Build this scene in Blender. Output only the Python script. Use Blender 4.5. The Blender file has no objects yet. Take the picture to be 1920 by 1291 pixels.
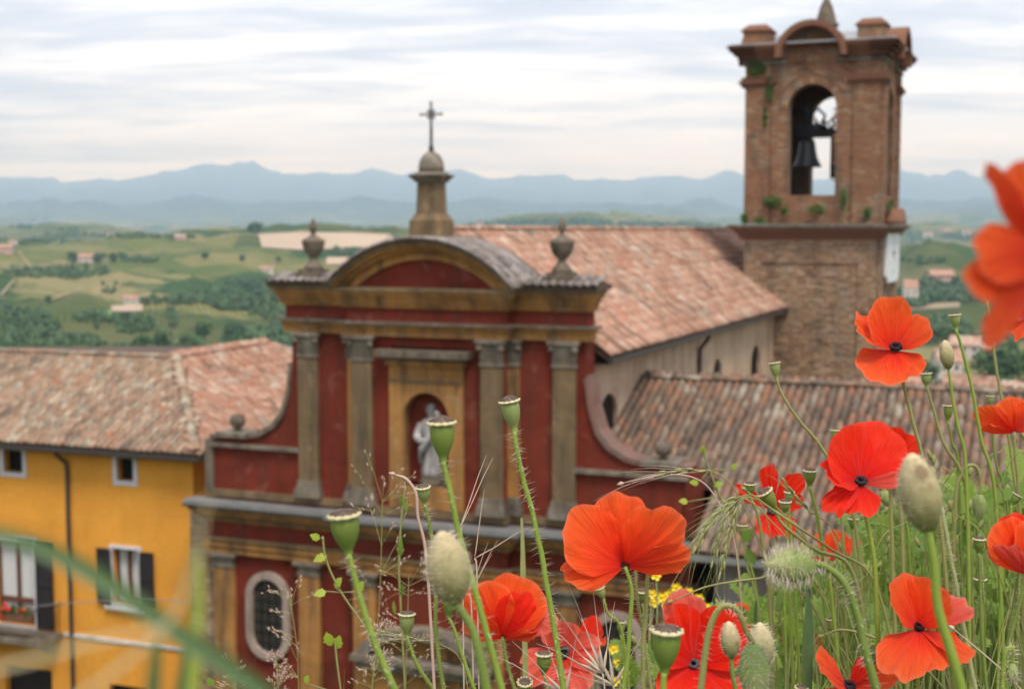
import bpy, bmesh, math, random
import numpy as np
from mathutils import Vector, Matrix, noise as mnoise
random.seed(7)
R = math.radians
# ------------------------------------------------------------------ camera, sky, sun, exposure
EYE = 15.0                       # eye height above the church square
FPX = 2510.0                     # focal length in pixels of the 1920 px wide photograph
TILT = R(4.9)
sc = bpy.context.scene
col = sc.collection
cam_d = bpy.data.cameras.new('camera'); cam = bpy.data.objects.new('camera', cam_d); col.objects.link(cam)
cam_d.sensor_width = 36.0; cam_d.lens = FPX / 1920 * 36
cam_d.clip_start = 0.02; cam_d.clip_end = 80000
cam.location = (0, 0, EYE); cam.rotation_euler = (R(90) - TILT, 0, 0)
cam_d.dof.use_dof = True; cam_d.dof.focus_distance = 0.72; cam_d.dof.aperture_fstop = 18.0
sc.camera = cam

SUN_EL, SUN_AZ = R(60), R(160)    # azimuth clockwise from +Y (the view direction)
sunv = Vector((math.sin(SUN_AZ) * math.cos(SUN_EL), math.cos(SUN_AZ) * math.cos(SUN_EL), math.sin(SUN_EL)))
sl = bpy.data.lights.new('sun', 'SUN'); sl.energy = 1.5; sl.angle = R(18); sl.color = (1, .955, .88)
so = bpy.data.objects.new('sun', sl); col.objects.link(so)
so.rotation_euler = (-sunv).to_track_quat('-Z', 'Y').to_euler(); so.location = (0, -5, 60)

w = bpy.data.worlds.new('World'); sc.world = w; w.use_nodes = True
nt = w.node_tree; N = nt.nodes; LK = nt.links; N.clear()
def wn(t, **k):
    n = N.new(t)
    for a, b in k.items(): setattr(n, a, b)
    return n
out = wn('ShaderNodeOutputWorld'); mixs = wn('ShaderNodeMixShader'); b1 = wn('ShaderNodeBackground'); b2 = wn('ShaderNodeBackground')
sky = wn('ShaderNodeTexSky'); sky.sky_type = 'NISHITA'; sky.sun_disc = False; sky.sun_elevation = SUN_EL; sky.sun_rotation = SUN_AZ
LK.new(sky.outputs[0], b1.inputs[0]); b1.inputs[1].default_value = 0.10
tc = wn('ShaderNodeTexCoord'); sep = wn('ShaderNodeSeparateXYZ'); LK.new(tc.outputs['Generated'], sep.inputs[0])
def wmath(op, a, b=None):
    n = wn('ShaderNodeMath'); n.operation = op
    for i, v in enumerate((a, b)):
        if v is None: continue
        if isinstance(v, (int, float)): n.inputs[i].default_value = v
        else: LK.new(v, n.inputs[i])
    return n.outputs[0]
zz = wmath('ADD', wmath('MAXIMUM', sep.outputs[2], 0.0), 0.075)     # a cloud deck, seen in perspective
comb = wn('ShaderNodeCombineXYZ')
LK.new(wmath('DIVIDE', sep.outputs[0], zz), comb.inputs[0]); LK.new(wmath('DIVIDE', sep.outputs[1], zz), comb.inputs[1])
def cloudnoise(scale, detail, rough, dist, sx, off):
    mp = wn('ShaderNodeMapping'); mp.inputs['Scale'].default_value = (sx, 1, 1); mp.inputs['Location'].default_value = off
    LK.new(comb.outputs[0], mp.inputs[0])
    n = wn('ShaderNodeTexNoise'); n.inputs['Scale'].default_value = scale; n.inputs['Detail'].default_value = detail
    n.inputs['Roughness'].default_value = rough; n.inputs['Distortion'].default_value = dist
    LK.new(mp.outputs[0], n.inputs['Vector']); return n.outputs[0]
c1 = cloudnoise(.85, 8, .60, .9, .42, (3.1, 1.7, 0)); c2 = cloudnoise(3.0, 7, .6, .8, .5, (7.7, 4.2, 2))
cn = wmath('ADD', wmath('MULTIPLY', c1, .66), wmath('MULTIPLY', c2, .34))
thick = wn('ShaderNodeMapRange'); LK.new(sep.outputs[2], thick.inputs[0])          # the deck is thin and bright towards the horizon
for i_, v_ in ((1, .04), (2, .15), (3, .13), (4, -.005)): thick.inputs[i_].default_value = v_
cn = wmath('ADD', cn, thick.outputs[0])
rp = wn('ShaderNodeValToRGB'); LK.new(cn, rp.inputs[0])
e = rp.color_ramp.elements
e[0].position = .40; e[0].color = (.37, .42, .55, 1); e[1].position = .68; e[1].color = (.96, .99, 1.06, 1)
x = e.new(.49); x.color = (.51, .56, .68, 1); x = e.new(.57); x.color = (.755, .80, .885, 1)
LK.new(rp.outputs[0], b2.inputs[0]); b2.inputs[1].default_value = 0.80
cov = wn('ShaderNodeMapRange'); cov.inputs[1].default_value = .30; cov.inputs[2].default_value = .46; cov.inputs[3].default_value = .93; cov.inputs[4].default_value = 1.0
LK.new(cn, cov.inputs[0]); LK.new(cov.outputs[0], mixs.inputs[0])
LK.new(b1.outputs[0], mixs.inputs[1]); LK.new(b2.outputs[0], mixs.inputs[2]); LK.new(mixs.outputs[0], out.inputs[0])
vs = sc.view_settings; vs.view_transform = 'Standard'; vs.look = 'None'; vs.exposure = 1.12; vs.gamma = 1; vs.use_curve_mapping = False
sc.cycles.use_denoising = True
try: sc.cycles.denoiser = 'OPENIMAGEDENOISE'
except Exception: pass
sc.cycles.max_bounces = 8; sc.cycles.transparent_max_bounces = 8; sc.cycles.volume_bounces = 8
sc.cycles.transmission_bounces = 4; sc.cycles.caustics_reflective = False; sc.cycles.caustics_refractive = False
sc.cycles.sample_clamp_indirect = 6

# ------------------------------------------------------------------ sight lines: where a thing seen in the photograph stands, given its distance
CF = Vector((0, math.cos(TILT), -math.sin(TILT))); CU = Vector((0, math.sin(TILT), math.cos(TILT))); CR = Vector((1, 0, 0))
CAM = Vector((0, 0, EYE))
def ray(px, py): return CF + CR * ((px - 960) / FPX) - CU * ((py - 645.5) / FPX)
def P(px, py, d): return CAM + ray(px, py) * d            # d = distance along the view axis
def atY(px, py, Y): r = ray(px, py); return CAM + r * (Y / r.y)
def proj(p):
    v = Vector(p) - CAM; z = v.dot(CF)
    if z < .01: return (-9999, -9999)
    return (960 + FPX * v.dot(CR) / z, 645.5 - FPX * v.dot(CU) / z)
A_CH = R(22.5)
EX = Vector((math.cos(A_CH), -math.sin(A_CH), 0)); EY_ = Vector((math.sin(A_CH), math.cos(A_CH), 0))
OCH = Vector((-1.9196, 32.1072, 0))                        # middle of the church front, on the square

# ------------------------------------------------------------------ mesh and object helpers
def tag(o, label=None, cat=None, group=None, kind=None):
    if label: o['label'] = label
    if cat: o['category'] = cat
    if group: o['group'] = group
    if kind: o['kind'] = kind
    return o
def empty(name, loc=(0, 0, 0), rz=0.0):
    o = bpy.data.objects.new(name, None); col.objects.link(o)
    o.location = loc; o.rotation_euler = (0, 0, rz); o.empty_display_size = .2
    return o
class MB:
    def __init__(s): s.v = []; s.f = []; s.c = []; s.t = None; s.uv = []
    def add(s, vs, fs, c=None):
        b = len(s.v)
        if s.t is not None: vs = [s.t @ Vector(q) for q in vs]
        s.v.extend([tuple(q) for q in vs]); s.f.extend([tuple(i + b for i in f) for f in fs])
        s.c.extend([random.random() if c is None else c] * len(fs)); return s
    def box(s, x0, x1, y0, y1, z0, z1, c=None):
        return s.add([(x0,y0,z0),(x1,y0,z0),(x1,y1,z0),(x0,y1,z0),(x0,y0,z1),(x1,y0,z1),(x1,y1,z1),(x0,y1,z1)],
            [(0,3,2,1),(4,5,6,7),(0,1,5,4),(1,2,6,5),(2,3,7,6),(3,0,4,7)], c)
    def prism(s, pts, y0, y1, c=None):
        """outline in x,z (counter-clockwise seen from -y), run from y0 to y1"""
        n = len(pts); vs = [(p[0], y0, p[1]) for p in pts] + [(p[0], y1, p[1]) for p in pts]
        fs = [tuple(range(n)), tuple(range(2*n-1, n-1, -1))] + [(i, i+n, (i+1) % n + n, (i+1) % n) for i in range(n)]
        return s.add(vs, fs, c)
    def prismx(s, pts, x0, x1, c=None):
        """outline in y,z run along x"""
        n = len(pts); vs = [(x0, p[0], p[1]) for p in pts] + [(x1, p[0], p[1]) for p in pts]
        fs = [tuple(range(n))[::-1], tuple(range(n, 2*n))] + [(i, (i+1) % n, (i+1) % n + n, i+n) for i in range(n)]
        return s.add(vs, fs, c)
    def ring(s, outer, inner, y0, y1, c=None, closed=True):
        """frame between two outlines (x,z) of equal length"""
        n = len(outer); vs = [(p[0],y0,p[1]) for p in outer] + [(p[0],y0,p[1]) for p in inner] + [(p[0],y1,p[1]) for p in outer] + [(p[0],y1,p[1]) for p in inner]
        fs = []
        for i in range(n if closed else n - 1):
            j = (i+1) % n
            fs += [(i, j, j+n, i+n), (i+2*n, i+3*n, j+3*n, j+2*n), (i, i+2*n, j+2*n, j), (i+n, j+n, j+3*n, i+3*n)]
        if not closed: fs += [(0, n, 3*n, 2*n), (n-1, 3*n-1, 4*n-1, 2*n-1)]
        return s.add(vs, fs, c)
    def lathe(s, prof, cx=0, cy=0, cz=0, seg=16, c=None, sq=False, rot=0.0):
        vs = []; fs = []; n = len(prof)
        for k in range(seg):
            a = 2*math.pi*k/seg + rot
            for r, z in prof: vs.append((cx + r*math.cos(a), cy + r*math.sin(a), cz + z))
        for k in range(seg):
            m = (k+1) % seg
            for i in range(n-1): fs.append((k*n+i, m*n+i, m*n+i+1, k*n+i+1))
        fs.append(tuple(k*n for k in range(seg))[::-1]); fs.append(tuple(k*n+n-1 for k in range(seg)))
        return s.add(vs, fs, c)
    def tube(s, path, rad, seg=6, c=None):
        path = [Vector(p) for p in path]; n = len(path)
        rad = rad if isinstance(rad, (list, tuple)) else [rad]*n
        vs = []; fs = []; up = Vector((.123, .31, .94)); prev = None
        for i, p in enumerate(path):
            t = (path[min(i+1, n-1)] - path[max(i-1, 0)])
            t = t.normalized() if t.length > 1e-9 else Vector((0, 0, 1))
            a = (up if prev is None else prev); a = a - t*a.dot(t)
            if a.length < 1e-4: a = t.orthogonal()
            a.normalize(); prev = a; b = t.cross(a)
            for k in range(seg):
                q = 2*math.pi*k/seg; vs.append(p + (a*math.cos(q) + b*math.sin(q))*rad[i])
        for i in range(n-1):
            for k in range(seg):
                m = (k+1) % seg; fs.append((i*seg+k, i*seg+m, (i+1)*seg+m, (i+1)*seg+k))
        fs.append(tuple(range(seg))[::-1]); fs.append(tuple((n-1)*seg+k for k in range(seg)))
        return s.add(vs, fs, c)
    def build(s, name, mat, parent=None, smooth=False, kind=None, loc=None, bevel=0, uv=False):
        me = bpy.data.meshes.new(name); me.from_pydata(s.v, [], s.f); me.update()
        if s.c:
            at = me.attributes.new('rnd', 'FLOAT', 'FACE'); at.data.foreach_set('value', np.array(s.c, dtype=np.float32))
        if smooth: me.polygons.foreach_set('use_smooth', [True]*len(me.polygons))
        me.materials.append(M[mat] if isinstance(mat, str) else mat)
        o = bpy.data.objects.new(name, me); col.objects.link(o)
        if parent: o.parent = parent
        if loc: o.location = loc
        if kind: o['kind'] = kind
        if bevel:
            b = o.modifiers.new('bevel', 'BEVEL'); b.width = bevel; b.segments = 2; b.limit_method = 'ANGLE'
        return o
def arch_pts(cx, z0, zs, hw, n=14, rz=None):
    """door-shaped outline: sill z0, springing zs, half width hw"""
    rz = hw if rz is None else rz
    return [(cx-hw, z0), (cx+hw, z0)] + [(cx + hw*math.cos(math.pi*i/n), zs + rz*math.sin(math.pi*i/n)) for i in range(n+1)]
def spline(pts, n=8):
    """Catmull-Rom through the points"""
    pts = [Vector(p) for p in pts]
    if len(pts) < 3: return [pts[0].lerp(pts[-1], i/n) for i in range(n+1)]
    q = [pts[0]*2-pts[1]] + pts + [pts[-1]*2-pts[-2]]; r = []
    for i in range(1, len(q)-2):
        p0, p1, p2, p3 = q[i-1:i+3]
        for k in range(n):
            t = k/n; r.append(.5*((2*p1) + (p2-p0)*t + (2*p0-5*p1+4*p2-p3)*t*t + (3*p1-p0-3*p2+p3)*t**3))
    return r + [pts[-1]]

# ------------------------------------------------------------------ materials
M = {}
class NT:
    def __init__(s, name):
        s.m = bpy.data.materials.new(name); s.m.use_nodes = True; s.n = s.m.node_tree.nodes; s.l = s.m.node_tree.links
        s.b = s.n['Principled BSDF']; s.o = s.n['Material Output']; M[name] = s.m
    def new(s, t, **k):
        n = s.n.new(t)
        for a, b in k.items(): setattr(n, a, b)
        return n
    def link(s, a, b): s.l.new(a, b)
    def coord(s, kind='Object', scale=(1, 1, 1), rot=(0, 0, 0)):
        t = s.new('ShaderNodeTexCoord'); m = s.new('ShaderNodeMapping'); m.inputs['Scale'].default_value = scale; m.inputs['Rotation'].default_value = rot
        s.link(t.outputs[kind], m.inputs[0]); return m.outputs[0]
    def noise(s, v, scale, detail=4, rough=.55, dist=0):
        n = s.new('ShaderNodeTexNoise'); n.inputs['Scale'].default_value = scale; n.inputs['Detail'].default_value = detail
        n.inputs['Roughness'].default_value = rough; n.inputs['Distortion'].default_value = dist
        if v is not None: s.link(v, n.inputs['Vector'])
        return n.outputs[0]
    def ramp(s, f, stops, interp='LINEAR'):
        n = s.new('ShaderNodeValToRGB'); n.color_ramp.interpolation = interp; el = n.color_ramp.elements
        while len(el) > 1: el.remove(el[-1])
        el[0].position = stops[0][0]; el[0].color = (*stops[0][1], 1)
        for p, c in stops[1:]: x = el.new(p); x.color = (*c, 1)
        s.link(f, n.inputs[0]); return n.outputs[0]
    def mix(s, f, a, b, mode='MIX'):
        n = s.new('ShaderNodeMix', data_type='RGBA', blend_type=mode)
        for sock, v in ((n.inputs[0], f), (n.inputs[6], a), (n.inputs[7], b)):
            if isinstance(v, (int, float)): sock.default_value = v
            elif isinstance(v, tuple): sock.default_value = (*v, 1)
            else: s.link(v, sock)
        return n.outputs[2]
    def math(s, op, a, b=0.0):
        n = s.new('ShaderNodeMath', operation=op)
        for i, v in enumerate((a, b)):
            if isinstance(v, (int, float)): n.inputs[i].default_value = v
            else: s.link(v, n.inputs[i])
        return n.outputs[0]
    def bump(s, h, strength=.4, dist=.02):
        n = s.new('ShaderNodeBump'); n.inputs['Strength'].default_value = strength; n.inputs['Distance'].default_value = dist
        s.link(h, n.inputs['Height']); s.link(n.outputs[0], s.b.inputs['Normal'])
    def base(s, c, rough=.85, spec=.3):
        if isinstance(c, tuple): s.b.inputs['Base Color'].default_value = (*c, 1)
        else: s.link(c, s.b.inputs['Base Color'])
        s.b.inputs['Roughness'].default_value = rough; s.b.inputs['Specular IOR Level'].default_value = spec
        return s
    def attr(s, name='rnd'):
        n = s.new('ShaderNodeAttribute', attribute_name=name); return n.outputs['Fac']
    def objrnd(s): return s.new('ShaderNodeObjectInfo').outputs['Random']
def plaster(name, c, dirt, worn=None, amount=.5, scale=1.0, bump=.25, rough=.9, blotch=.7):
    """painted render: patchy paint, dirt washed down in streaks, small bare spots"""
    t = NT(name); v = t.coord('Object', (scale,)*3); vs_ = t.coord('Object', (2.6*scale, 2.6*scale, .32*scale))
    big = t.noise(v, .9, 5, .6, .3); st = t.noise(vs_, 1.0, 6, .62, .2); fine = t.noise(v, 14, 4, .6)
    k = .82
    base = t.mix(big, tuple(q*k for q in c), tuple(min(1, q*1.14) for q in c))
    f = t.ramp(st, [(.42, (0, 0, 0)), (.70, (min(1, amount*1.25),)*3)])
    base = t.mix(f, base, dirt)
    if worn:
        g = t.ramp(t.noise(v, 1.7, 8, .72, .8), [(.56, (0, 0, 0)), (.70, (.7,)*3)])
        base = t.mix(g, base, worn)
    base = t.mix(.16, base, t.ramp(fine, [(.3, (.25, .25, .25)), (.7, (1, 1, 1))]), 'MULTIPLY')
    blot = t.ramp(t.noise(v, .55, 7, .68, 1.0), [(.36, (.62, .60, .60)), (.52, (1, 1, 1)), (.68, (1.22, 1.18, 1.15))]); base = t.mix(blotch, base, blot, 'MULTIPLY')
    t.base(base, rough, .2); t.bump(t.math('ADD', t.math('MULTIPLY', fine, .5), big), bump, .02)
    return t
plaster('red_render', (.215, .034, .018), (.095, .036, .022), (.30, .11, .075), .6)
plaster('ochre_render', (.47, .225, .066), (.14, .085, .045), (.46, .31, .17), .85)
plaster('brown_stone', (.235, .155, .082), (.10, .074, .048), (.36, .26, .15), .7)
plaster('grey_stone', (.26, .215, .16), (.10, .085, .068), (.40, .37, .32), .8, 1.6)
plaster('dark_stone', (.20, .155, .112), (.08, .065, .05), (.34, .30, .26), .8, 2.0)
plaster('pale_pink_stone', (.47, .36, .30), (.20, .15, .12), None, .6)
plaster('statue_stone', (.52, .48, .46), (.17, .15, .14), None, .75, 3)
plaster('nave_render', (.62, .45, .31), (.42, .27, .18), (.48, .26, .16), .6, .8, blotch=.5)
plaster('yellow_paint', (.90, .385, .055), (.76, .31, .045), (.90, .45, .09), .35, .6, .12, blotch=.22)
plaster('white_trim', (.74, .71, .72), (.5, .46, .44), None, .4, 2, .1)
plaster('grey_wall', (.33, .28, .255), (.19, .155, .14), (.44, .38, .35), .7, .8)
plaster('far_wall', (.70, .61, .54), (.50, .42, .36), None, .4, .3)
plaster('far_wall_pink', (.62, .42, .34), (.45, .3, .25), None, .4, .3)
def simple(name, c, rough=.6, spec=.4, metal=0.0, var=.25, scale=8):
    t = NT(name); v = t.coord('Object'); n = t.noise(v, scale, 4)
    t.base(t.mix(n, tuple(q*(1-var) for q in c), tuple(min(1, q*(1+var)) for q in c)), rough, spec); t.b.inputs['Metallic'].default_value = metal
    return t
simple('lead_sheet', (.36, .35, .345), .45, .5, .55, .35, 3)
simple('gutter_metal', (.075, .062, .058), .5, .4, .3)
simple('dark_wood', (.028, .022, .022), .7, .3)
simple('window_wood', (.14, .055, .03), .6, .3)
simple('iron', (.035, .032, .032), .5, .5, .6)
simple('bronze', (.10, .098, .092), .5, .5, .6)
simple('roof_board', (.11, .075, .055), .9, .2)
simple('teal_paint', (.012, .125, .115), .5, .4)
simple('clock_enamel', (.80, .80, .79), .4, .4, 0, .04)
simple('clock_mark', (.03, .03, .035), .5, .3)
simple('geranium_red', (.75, .04, .03), .6, .3)
simple('curtain', (.62, .62, .60), .9, .1, 0, .12, 12)
simple('brick_dark', (.21, .10, .062), .9, .2)
simple('wire', (.25, .24, .24), .5, .4)
t = NT('dark_glass'); t.base((.012, .011, .011), .55, .2)
t = NT('leaded_glass'); v = t.coord('Object', (1, 1, 1)); ck = t.new('ShaderNodeTexChecker'); ck.inputs['Scale'].default_value = 9
t.link(v, ck.inputs['Vector']); t.base(t.mix(t.noise(v, 7, 3), (.022, .02, .018), (.075, .065, .055)), .3, .5)

TILES_PINK = [(.0, (.20, .115, .08)), (.16, (.36, .185, .12)), (.34, (.48, .28, .195)), (.5, (.42, .20, .125)), (.62, (.56, .375, .275)), (.76, (.40, .15, .08)), (.88, (.60, .46, .355)), (1, (.28, .22, .17))]
TILES_BROWN = [(.0, (.085, .06, .046)), (.2, (.155, .105, .076)), (.36, (.23, .12, .075)), (.5, (.135, .10, .076)), (.62, (.28, .205, .145)), (.74, (.28, .115, .062)), (.86, (.20, .15, .115)), (1, (.36, .295, .22))]
TILES_HOUSE = [(.0, (.15, .105, .075)), (.18, (.27, .17, .11)), (.36, (.40, .255, .17)), (.52, (.31, .165, .095)), (.66, (.45, .33, .225)), (.78, (.23, .18, .13)), (.9, (.50, .42, .30)), (1, (.38, .15, .075))]
TILES_GREY = [(.0, (.13, .11, .10)), (.3, (.24, .20, .18)), (.6, (.34, .30, .28)), (.8, (.20, .15, .13)), (1, (.42, .38, .36))]
def tilemat(name, stops, mode):
    t = NT(name); v = t.coord('Object'); f = t.attr() if mode == 'attr' else t.objrnd()
    t2 = t.new('ShaderNodeNewGeometry'); big = t.noise(t2.outputs['Position'], .55, 4, .6)
    f = t.math('ADD', t.math('MULTIPLY', f, .82), t.math('MULTIPLY', t.math('SUBTRACT', big, .5), 1.1)); f = t.math('ADD', f, .09)
    base = t.ramp(f, stops); fine = t.noise(t2.outputs['Position'], 17, 4, .65)
    lich = t.noise(t2.outputs['Position'], 1.15, 6, .7, .5)
    base = t.mix(t.ramp(lich, [(.52, (0, 0, 0)), (.68, (.62,)*3)]), base, (.145, .12, .09)); base = t.mix(t.ramp(fine, [(.46, (0, 0, 0)), (.72, (.65,)*3)]), base, (.17, .145, .105))
    t.base(base, .9, .2); t.bump(fine, .35, .01)
for nm, st in (('pink', TILES_PINK), ('brown', TILES_BROWN), ('house', TILES_HOUSE), ('grey', TILES_GREY)):
    tilemat('tile_'+nm+'_joined', st, 'attr'); tilemat('tile_'+nm, st, 'obj')
def brickmat(name, stops, fleck):
    t = NT(name); g = t.new('ShaderNodeNewGeometry'); big = t.noise(t.coord('Object'), .5, 5, .6, .4)
    f = t.math('ADD', t.math('MULTIPLY', t.attr(), .5), t.math('SUBTRACT', t.math('MULTIPLY', big, 1.3), .38)); fine = t.noise(t.coord('Object'), 13, 4, .65)
    base = t.mix(t.ramp(fine, [(.52, (0, 0, 0)), (.75, (.6,)*3)]), t.ramp(f, stops), fleck)
    base = t.mix(t.ramp(t.noise(t.coord('Object'), .9, 7, .7, .8), [(.53, (0, 0, 0)), (.68, (.62,)*3)]), base, (.30, .25, .19)); base = t.mix(t.ramp(t.noise(t.coord('Object', (2.2, 2.2, .4)), .8, 6, .65), [(.50, (0, 0, 0)), (.70, (.6,)*3)]), base, (.10, .075, .055))
    t.base(base, .92, .15); t.bump(fine, .45, .015)
brickmat('belfry_brick', [(.1, (.12, .07, .045)), (.3, (.255, .125, .07)), (.5, (.34, .17, .095)), (.68, (.26, .135, .082)), (.8, (.42, .27, .16)), (.95, (.18, .125, .085))], (.19, .15, .11))
brickmat('tower_stone', [(.1, (.10, .066, .044)), (.28, (.26, .165, .098)), (.45, (.42, .28, .17)), (.6, (.28, .165, .098)), (.75, (.50, .37, .25)), (.9, (.36, .17, .10)), (1, (.16, .12, .09))], (.13, .105, .078))
plaster('mortar', (.26, .18, .125), (.15, .105, .075), None, .6, 1.5, .5)
def leafmat(name, c1, c2, trans=.25):
    t = NT(name); f = t.attr(); c = t.mix(f, c1, c2); t.base(c, .55, .35)
    tr = t.new('ShaderNodeBsdfTranslucent'); mx = t.new('ShaderNodeMixShader'); mx.inputs[0].default_value = trans
    t.link(t.mix(.5, c, (.35, .5, .05)), tr.inputs[0]); t.link(t.b.outputs[0], mx.inputs[1]); t.link(tr.outputs[0], mx.inputs[2]); t.link(mx.outputs[0], t.o.inputs[0]); return t
leafmat('leaf_dark', (.03, .07, .018), (.085, .15, .04)); leafmat('leaf_far', (.032, .072, .022), (.09, .15, .045), .1)
plaster('worn_coping', (.235, .125, .095), (.17, .13, .105), (.34, .27, .23), .9, 1.2)
# ------------------------------------------------------------------ the ground, from the flower bank to the mountains
RINGS = {   # metres from here : elevation read as photograph rows, along the view directions (columns)
 220:  [(-1500, 880), (560, 880), (1500, 850), (1700, 800), (3400, 800)],
 400:  [(-1500, 780), (560, 790), (1400, 800), (1700, 742), (1800, 745), (1920, 715), (3400, 720)],
 650:  [(-1500, 662), (560, 664), (1400, 680), (1700, 652), (1920, 628), (3400, 650)],
 800:  [(-1500, 606), (0, 602), (300, 610), (560, 618), (1400, 600), (1700, 602), (1800, 590), (1920, 580), (3400, 600)],
 950:  [(-1500, 556), (0, 552), (300, 562), (560, 572), (1400, 540), (1700, 548), (1800, 538), (1920, 545), (3400, 550)],
 1100: [(-1500, 510), (0, 512), (300, 516), (560, 530), (1400, 500), (1690, 490), (1745, 478), (1850, 490), (1920, 512), (3400, 500)],
 1250: [(-1500, 474), (0, 480), (300, 474), (560, 488), (900, 480), (1400, 475), (1690, 474), (1745, 460), (1850, 470), (1920, 500), (3400, 490)],
 1500: [(-1500, 452), (0, 461), (200, 449), (300, 446), (480, 439), (560, 435), (750, 438), (900, 450), (1400, 460), (1700, 480), (3400, 470)],
 1900: [(-1500, 460), (300, 458), (560, 450), (1400, 465), (1700, 484), (3400, 475)],
 2600: [(-1500, 455), (300, 456), (900, 456), (1400, 460), (1700, 466), (3400, 460)],
 3700: [(-1500, 430), (0, 426), (80, 413), (170, 428), (300, 442), (560, 452), (840, 428), (960, 409), (1120, 410), (1250, 419), (1400, 427), (1700, 434), (1920, 438), (3400, 430)],
 4600: [(-1500, 440), (0, 440), (560, 450), (960, 428), (1400, 436), (1920, 440), (3400, 440)],
 6000: [(-1500, 434), (560, 442), (1400, 430), (1700, 428), (1920, 426), (3400, 434)],
 9500: [(-1500, 405), (560, 416), (1000, 408), (1400, 410), (1700, 402), (1920, 400), (3400, 405)],
 13000: [(-1500, 380), (0, 387), (100, 380), (250, 377), (400, 368), (480, 378), (560, 381), (700, 374), (900, 384), (1200, 386), (1330, 378), (1400, 390), (1690, 372), (1800, 380), (1920, 371), (3400, 380)],
 16500:[(-1500, 388), (1920, 386), (3400, 390)],
 19500:[(-1500, 352), (500, 350), (1200, 356), (1920, 348), (3400, 352)],
 23000:[(-1500, 326), (-300, 320), (0, 333), (90, 327), (150, 330), (220, 325), (300, 322), (350, 315), (388, 306), (430, 316), (478, 305), (520, 313), (570, 324), (640, 329), (700, 319), (760, 322), (870, 317), (960, 321), (1040, 320), (1130, 328), (1240, 333), (1290, 337), (1335, 327), (1400, 335), (1690, 327), (1740, 321), (1785, 309), (1830, 320), (1920, 322), (2200, 312), (3400, 325)],
 24600:[(-1500, 345), (3400, 345)],
}
RK = sorted(RINGS); RLOG = np.log(np.array(RK, float))
def el_to_slope(y):
    y = np.asarray(y, float); yy = (y - 645.5)/FPX
    return (-math.sin(TILT) - yy*math.cos(TILT)) / (math.cos(TILT) - yy*math.sin(TILT))
def far_height(X, Y):
    """height (world z) of the land at X, Y for |.|>150 m"""
    r = np.maximum(np.hypot(X, Y), 1.0)
    az = np.arctan2(X, np.maximum(np.abs(Y), 1e-6)); az = np.clip(az, R(-44), R(44)); px = 960 + FPX*np.tan(az)
    tab = np.stack([np.interp(px, [p for p, _ in RINGS[k]], [q for _, q in RINGS[k]]) for k in RK])
    lr = np.clip(np.log(r), RLOG[0], RLOG[-1]); i = np.clip(np.searchsorted(RLOG, lr) - 1, 0, len(RK)-2)
    t = (lr - RLOG[i])/(RLOG[i+1] - RLOG[i]); t = t*t*(3-2*t)*.6 + t*.4
    j = np.arange(tab.shape[1]); y = tab[i, j]*(1-t) + tab[i+1, j]*t
    return EYE + el_to_slope(y)*r*np.cos(az)
def near_height(x, y):
    crest = EYE - .66 + max(-.10, min(.16, .13*x))
    if y < 1.75: return crest - .02*max(0, y)
    s = y - 1.75
    return max(0.0, crest - .035 - .82*s) if s < 40 else 0.0
def fbm(x, y, sc_):
    return mnoise.fractal(Vector((x/sc_, y/sc_, 3.7)), .6, 2.1, 6)
def relief(r): return float(np.interp(r, [150, 600, 1000, 1400, 3000, 5000, 9000, 13000, 23000, 30000], [.3, 6, 14, 11, 18, 28, 55, 75, 135, 60]))
def land(x, y):
    r = math.hypot(x, y)
    if r < 95: return near_height(x, y)
    hf = float(far_height(np.array([x]), np.array([y]))[0]); k = min(1, (r-95)/140); k = k*k*(3-2*k)
    hf += fbm(x, y, 150 + r*.055) * min(1, r/400) * relief(r)
    return near_height(x, y)*(1-k) + hf*k
from mathutils.bvhtree import BVHTree
def land_hit(px, py):
    """first ground point along a sight line"""
    d = ray(px, py).normalized(); hit = BVH.ray_cast(CAM + d*200, d)
    return hit[0]
t = NT('countryside')
geo = t.new('ShaderNodeNewGeometry'); pos = geo.outputs['Position']
def pmap(scale, rot=0.0):
    m = t.new('ShaderNodeMapping'); m.inputs['Scale'].default_value = (scale, scale, 0); m.inputs['Rotation'].default_value = (0, 0, rot); t.link(pos, m.inputs[0]); return m.outputs[0]
warp = t.new('ShaderNodeVectorMath', operation='ADD'); wnz = t.new('ShaderNodeTexNoise'); wnz.inputs['Scale'].default_value = 1.3; t.link(pmap(1/160), wnz.inputs['Vector'])
t.link(pmap(1/62, .5), warp.inputs[0]); ws = t.new('ShaderNodeVectorMath', operation='SCALE'); ws.inputs['Scale'].default_value = .55; t.link(wnz.outputs['Color'], ws.inputs[0]); t.link(ws.outputs[0], warp.inputs[1])
vor = t.new('ShaderNodeTexVoronoi'); vor.inputs['Scale'].default_value = 1.0; t.link(warp.outputs[0], vor.inputs['Vector'])
sepc = t.new('ShaderNodeSeparateColor'); t.link(vor.outputs['Color'], sepc.inputs[0])
fields = t.ramp(sepc.outputs[0], [(0, (.115, .138, .042)), (.16, (.195, .182, .075)), (.30, (.10, .13, .04)), (.42, (.25, .215, .11)), (.54, (.135, .155, .05)), (.66, (.085, .118, .034)), (.76, (.18, .175, .066)), (.86, (.31, .24, .145)), (.93, (.14, .15, .05)), (1, (.225, .20, .092))])
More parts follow.
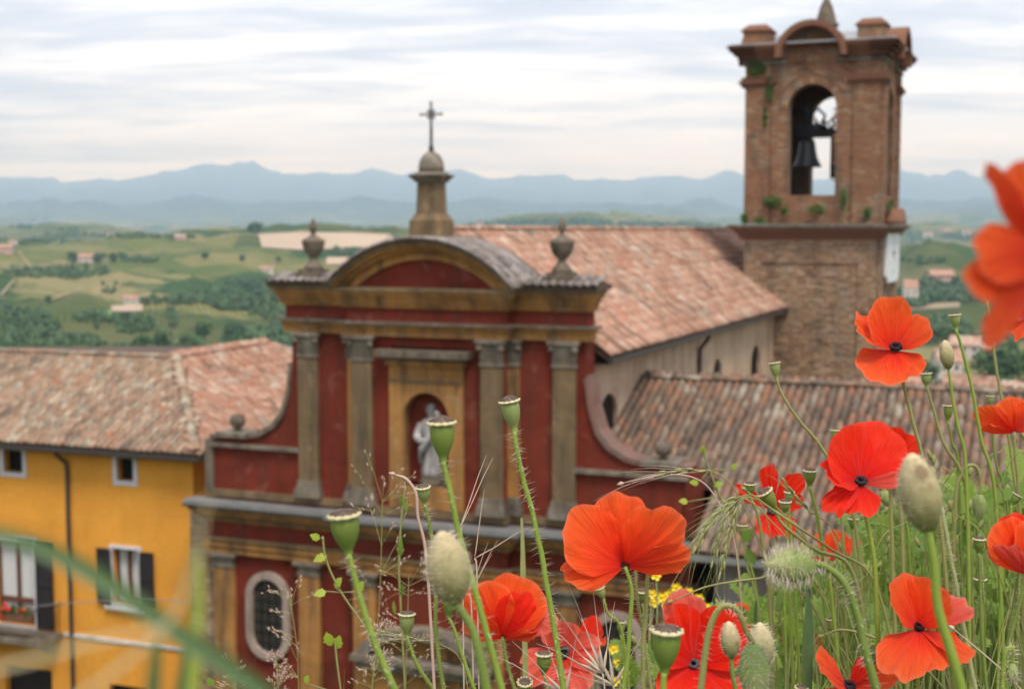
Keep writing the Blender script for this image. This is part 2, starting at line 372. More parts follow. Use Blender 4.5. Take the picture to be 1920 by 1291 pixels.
# vine rows, turned field by field
wv = t.new('ShaderNodeTexWave'); wv.inputs['Scale'].default_value = .085; wv.inputs['Distortion'].default_value = .6; wv.inputs['Detail'].default_value = 1
rotv = t.new('ShaderNodeVectorRotate'); rotv.rotation_type = 'Z_AXIS'; t.link(pos, rotv.inputs['Vector']); t.link(t.math('MULTIPLY', sepc.outputs[1], 3.1), rotv.inputs['Angle']); t.link(rotv.outputs[0], wv.inputs['Vector'])
rows = t.ramp(wv.outputs['Fac'], [(.25, (.55, .66, .52)), (.65, (1.12, 1.06, 1.05))])
fields = t.mix(.8, fields, rows, 'MULTIPLY')
ed = t.new('ShaderNodeTexVoronoi', feature='DISTANCE_TO_EDGE'); ed.inputs['Scale'].default_value = 1.0; t.link(warp.outputs[0], ed.inputs['Vector'])
hedge = t.ramp(ed.outputs['Distance'], [(.012, (1, 1, 1)), (.035, (0, 0, 0))]); hb = t.ramp(t.noise(pmap(1/90), 1.0, 3), [(.48, (0, 0, 0)), (.53, (1, 1, 1))])
fields = t.mix(t.math('MULTIPLY', hedge, hb), fields, (.045, .085, .028))
patch = t.noise(pmap(1/260), 1.0, 6, .58, .3)
wood = t.ramp(patch, [(.545, (0, 0, 0)), (.57, (1, 1, 1))])
bigv = t.new('ShaderNodeTexVoronoi'); bigv.inputs['Scale'].default_value = 1.0; t.link(pmap(1/430, 1.1), bigv.inputs['Vector']); bs = t.new('ShaderNodeSeparateColor'); t.link(bigv.outputs['Color'], bs.inputs[0])
fields = t.mix(.75, fields, t.ramp(bs.outputs[1], [(0, (.50, .58, .5)), (.3, (.85, .87, .8)), (.55, (1.12, 1.04, .95)), (.75, (.68, .76, .66)), (.9, (1.45, 1.2, 1.1))], 'CONSTANT'), 'MULTIPLY')
c = t.mix(wood, fields, t.mix(t.noise(pmap(1/14), 1, 3), (.026, .055, .018), (.06, .105, .03)))
c = t.mix(.35, c, t.ramp(t.noise(pmap(1/28), 1, 5, .65), [(.3, (.55, .6, .55)), (.7, (1.15, 1.1, 1.1))]), 'MULTIPLY')
hi = t.new('ShaderNodeSeparateXYZ'); t.link(pos, hi.inputs[0]); hr = t.new('ShaderNodeMapRange'); hr.inputs[1].default_value = 60; hr.inputs[2].default_value = 230; t.link(hi.outputs[2], hr.inputs[0])
c = t.mix(t.math('MULTIPLY', hr.outputs[0], .85), c, (.022, .034, .018))   # wooded uplands
dist = t.new('ShaderNodeVectorMath', operation='LENGTH'); t.link(pos, dist.inputs[0])
nearf = t.new('ShaderNodeMapRange'); nearf.inputs[1].default_value = 70; nearf.inputs[2].default_value = 160; t.link(dist.outputs['Value'], nearf.inputs[0])
earth = t.mix(t.noise(pmap(1.7), 1, 6, .6), (.075, .07, .038), (.10, .12, .045))
t.base(t.mix(nearf.outputs[0], earth, c), 1.0, .05)
def build_terrain():
    az = sorted(set([round(v, 3) for v in np.arange(-26, 26.01, .09)] + [round(v, 3) for v in np.arange(-180, 180, 2.5) if abs(v) > 26.5]))
    rr = [.15] + list(np.geomspace(.4, 90, 46)) + list(np.geomspace(100, 6500, 120)) + list(np.geomspace(6900, 24600, 44))
    A = np.radians(np.array(az)); RR = np.array(rr); X = np.outer(np.sin(A), RR); Y = np.outer(np.cos(A), RR)
    FH = far_height(X.ravel(), Y.ravel()).reshape(X.shape); Z = np.zeros_like(X)
    for i in range(X.shape[0]):
        for j in range(X.shape[1]):
            r = RR[j]; x = X[i, j]; y = Y[i, j]
            nh = near_height(x, y) if r < 240 else 0
            if r < 95: Z[i, j] = nh; continue
            k = min(1, (r-95)/140); k = k*k*(3-2*k)
            hf = FH[i, j] + fbm(x, y, 150 + r*.055) * min(1, r/400) * relief(r)
            Z[i, j] = nh*(1-k) + hf*k
    n, m = X.shape
    v = np.stack([X.ravel(), Y.ravel(), Z.ravel()], 1)
    idx = np.arange(n*m).reshape(n, m); a = idx; b = np.roll(idx, -1, 0)
    q = np.stack([a[:, :-1], b[:, :-1], b[:, 1:], a[:, 1:]], -1).reshape(-1, 4)[:, ::-1]
    me = bpy.data.meshes.new('ground'); me.from_pydata(v.tolist(), [], q.tolist() + [idx[:, 0].tolist()]); me.update()
    me.polygons.foreach_set('use_smooth', [True]*len(me.polygons)); me.materials.append(M['countryside'])
    o = bpy.data.objects.new('ground', me); col.objects.link(o); o['kind'] = 'structure'
    return BVHTree.FromPolygons(v.tolist(), q.tolist())
BVH = build_terrain()
def drape(name, pts, mat, lift=1.2, n=10, m=24):
    """a sheet laid on the land between two rows of points seen in the photograph (upper, lower edge)"""
    up, lo = pts; g = []
    for k in range(m+1):
        s = k/m
        u = np.array([np.interp(s, np.linspace(0, 1, len(up)), [p[i] for p in up]) for i in (0, 1)]); l = np.array([np.interp(s, np.linspace(0, 1, len(lo)), [p[i] for p in lo]) for i in (0, 1)])
        a, b = land_hit(*u), land_hit(*l)
        if a is None or b is None: return None
        g.append([Vector((a.x*(1-q/n)+b.x*q/n, a.y*(1-q/n)+b.y*q/n, 0)) for q in range(n+1)])
    vs = []; fs = []
    for k in range(m+1):
        for q in range(n+1): p = g[k][q]; vs.append((p.x, p.y, (BVH.ray_cast(Vector((p.x, p.y, 3000)), Vector((0, 0, -1)))[0].z)+lift))
    for k in range(m):
        for q in range(n): i = k*(n+1)+q; fs.append((i, i+1, i+n+2, i+n+1))
    o = MB().add(vs, fs, .5).build(name, mat, None, True); o['kind'] = 'structure'; return o
simple('bare_soil', (.44, .33, .235), 1, .05, 0, .18, .01); simple('pale_track', (.30, .235, .145), 1, .05, 0, .2, .02)
simple('spring_green', (.15, .25, .055), 1, .05, 0, .3, .02)
drape('ploughed_field', ([(484, 440), (560, 437), (660, 438), (745, 441)], [(492, 466), (560, 470), (640, 468), (742, 462)]), 'bare_soil')
drape('ploughed_field', ([(612, 484), (650, 484)], [(612, 498), (650, 497)]), 'bare_soil')
drape('bare_field', ([(208, 576), (268, 572)], [(212, 587), (268, 586)]), 'bare_soil', 1.0, 5, 8)
drape('farm_track', ([(33, 474), (58, 505), (62, 514)], [(36, 472), (62, 503), (66, 512)]), 'pale_track', .8, 3, 12)
drape('farm_track', ([(0, 502), (60, 501), (110, 492)], [(0, 505), (60, 504), (112, 494)]), 'pale_track', .8, 3, 12)
drape('farm_track', ([(0, 553), (25, 525)], [(3, 556), (29, 526)]), 'pale_track', .8, 3, 12)
drape('farm_track', ([(92, 563), (150, 542)], [(94, 566), (152, 544)]), 'pale_track', .8, 3, 12)
drape('bright_field', ([(178, 584), (210, 584)], [(180, 594), (214, 594)]), 'spring_green', .9, 4, 8)
drape('bare_field', ([(1700, 573), (1800, 567)], [(1700, 583), (1800, 578)]), 'pale_track', .6, 4, 10)
# the air: far hills fade into it
hz = MB().box(-25000, 25000, -25000, 25000, -420, 1420).build('haze', 'iron'); hz['kind'] = 'stuff'
hm = bpy.data.materials.new('air'); hm.use_nodes = True; hn = hm.node_tree.nodes; hn.clear()
ho = hn.new('ShaderNodeOutputMaterial'); hv = hn.new('ShaderNodeVolumePrincipled'); hv.inputs['Color'].default_value = (.50, .715, 1.0, 1); hv.inputs['Absorption Color'].default_value = (1, 1, 1, 1); hv.inputs['Density'].default_value = 1.12e-4; hv.inputs['Anisotropy'].default_value = .45
hm.node_tree.links.new(hv.outputs[0], ho.inputs['Volume']); hz.data.materials[0] = hm
# ------------------------------------------------------------------ roof tiles
def tile_mesh(name, L=.46, r0=.105, r1=.085, seg=6, mat='tile_pink'):
    """a half-round clay tile, wide end down: axis along +y, arch up +z"""
    vs = []; fs = []; th = .018
    for (y, r, dz) in ((0, r0, .0), (L, r1, .0)):
        for k in range(seg+1):
            a = math.pi*k/seg; vs.append((r*math.cos(a), y, r*.8*math.sin(a)+dz))
        for k in range(seg+1):
            a = math.pi*k/seg; vs.append(((r-th)*math.cos(a), y, (r-th)*.8*math.sin(a)+dz))
    n = seg+1
    for k in range(seg):
        fs += [(k, k+1, 2*n+k+1, 2*n+k), (n+k, 3*n+k, 3*n+k+1, n+k+1), (k, n+k, n+k+1, k+1), (2*n+k, 2*n+k+1, 3*n+k+1, 3*n+k)]
    fs += [(0, 2*n, 3*n, n), (seg, n+seg, 3*n+seg, 2*n+seg)]
    me = bpy.data.meshes.new(name); me.from_pydata(vs, [], fs); me.update()
    me.polygons.foreach_set('use_smooth', [True]*len(me.polygons)); me.materials.append(M[mat]); return me
def tile_roof(slab, o, u, v, width, length, inside, tint, single=300, pitch=.215, row=.36, frame=None, tm=None):
    """lay tiles on a slope: o = lower corner, u along the eave, v up the slope (in slab's frame)"""
    o, u, v = Vector(o), Vector(u).normalized(), Vector(v).normalized(); n = u.cross(v)
    mw = slab.matrix_world if slab.parent is None else frame
    tm = tm or tile_mesh('roof_tile', mat='tile_'+tint); cells = []
    for i in range(int(width/pitch)+1):
        for j in range(int(length/row)+1):
            s = i*pitch + random.uniform(-.008, .008); q = j*row + random.uniform(-.025, .025)
            if not inside(s, q): continue
            p = o + u*s + v*q + n*(.012 + random.uniform(0, .012))
            wp = mw @ p; px = proj(wp); vis = -10 < px[0] < 1930 and -10 < px[1] < 1250 and not (540 < px[0] < 1105 and px[1] > 545) and not (360 < px[0] < 560 and px[1] > 800)
            cells.append(((wp-CAM).length + (0 if vis else 1e4), p))
    cells.sort(key=lambda c: c[0])
    lift = Matrix.Rotation(R(2.6), 3, 'X')
    for k, (d, p) in enumerate(cells):
        rot = Matrix((u, v, n)).transposed() @ lift @ Matrix.Rotation(random.uniform(-.05, .05), 3, 'Z')
        if k < single and d < 1e4:
            ob = bpy.data.objects.new('roof_tile', tm); col.objects.link(ob); ob.parent = slab
            ob.matrix_basis = Matrix.Translation(p) @ rot.to_4x4()
        else:
            if k == single or 'mb' not in locals(): mb = MB()
            seg = 5; vs = []; c = random.random()
            for (y, r) in ((0, .105), (.46, .085)):
                for a in range(seg+1): t_ = math.pi*a/seg; vs.append(p + rot @ Vector((r*math.cos(t_), y, .8*r*math.sin(t_))))
            for a in range(seg+1): t_ = math.pi*a/seg; vs.append(p + rot @ Vector((.087*math.cos(t_), .004, .07*math.sin(t_)-.004)))
            m_ = seg+1; fs = [(a, a+1, m_+a+1, m_+a) for a in range(seg)] + [(a, 2*m_+a, 2*m_+a+1, a+1) for a in range(seg)]
            mb.add(vs, fs, c)
    if 'mb' in locals(): mb.build('roof_tiles', 'tile_'+tint+'_joined', slab, True, 'stuff')
def ridge_row(parent, a, b, tint, step=.38, r=.13, name='ridge_tile'):
    a, b = Vector(a), Vector(b); d = (b-a); L = d.length; d.normalize(); side = d.cross(Vector((0, 0, 1))).normalized(); up = side.cross(d)
    tm = tile_mesh('ridge_tile', step+.09, r, r*.86, 6, 'tile_'+tint)
    for k in range(int(L/step)):
        ob = bpy.data.objects.new(name, tm); col.objects.link(ob); ob.parent = parent
        rot = Matrix((side, d, up)).transposed() @ Matrix.Rotation(R(2)+random.uniform(-.02, .02), 3, 'X') @ Matrix.Rotation(random.uniform(-.05, .05), 3, 'Z')
        ob.matrix_basis = Matrix.Translation(a + d*step*k + up*random.uniform(0, .02)) @ rot.to_4x4()

# ------------------------------------------------------------------ the church: baroque front, nave behind
church = tag(empty('church', OCH, -A_CH), 'red and ochre baroque church with curved pediment, long tiled nave behind its front', 'church')
CW = Matrix.Translation(OCH) @ Matrix.Rotation(-A_CH, 4, 'Z')
PJ = .30      # how far the middle bay stands forward
BAY = 2.0
# front wall: lower storey, upper storey with swept sides, middle bay with the niche hollow
def scroll(sgn, lift=0.0):
    pts = [(3.9, 12.42), (3.92, 11.6), (4.02, 10.9), (4.20, 10.34), (4.48, 10.0), (4.92, 9.76), (5.45, 9.66), (5.95, 9.65), (6.38, 9.63)]
    return [(sgn*(x + lift*.8), z + lift) for x, z in pts]
R_ = scroll(1)
outline = [(-6.38, 8.0), (6.38, 8.0)] + R_[::-1] + [(3.9, 13.2), (-3.9, 13.2)] + scroll(-1)
MB().prism(outline, 0, .6).build('upper_wall', 'red_render', church)
MB().box(-6.38, 6.38, .003, .6, 0, 8.0).build('lower_wall', 'red_render', church)
mb = MB(); NH = .60; ZS, Z0 = 10.52, 8.86
pts = arch_pts(0, Z0, ZS, NH, 16)
mb.box(-BAY, -1.3, -PJ, .02, 8.0, 13.2).box(1.3, BAY, -PJ, .02, 8.0, 13.2).box(-1.3, 1.3, -PJ, .02, 12.2, 13.2).box(-1.3, 1.3, -PJ, .02, 8.0, 8.3)
mb.build('middle_bay', 'red_render', church)
MB().box(-BAY, BAY, -PJ, 0.0, 0, 7.99).build('lower_middle_bay', 'red_render', church)
# ochre surround of the niche, cut by the arch
mb = MB(); X0, X1, ZB, ZT = -.98, .98, 8.3, 11.85
outer = [(X0, ZB), (X1, ZB)] + [(X1, ZB+(ZT-ZB)*k/4) for k in range(1, 5)] + [(X1+(X0-X1)*k/8, ZT) for k in range(1, 8)] + [(X0, ZT-(ZT-ZB)*k/4) for k in range(0, 4)]
inner = arch_pts(0, Z0, ZS, NH, len(outer)-3)
mb.ring(outer, inner, -PJ-.09, .02)
mb.build('niche_surround', 'ochre_render', church)
for s in (-1, 1): MB().box(min(s*.98, s*1.3), max(s*.98, s*1.3), -PJ+.012, .02, 8.3, 12.2).build('bay_panel', 'red_render', church)
mb = MB()                                               # hollow of the niche: half-round back and quarter dome
vs = []; fs = []; nA, nZ = 12, 10
for j in range(nZ+1):
    z = Z0 + (ZS-Z0)*j/nZ if j <= 5 else ZS
    for i in range(nA+1):
        a = math.pi*i/nA
        if j <= 5: vs.append((-NH*math.cos(a), -.08+NH*.9*math.sin(a)*.95, Z0+(ZS-Z0)*j/5))
        else:
            q = (j-5)/5*math.pi/2; vs.append((-NH*math.cos(a)*math.cos(q), -.08+NH*.9*math.sin(a)*math.cos(q)*.95, ZS+NH*math.sin(q)))
for j in range(nZ):
    for i in range(nA): k = j*(nA+1)+i; fs.append((k, k+1, k+nA+2, k+nA+1))
mb.add(vs, fs); mb.build('niche', 'red_render', church, True)
MB().box(-NH, NH, -PJ-.06, .45, Z0-.06, Z0).build('niche_sill', 'grey_stone', church)
h = MB().box(-1.22, 1.22, -PJ-.42, -PJ+.03, 11.98, 12.14).build('hood', 'dark_stone', church)
MB().box(-1.14, 1.14, -PJ-.30, -PJ+.03, 11.90, 11.98).build('moulding', 'dark_stone', h)
MB().box(-1.05, 1.05, -PJ-.18, -PJ+.03, 11.76, 11.90).build('moulding', 'ochre_render', h)
MB().box(-.95, .95, -PJ-.12, -PJ+.03, 11.36, 11.42).build('moulding', 'brown_stone', h)
# pilasters of both storeys
def pilaster(x, yf, z0, z1, wd, caph, mat, capmat, d=.13, lower=False, half=False):
    p = MB().box(x-wd/2, x+wd/2, yf-d, yf+.02, z0+.42, z1-caph).build('pilaster', mat, church)
    b = MB().box(x-wd/2-.10, x+wd/2+.10, yf-d-.10, yf+.02, z0, z0+.16).box(x-wd/2-.07, x+wd/2+.07, yf-d-.07, yf+.02, z0+.16, z0+.27).box(x-wd/2-.03, x+wd/2+.03, yf-d-.04, yf+.02, z0+.27, z0+.42)
    b.build('base', capmat if not lower else 'grey_stone', p)
    c = MB()
    zc = z1-caph
    c.box(x-wd/2-.03, x+wd/2+.03, yf-d-.03, yf+.02, zc, zc+.05)
    c.box(x-wd/2+.0, x+wd/2-.0, yf-d-.01, yf+.02, zc+.05, z1-.09)
    c.box(x-wd/2-.11, x+wd/2+.11, yf-d-.11, yf+.02, z1-.09, z1)
    if not lower:
        for k in range(5):                                # leaves in two ranks and corner scrolls
            lx = x - wd/2 + wd*(k+.5)/5
            for zr, hh, o in ((zc+.06, caph*.40, 0), (zc+.06+caph*.26, caph*.42, .05)):
                c.add([(lx-.055+o, yf-d-.012, zr), (lx+.055+o, yf-d-.012, zr), (lx+.06+o, yf-d-.05, zr+hh*.7), (lx+o, yf-d-.10, zr+hh), (lx-.06+o, yf-d-.05, zr+hh*.7), (lx+o, yf-d-.02, zr+hh*.8)], [(0, 1, 2, 3, 4), (4, 3, 5), (3, 2, 5)])
        for s in (-1, 1):
            c.lathe([(0.001, -.05), (.075, -.05), (.075, .05), (.001, .05)], x+s*(wd/2+.01), yf-d-.05, z1-.18, 10)
    c.build('capital', capmat, p)
for s in (-1, 1):
    pilaster(s*3.42, 0, 8.28, 12.45, .55, .62, 'brown_stone', 'grey_stone')
    pilaster(s*1.72, -PJ, 8.28, 12.45, .54, .62, 'brown_stone', 'grey_stone')
    pilaster(s*2.14, 0, 8.28, 12.45, .30, .62, 'ochre_render', 'grey_stone', .10)
    pilaster(s*3.45, 0, .5, 6.62, .60, .36, 'ochre_render', 'grey_stone', .13, True)
    pilaster(s*1.70, -PJ, .5, 6.62, .60, .36, 'ochre_render', 'grey_stone', .13, True)
    pilaster(s*6.02, 0, .5, 6.62, .60, .36, 'ochre_render', 'grey_stone', .13, True)
# bands and cornices: each runs along the wings and steps out over the middle bay
def band(name, mat, hx, z0, z1, pr, e=.003, back=.3, mid=True, parent=church):
    o = MB().box(-hx-pr, hx+pr, -pr, back, z0, z1).build(name, mat, parent)
    if mid: MB().box(-BAY-pr, BAY+pr, -PJ-pr, back-.05, z0-e, z1+e).build('forward_piece', mat, o)
    return o
HU, HL = 3.9, 6.38
band('plinth_band', 'brown_stone', HL-.02, 8.10, 8.28, .10)
band('architrave', 'ochre_render', HU, 12.45, 12.62, .16); band('architrave', 'ochre_render', HU, 12.626, 12.73, .20)
band('string_course', 'dark_stone', HU, 12.736, 12.80, .30)
band('frieze', 'red_render', HU, 12.806, 13.13, .12)
co = band('cornice', 'ochre_render', HU, 13.136, 13.22, .20); band('cornice_step', 'ochre_render', HU, 13.226, 13.33, .235, parent=co)
dm = MB()
for k in range(60):
    x = -HU-.2 + (2*HU+.4)*k/59
    if abs(x) > BAY+.3: dm.box(x-.035, x+.035, -.275, -.2, 13.235, 13.325)
for k in range(38):
    x = -BAY-.28 + (2*BAY+.56)*k/37; dm.box(x-.035, x+.035, -PJ-.275, -PJ-.2, 13.235, 13.325)
dm.build('dentils', 'ochre_render', co, kind='stuff')
band('cornice_step', 'ochre_render', HU, 13.336, 13.43, .29, parent=co); band('cornice_step', 'ochre_render', HU, 13.436, 13.53, .36, parent=co)
band('cornice_step', 'brown_stone', HU, 13.536, 13.62, .42, parent=co)
# coping on the flat ends of the cornice, with its row of grey tiles
for s in (-1, 1):
    cs = MB().prismx([(-.46, 13.625), (.55, 13.625), (.55, 13.72), (0.0, 13.83), (-.46, 13.69)], min(s*2.5, s*4.36), max(s*2.5, s*4.36)).build('cornice_roof', 'roof_board', church)
    tm = tile_mesh('coping_tile', .46, .10, .082, 6, 'tile_grey')
    for k in range(9):
        for j in range(2):
            ob = bpy.data.objects.new('coping_tile', tm); col.objects.link(ob); ob.parent = cs
            ob.matrix_basis = Matrix.Translation((s*(2.62+k*.205), -.56+j*.34, 13.70+j*.085+random.uniform(0, .015))) @ Matrix.Rotation(R(14), 4, 'X') @ Matrix.Rotation(random.uniform(-.05, .05), 4, 'Z')
# segmental pediment
CH, RISE, ZP = 2.42, 1.10, 13.63
RAD = (CH*CH + RISE*RISE)/(2*RISE); ZC = ZP + RISE - RAD; HA = math.asin(CH/RAD)
def arc(r, n=28, hc=None):
    ha = HA if hc is None else math.acos(min(1, max(-1, (hc-ZC)/r)))
    return [(r*math.sin(ha - 2*ha*k/n), ZC + r*math.cos(ha - 2*ha*k/n)) for k in range(n+1)]
ty = MB().prism([(-2.1, ZP), (2.1, ZP)] + arc(RAD-.42, 24, ZP+.001)[1:-1], -PJ-.05, .2).build('tympanum', 'red_render', church)
pd = None
for r1, r0, y0, mt in ((RAD-.24, RAD-.44, -PJ-.16, 'ochre_render'), (RAD-.15, RAD-.243, -PJ-.30, 'ochre_render'), (RAD-.06, RAD-.153, -PJ-.44, 'ochre_render'), (RAD, RAD-.063, -PJ-.54, 'brown_stone')):
    o_ = MB().ring(arc(r1, 28, ZP+.002), arc(r0, 28, ZP+.002), y0, .9, closed=False)
    if pd is None: pd = o_.build('curved_pediment', mt, church)
    else: o_.build('moulding', mt, pd)
mb = MB(); tmx = tile_mesh('pediment_tile', .42, .10, .08, 6, 'tile_grey')
pr_ = MB().ring(arc(RAD+.05, 28, ZP+.03), arc(RAD+.005, 28, ZP+.03), -PJ-.58, 1.5, closed=False).build('pediment_roof', 'roof_board', church)
for i in range(-8, 9):                                   # tiles run down both sides of the curve
    for row_ in range(9):
        a = i/8.5*HA
        p = Vector((RAD*math.sin(a), -PJ-.52+row_*.235, ZC + (RAD+.05)*math.cos(a)))
        d = Vector((math.cos(a), 0, -math.sin(a))) * (1 if i >= 0 else -1); dn = -d; nn = Vector((math.sin(a), 0, math.cos(a))); uu = dn.cross(nn)
        ob = bpy.data.objects.new('pediment_tile', tmx); col.objects.link(ob); ob.parent = pr_
        ob.matrix_basis = Matrix.Translation(p + d*.2) @ (Matrix((uu, dn, nn)).transposed() @ Matrix.Rotation(R(3)+random.uniform(-.03, .03), 3, 'X') @ Matrix.Rotation(random.uniform(-.06, .06), 3, 'Z')).to_4x4()
# pedestal, dome and iron cross on top
pe = MB(); Z = 14.72
oct_ = lambda h, c: [(h-c, -h), (h, -h+c), (h, h-c), (h-c, h), (-h+c, h), (-h, h-c), (-h, -h+c), (-h+c, -h)]
def octo(mb, h0, c0, z0, h1, c1, z1):
    a, b = oct_(h0, c0), oct_(h1, c1); vs = [(x, y, z0) for x, y in a] + [(x, y, z1) for x, y in b]
    mb.add(vs, [tuple(range(8))[::-1], tuple(range(8, 16))] + [(i, (i+1) % 8, (i+1) % 8+8, i+8) for i in range(8)])
octo(pe, .43, .10, Z-.1, .43, .10, Z+.50); octo(pe, .41, .10, Z+.50, .32, .09, Z+.66); octo(pe, .305, .09, Z+.66, .28, .08, Z+1.40)
pe = pe.build('pedestal', 'brown_stone', church)
mb = MB(); octo(mb, .32, .08, Z+1.40, .38, .09, Z+1.48); octo(mb, .40, .1, Z+1.485, .45, .1, Z+1.57); octo(mb, .36, .09, Z+1.575, .32, .09, Z+1.64); mb.build('cap_stone', 'grey_stone', pe)
MB().lathe([(.001, 0), (.30, 0), (.31, .12), (.28, .27), (.21, .39), (.12, .46), (.06, .48), (.055, .54), (.001, .55)], 0, 0, Z+1.642, 16).build('small_dome', 'grey_stone', pe, True)
cz = Z+2.14
cr = MB().tube([(0, 0, cz), (0, 0, cz+1.12)], [.04, .024], 8).lathe([(.001, 0), (.07, .0), (.055, .1), (.03, .14), (.001, .15)], 0, 0, cz, 10).lathe([(.001, 0), (.05, .05), (.001, .1)], 0, 0, cz+.42, 8)
cr.tube([(-.26, 0, cz+.86), (.26, 0, cz+.86)], .022, 8)
for x, z in ((-.27, .86), (.27, .86), (0, 1.13)):
    cr.lathe([(.001, -.045), (.04, 0), (.001, .045)], x, 0, cz+z, 8)
for a in range(4):                                        # scroll work in the angles
    b = math.pi/4 + a*math.pi/2; cr.tube([(math.cos(b+q)*.11, 0, cz+.86+math.sin(b+q)*.11) for q in (-.6, -.3, 0, .3, .6)], .012, 6)
    cr.tube([(math.cos(b)*.02, 0, cz+.86+math.sin(b)*.02), (math.cos(b)*.15, 0, cz+.86+math.sin(b)*.15)], .012, 6)
cr.build('iron_cross', 'iron', pe)
# urns on the cornice ends
for s in (-1, 1):
    u = MB().box(s*3.3-.36, s*3.3+.36, -.30, .42, 13.72, 13.93).box(s*3.3-.28, s*3.3+.28, -.22, .34, 13.93, 14.02).build('urn', 'dark_stone', church)
    MB().lathe([(.001, 0), (.25, 0), (.23, .07), (.12, .2), (.09, .27), (.10, .30), (.20, .40), (.27, .56), (.28, .66), (.30, .70), (.27, .73), (.20, .76), (.10, .82), (.06, .87), (.055, .92), (.09, .96), (.10, 1.05), (.07, 1.15), (.02, 1.24), (.001, 1.25)], s*3.3, .06, 14.02, 14).build('vase', 'dark_stone', u, True)
# wings: sill ledge, coping on the sweep, end block with a ball
for s in (-1, 1):
    a, b = scroll(s, .07), scroll(s, -.03)
    cpg = MB().ring(a[1:], b[1:], -.08, .66, closed=False).build('swept_coping', 'worn_coping' if s > 0 else 'dark_stone', church)
    x0, x1 = min(s*3.62, s*6.40), max(s*3.62, s*6.40)
    MB().box(x0, x1, -.13, .02, 9.40, 9.50).build('wing_ledge', 'grey_stone', church)
    eb = MB().box(s*5.72-.42, s*5.72+.42, -.16, .68, 9.67, 9.79).build('end_block', 'grey_stone', church)
    MB().lathe([(.001, 0), (.12, 0), (.07, .06), (.10, .09), (.18, .16), (.215, .28), (.18, .39), (.08, .45), (.001, .46)], s*5.72, .2, 9.79, 16).build('stone_ball', 'dark_stone', eb, True)
    MB().box(min(s*6.32, s*6.55), max(s*6.32, s*6.55), -.10, .66, 8.1, 9.58).build('wing_end_pier', 'dark_stone' if s < 0 else 'red_render', church)
# lower cornice with its lead covering
band('lower_architrave', 'ochre_render', HL, 6.62, 6.80, .16); band('lower_architrave', 'ochre_render', HL, 6.806, 6.98, .21); band('lower_architrave_edge', 'brown_stone', HL, 6.985, 7.04, .26)
band('lower_frieze', 'red_render', HL, 7.045, 7.46, .12)
lc = band('lower_cornice', 'ochre_render', HL, 7.465, 7.54, .20); dm = MB()
for k in range(110):
    x = -HL-.2 + (2*HL+.4)*k/109
    if abs(x) > BAY+.3: dm.box(x-.036, x+.036, -.30, -.15, 7.545, 7.635)
for k in range(42):
    x = -BAY-.25 + (2*BAY+.5)*k/41; dm.box(x-.036, x+.036, -PJ-.30, -PJ-.15, 7.545, 7.635)
dm.build('dentils', 'brown_stone', lc, kind='stuff')
band('cornice_step', 'ochre_render', HL, 7.54, 7.64, .22, parent=lc); band('cornice_step', 'ochre_render', HL, 7.644, 7.76, .36, parent=lc); band('cornice_step', 'ochre_render', HL, 7.765, 7.90, .47, parent=lc)
band('lead_ledge', 'lead_sheet', HL, 7.925, 8.03, .56, back=.02); band('ledge_drip', 'gutter_metal', HL, 7.87, 7.904, .58)
# oval windows, low down on each side
def stadium(cx, cz, hw, hh, n=12):
    return [(cx+hw*math.cos(math.pi*k/n), cz+hh-hw+hw*math.sin(math.pi*k/n)) for k in range(n+1)] + [(cx-hw*math.cos(math.pi*k/n), cz-hh+hw-hw*math.sin(math.pi*k/n)) for k in range(n+1)]
for s in (-1, 1):
    cx = s*4.72
    wf = MB().ring(stadium(cx, 5.06, .66, 1.17), stadium(cx, 5.06, .46, .97), -.10, .02).build('oval_window', 'pale_pink_stone', church)
    MB().prism(stadium(cx, 5.06, .46, .97), -.004, .01).build('pane', 'leaded_glass', wf)
    br = MB()
    for k in (-.22, 0, .22): br.box(cx+k-.014, cx+k+.014, -.035, -.015, 4.15, 5.97)
    for k in range(6): br.box(cx-.44, cx+.44, -.034, -.016, 4.32+k*.28, 4.345+k*.28)
    br.build('glazing_bars', 'iron', wf)
# portal in the middle
MB().box(-1.35, 1.35, -PJ-.28, -PJ+.01, 0, 4.3).build('portal_surround', 'ochre_render', church)
MB().box(-.95, .95, -PJ-.30, -PJ-.27, 0, 3.7).build('portal_door', 'dark_wood', church)
MB().box(-1.75, 1.75, -PJ-.50, -PJ+.01, 4.31, 4.52).box(-1.85, 1.85, -PJ-.62, -PJ+.01, 4.525, 4.66).build('portal_cornice', 'grey_stone', church)
n = 16; pa = [(1.7*math.cos(math.pi*k/n), 4.67+.75*math.sin(math.pi*k/n)) for k in range(n+1)]; pb = [(1.4*math.cos(math.pi*k/n), 4.67+.52*math.sin(math.pi*k/n)) for k in range(n+1)]
MB().ring(pa, pb, -PJ-.55, -PJ+.01, closed=False).build('portal_pediment', 'grey_stone', church)
MB().prism(pb, -PJ-.2, -PJ+.012).build('portal_tympanum', 'ochre_render', church)
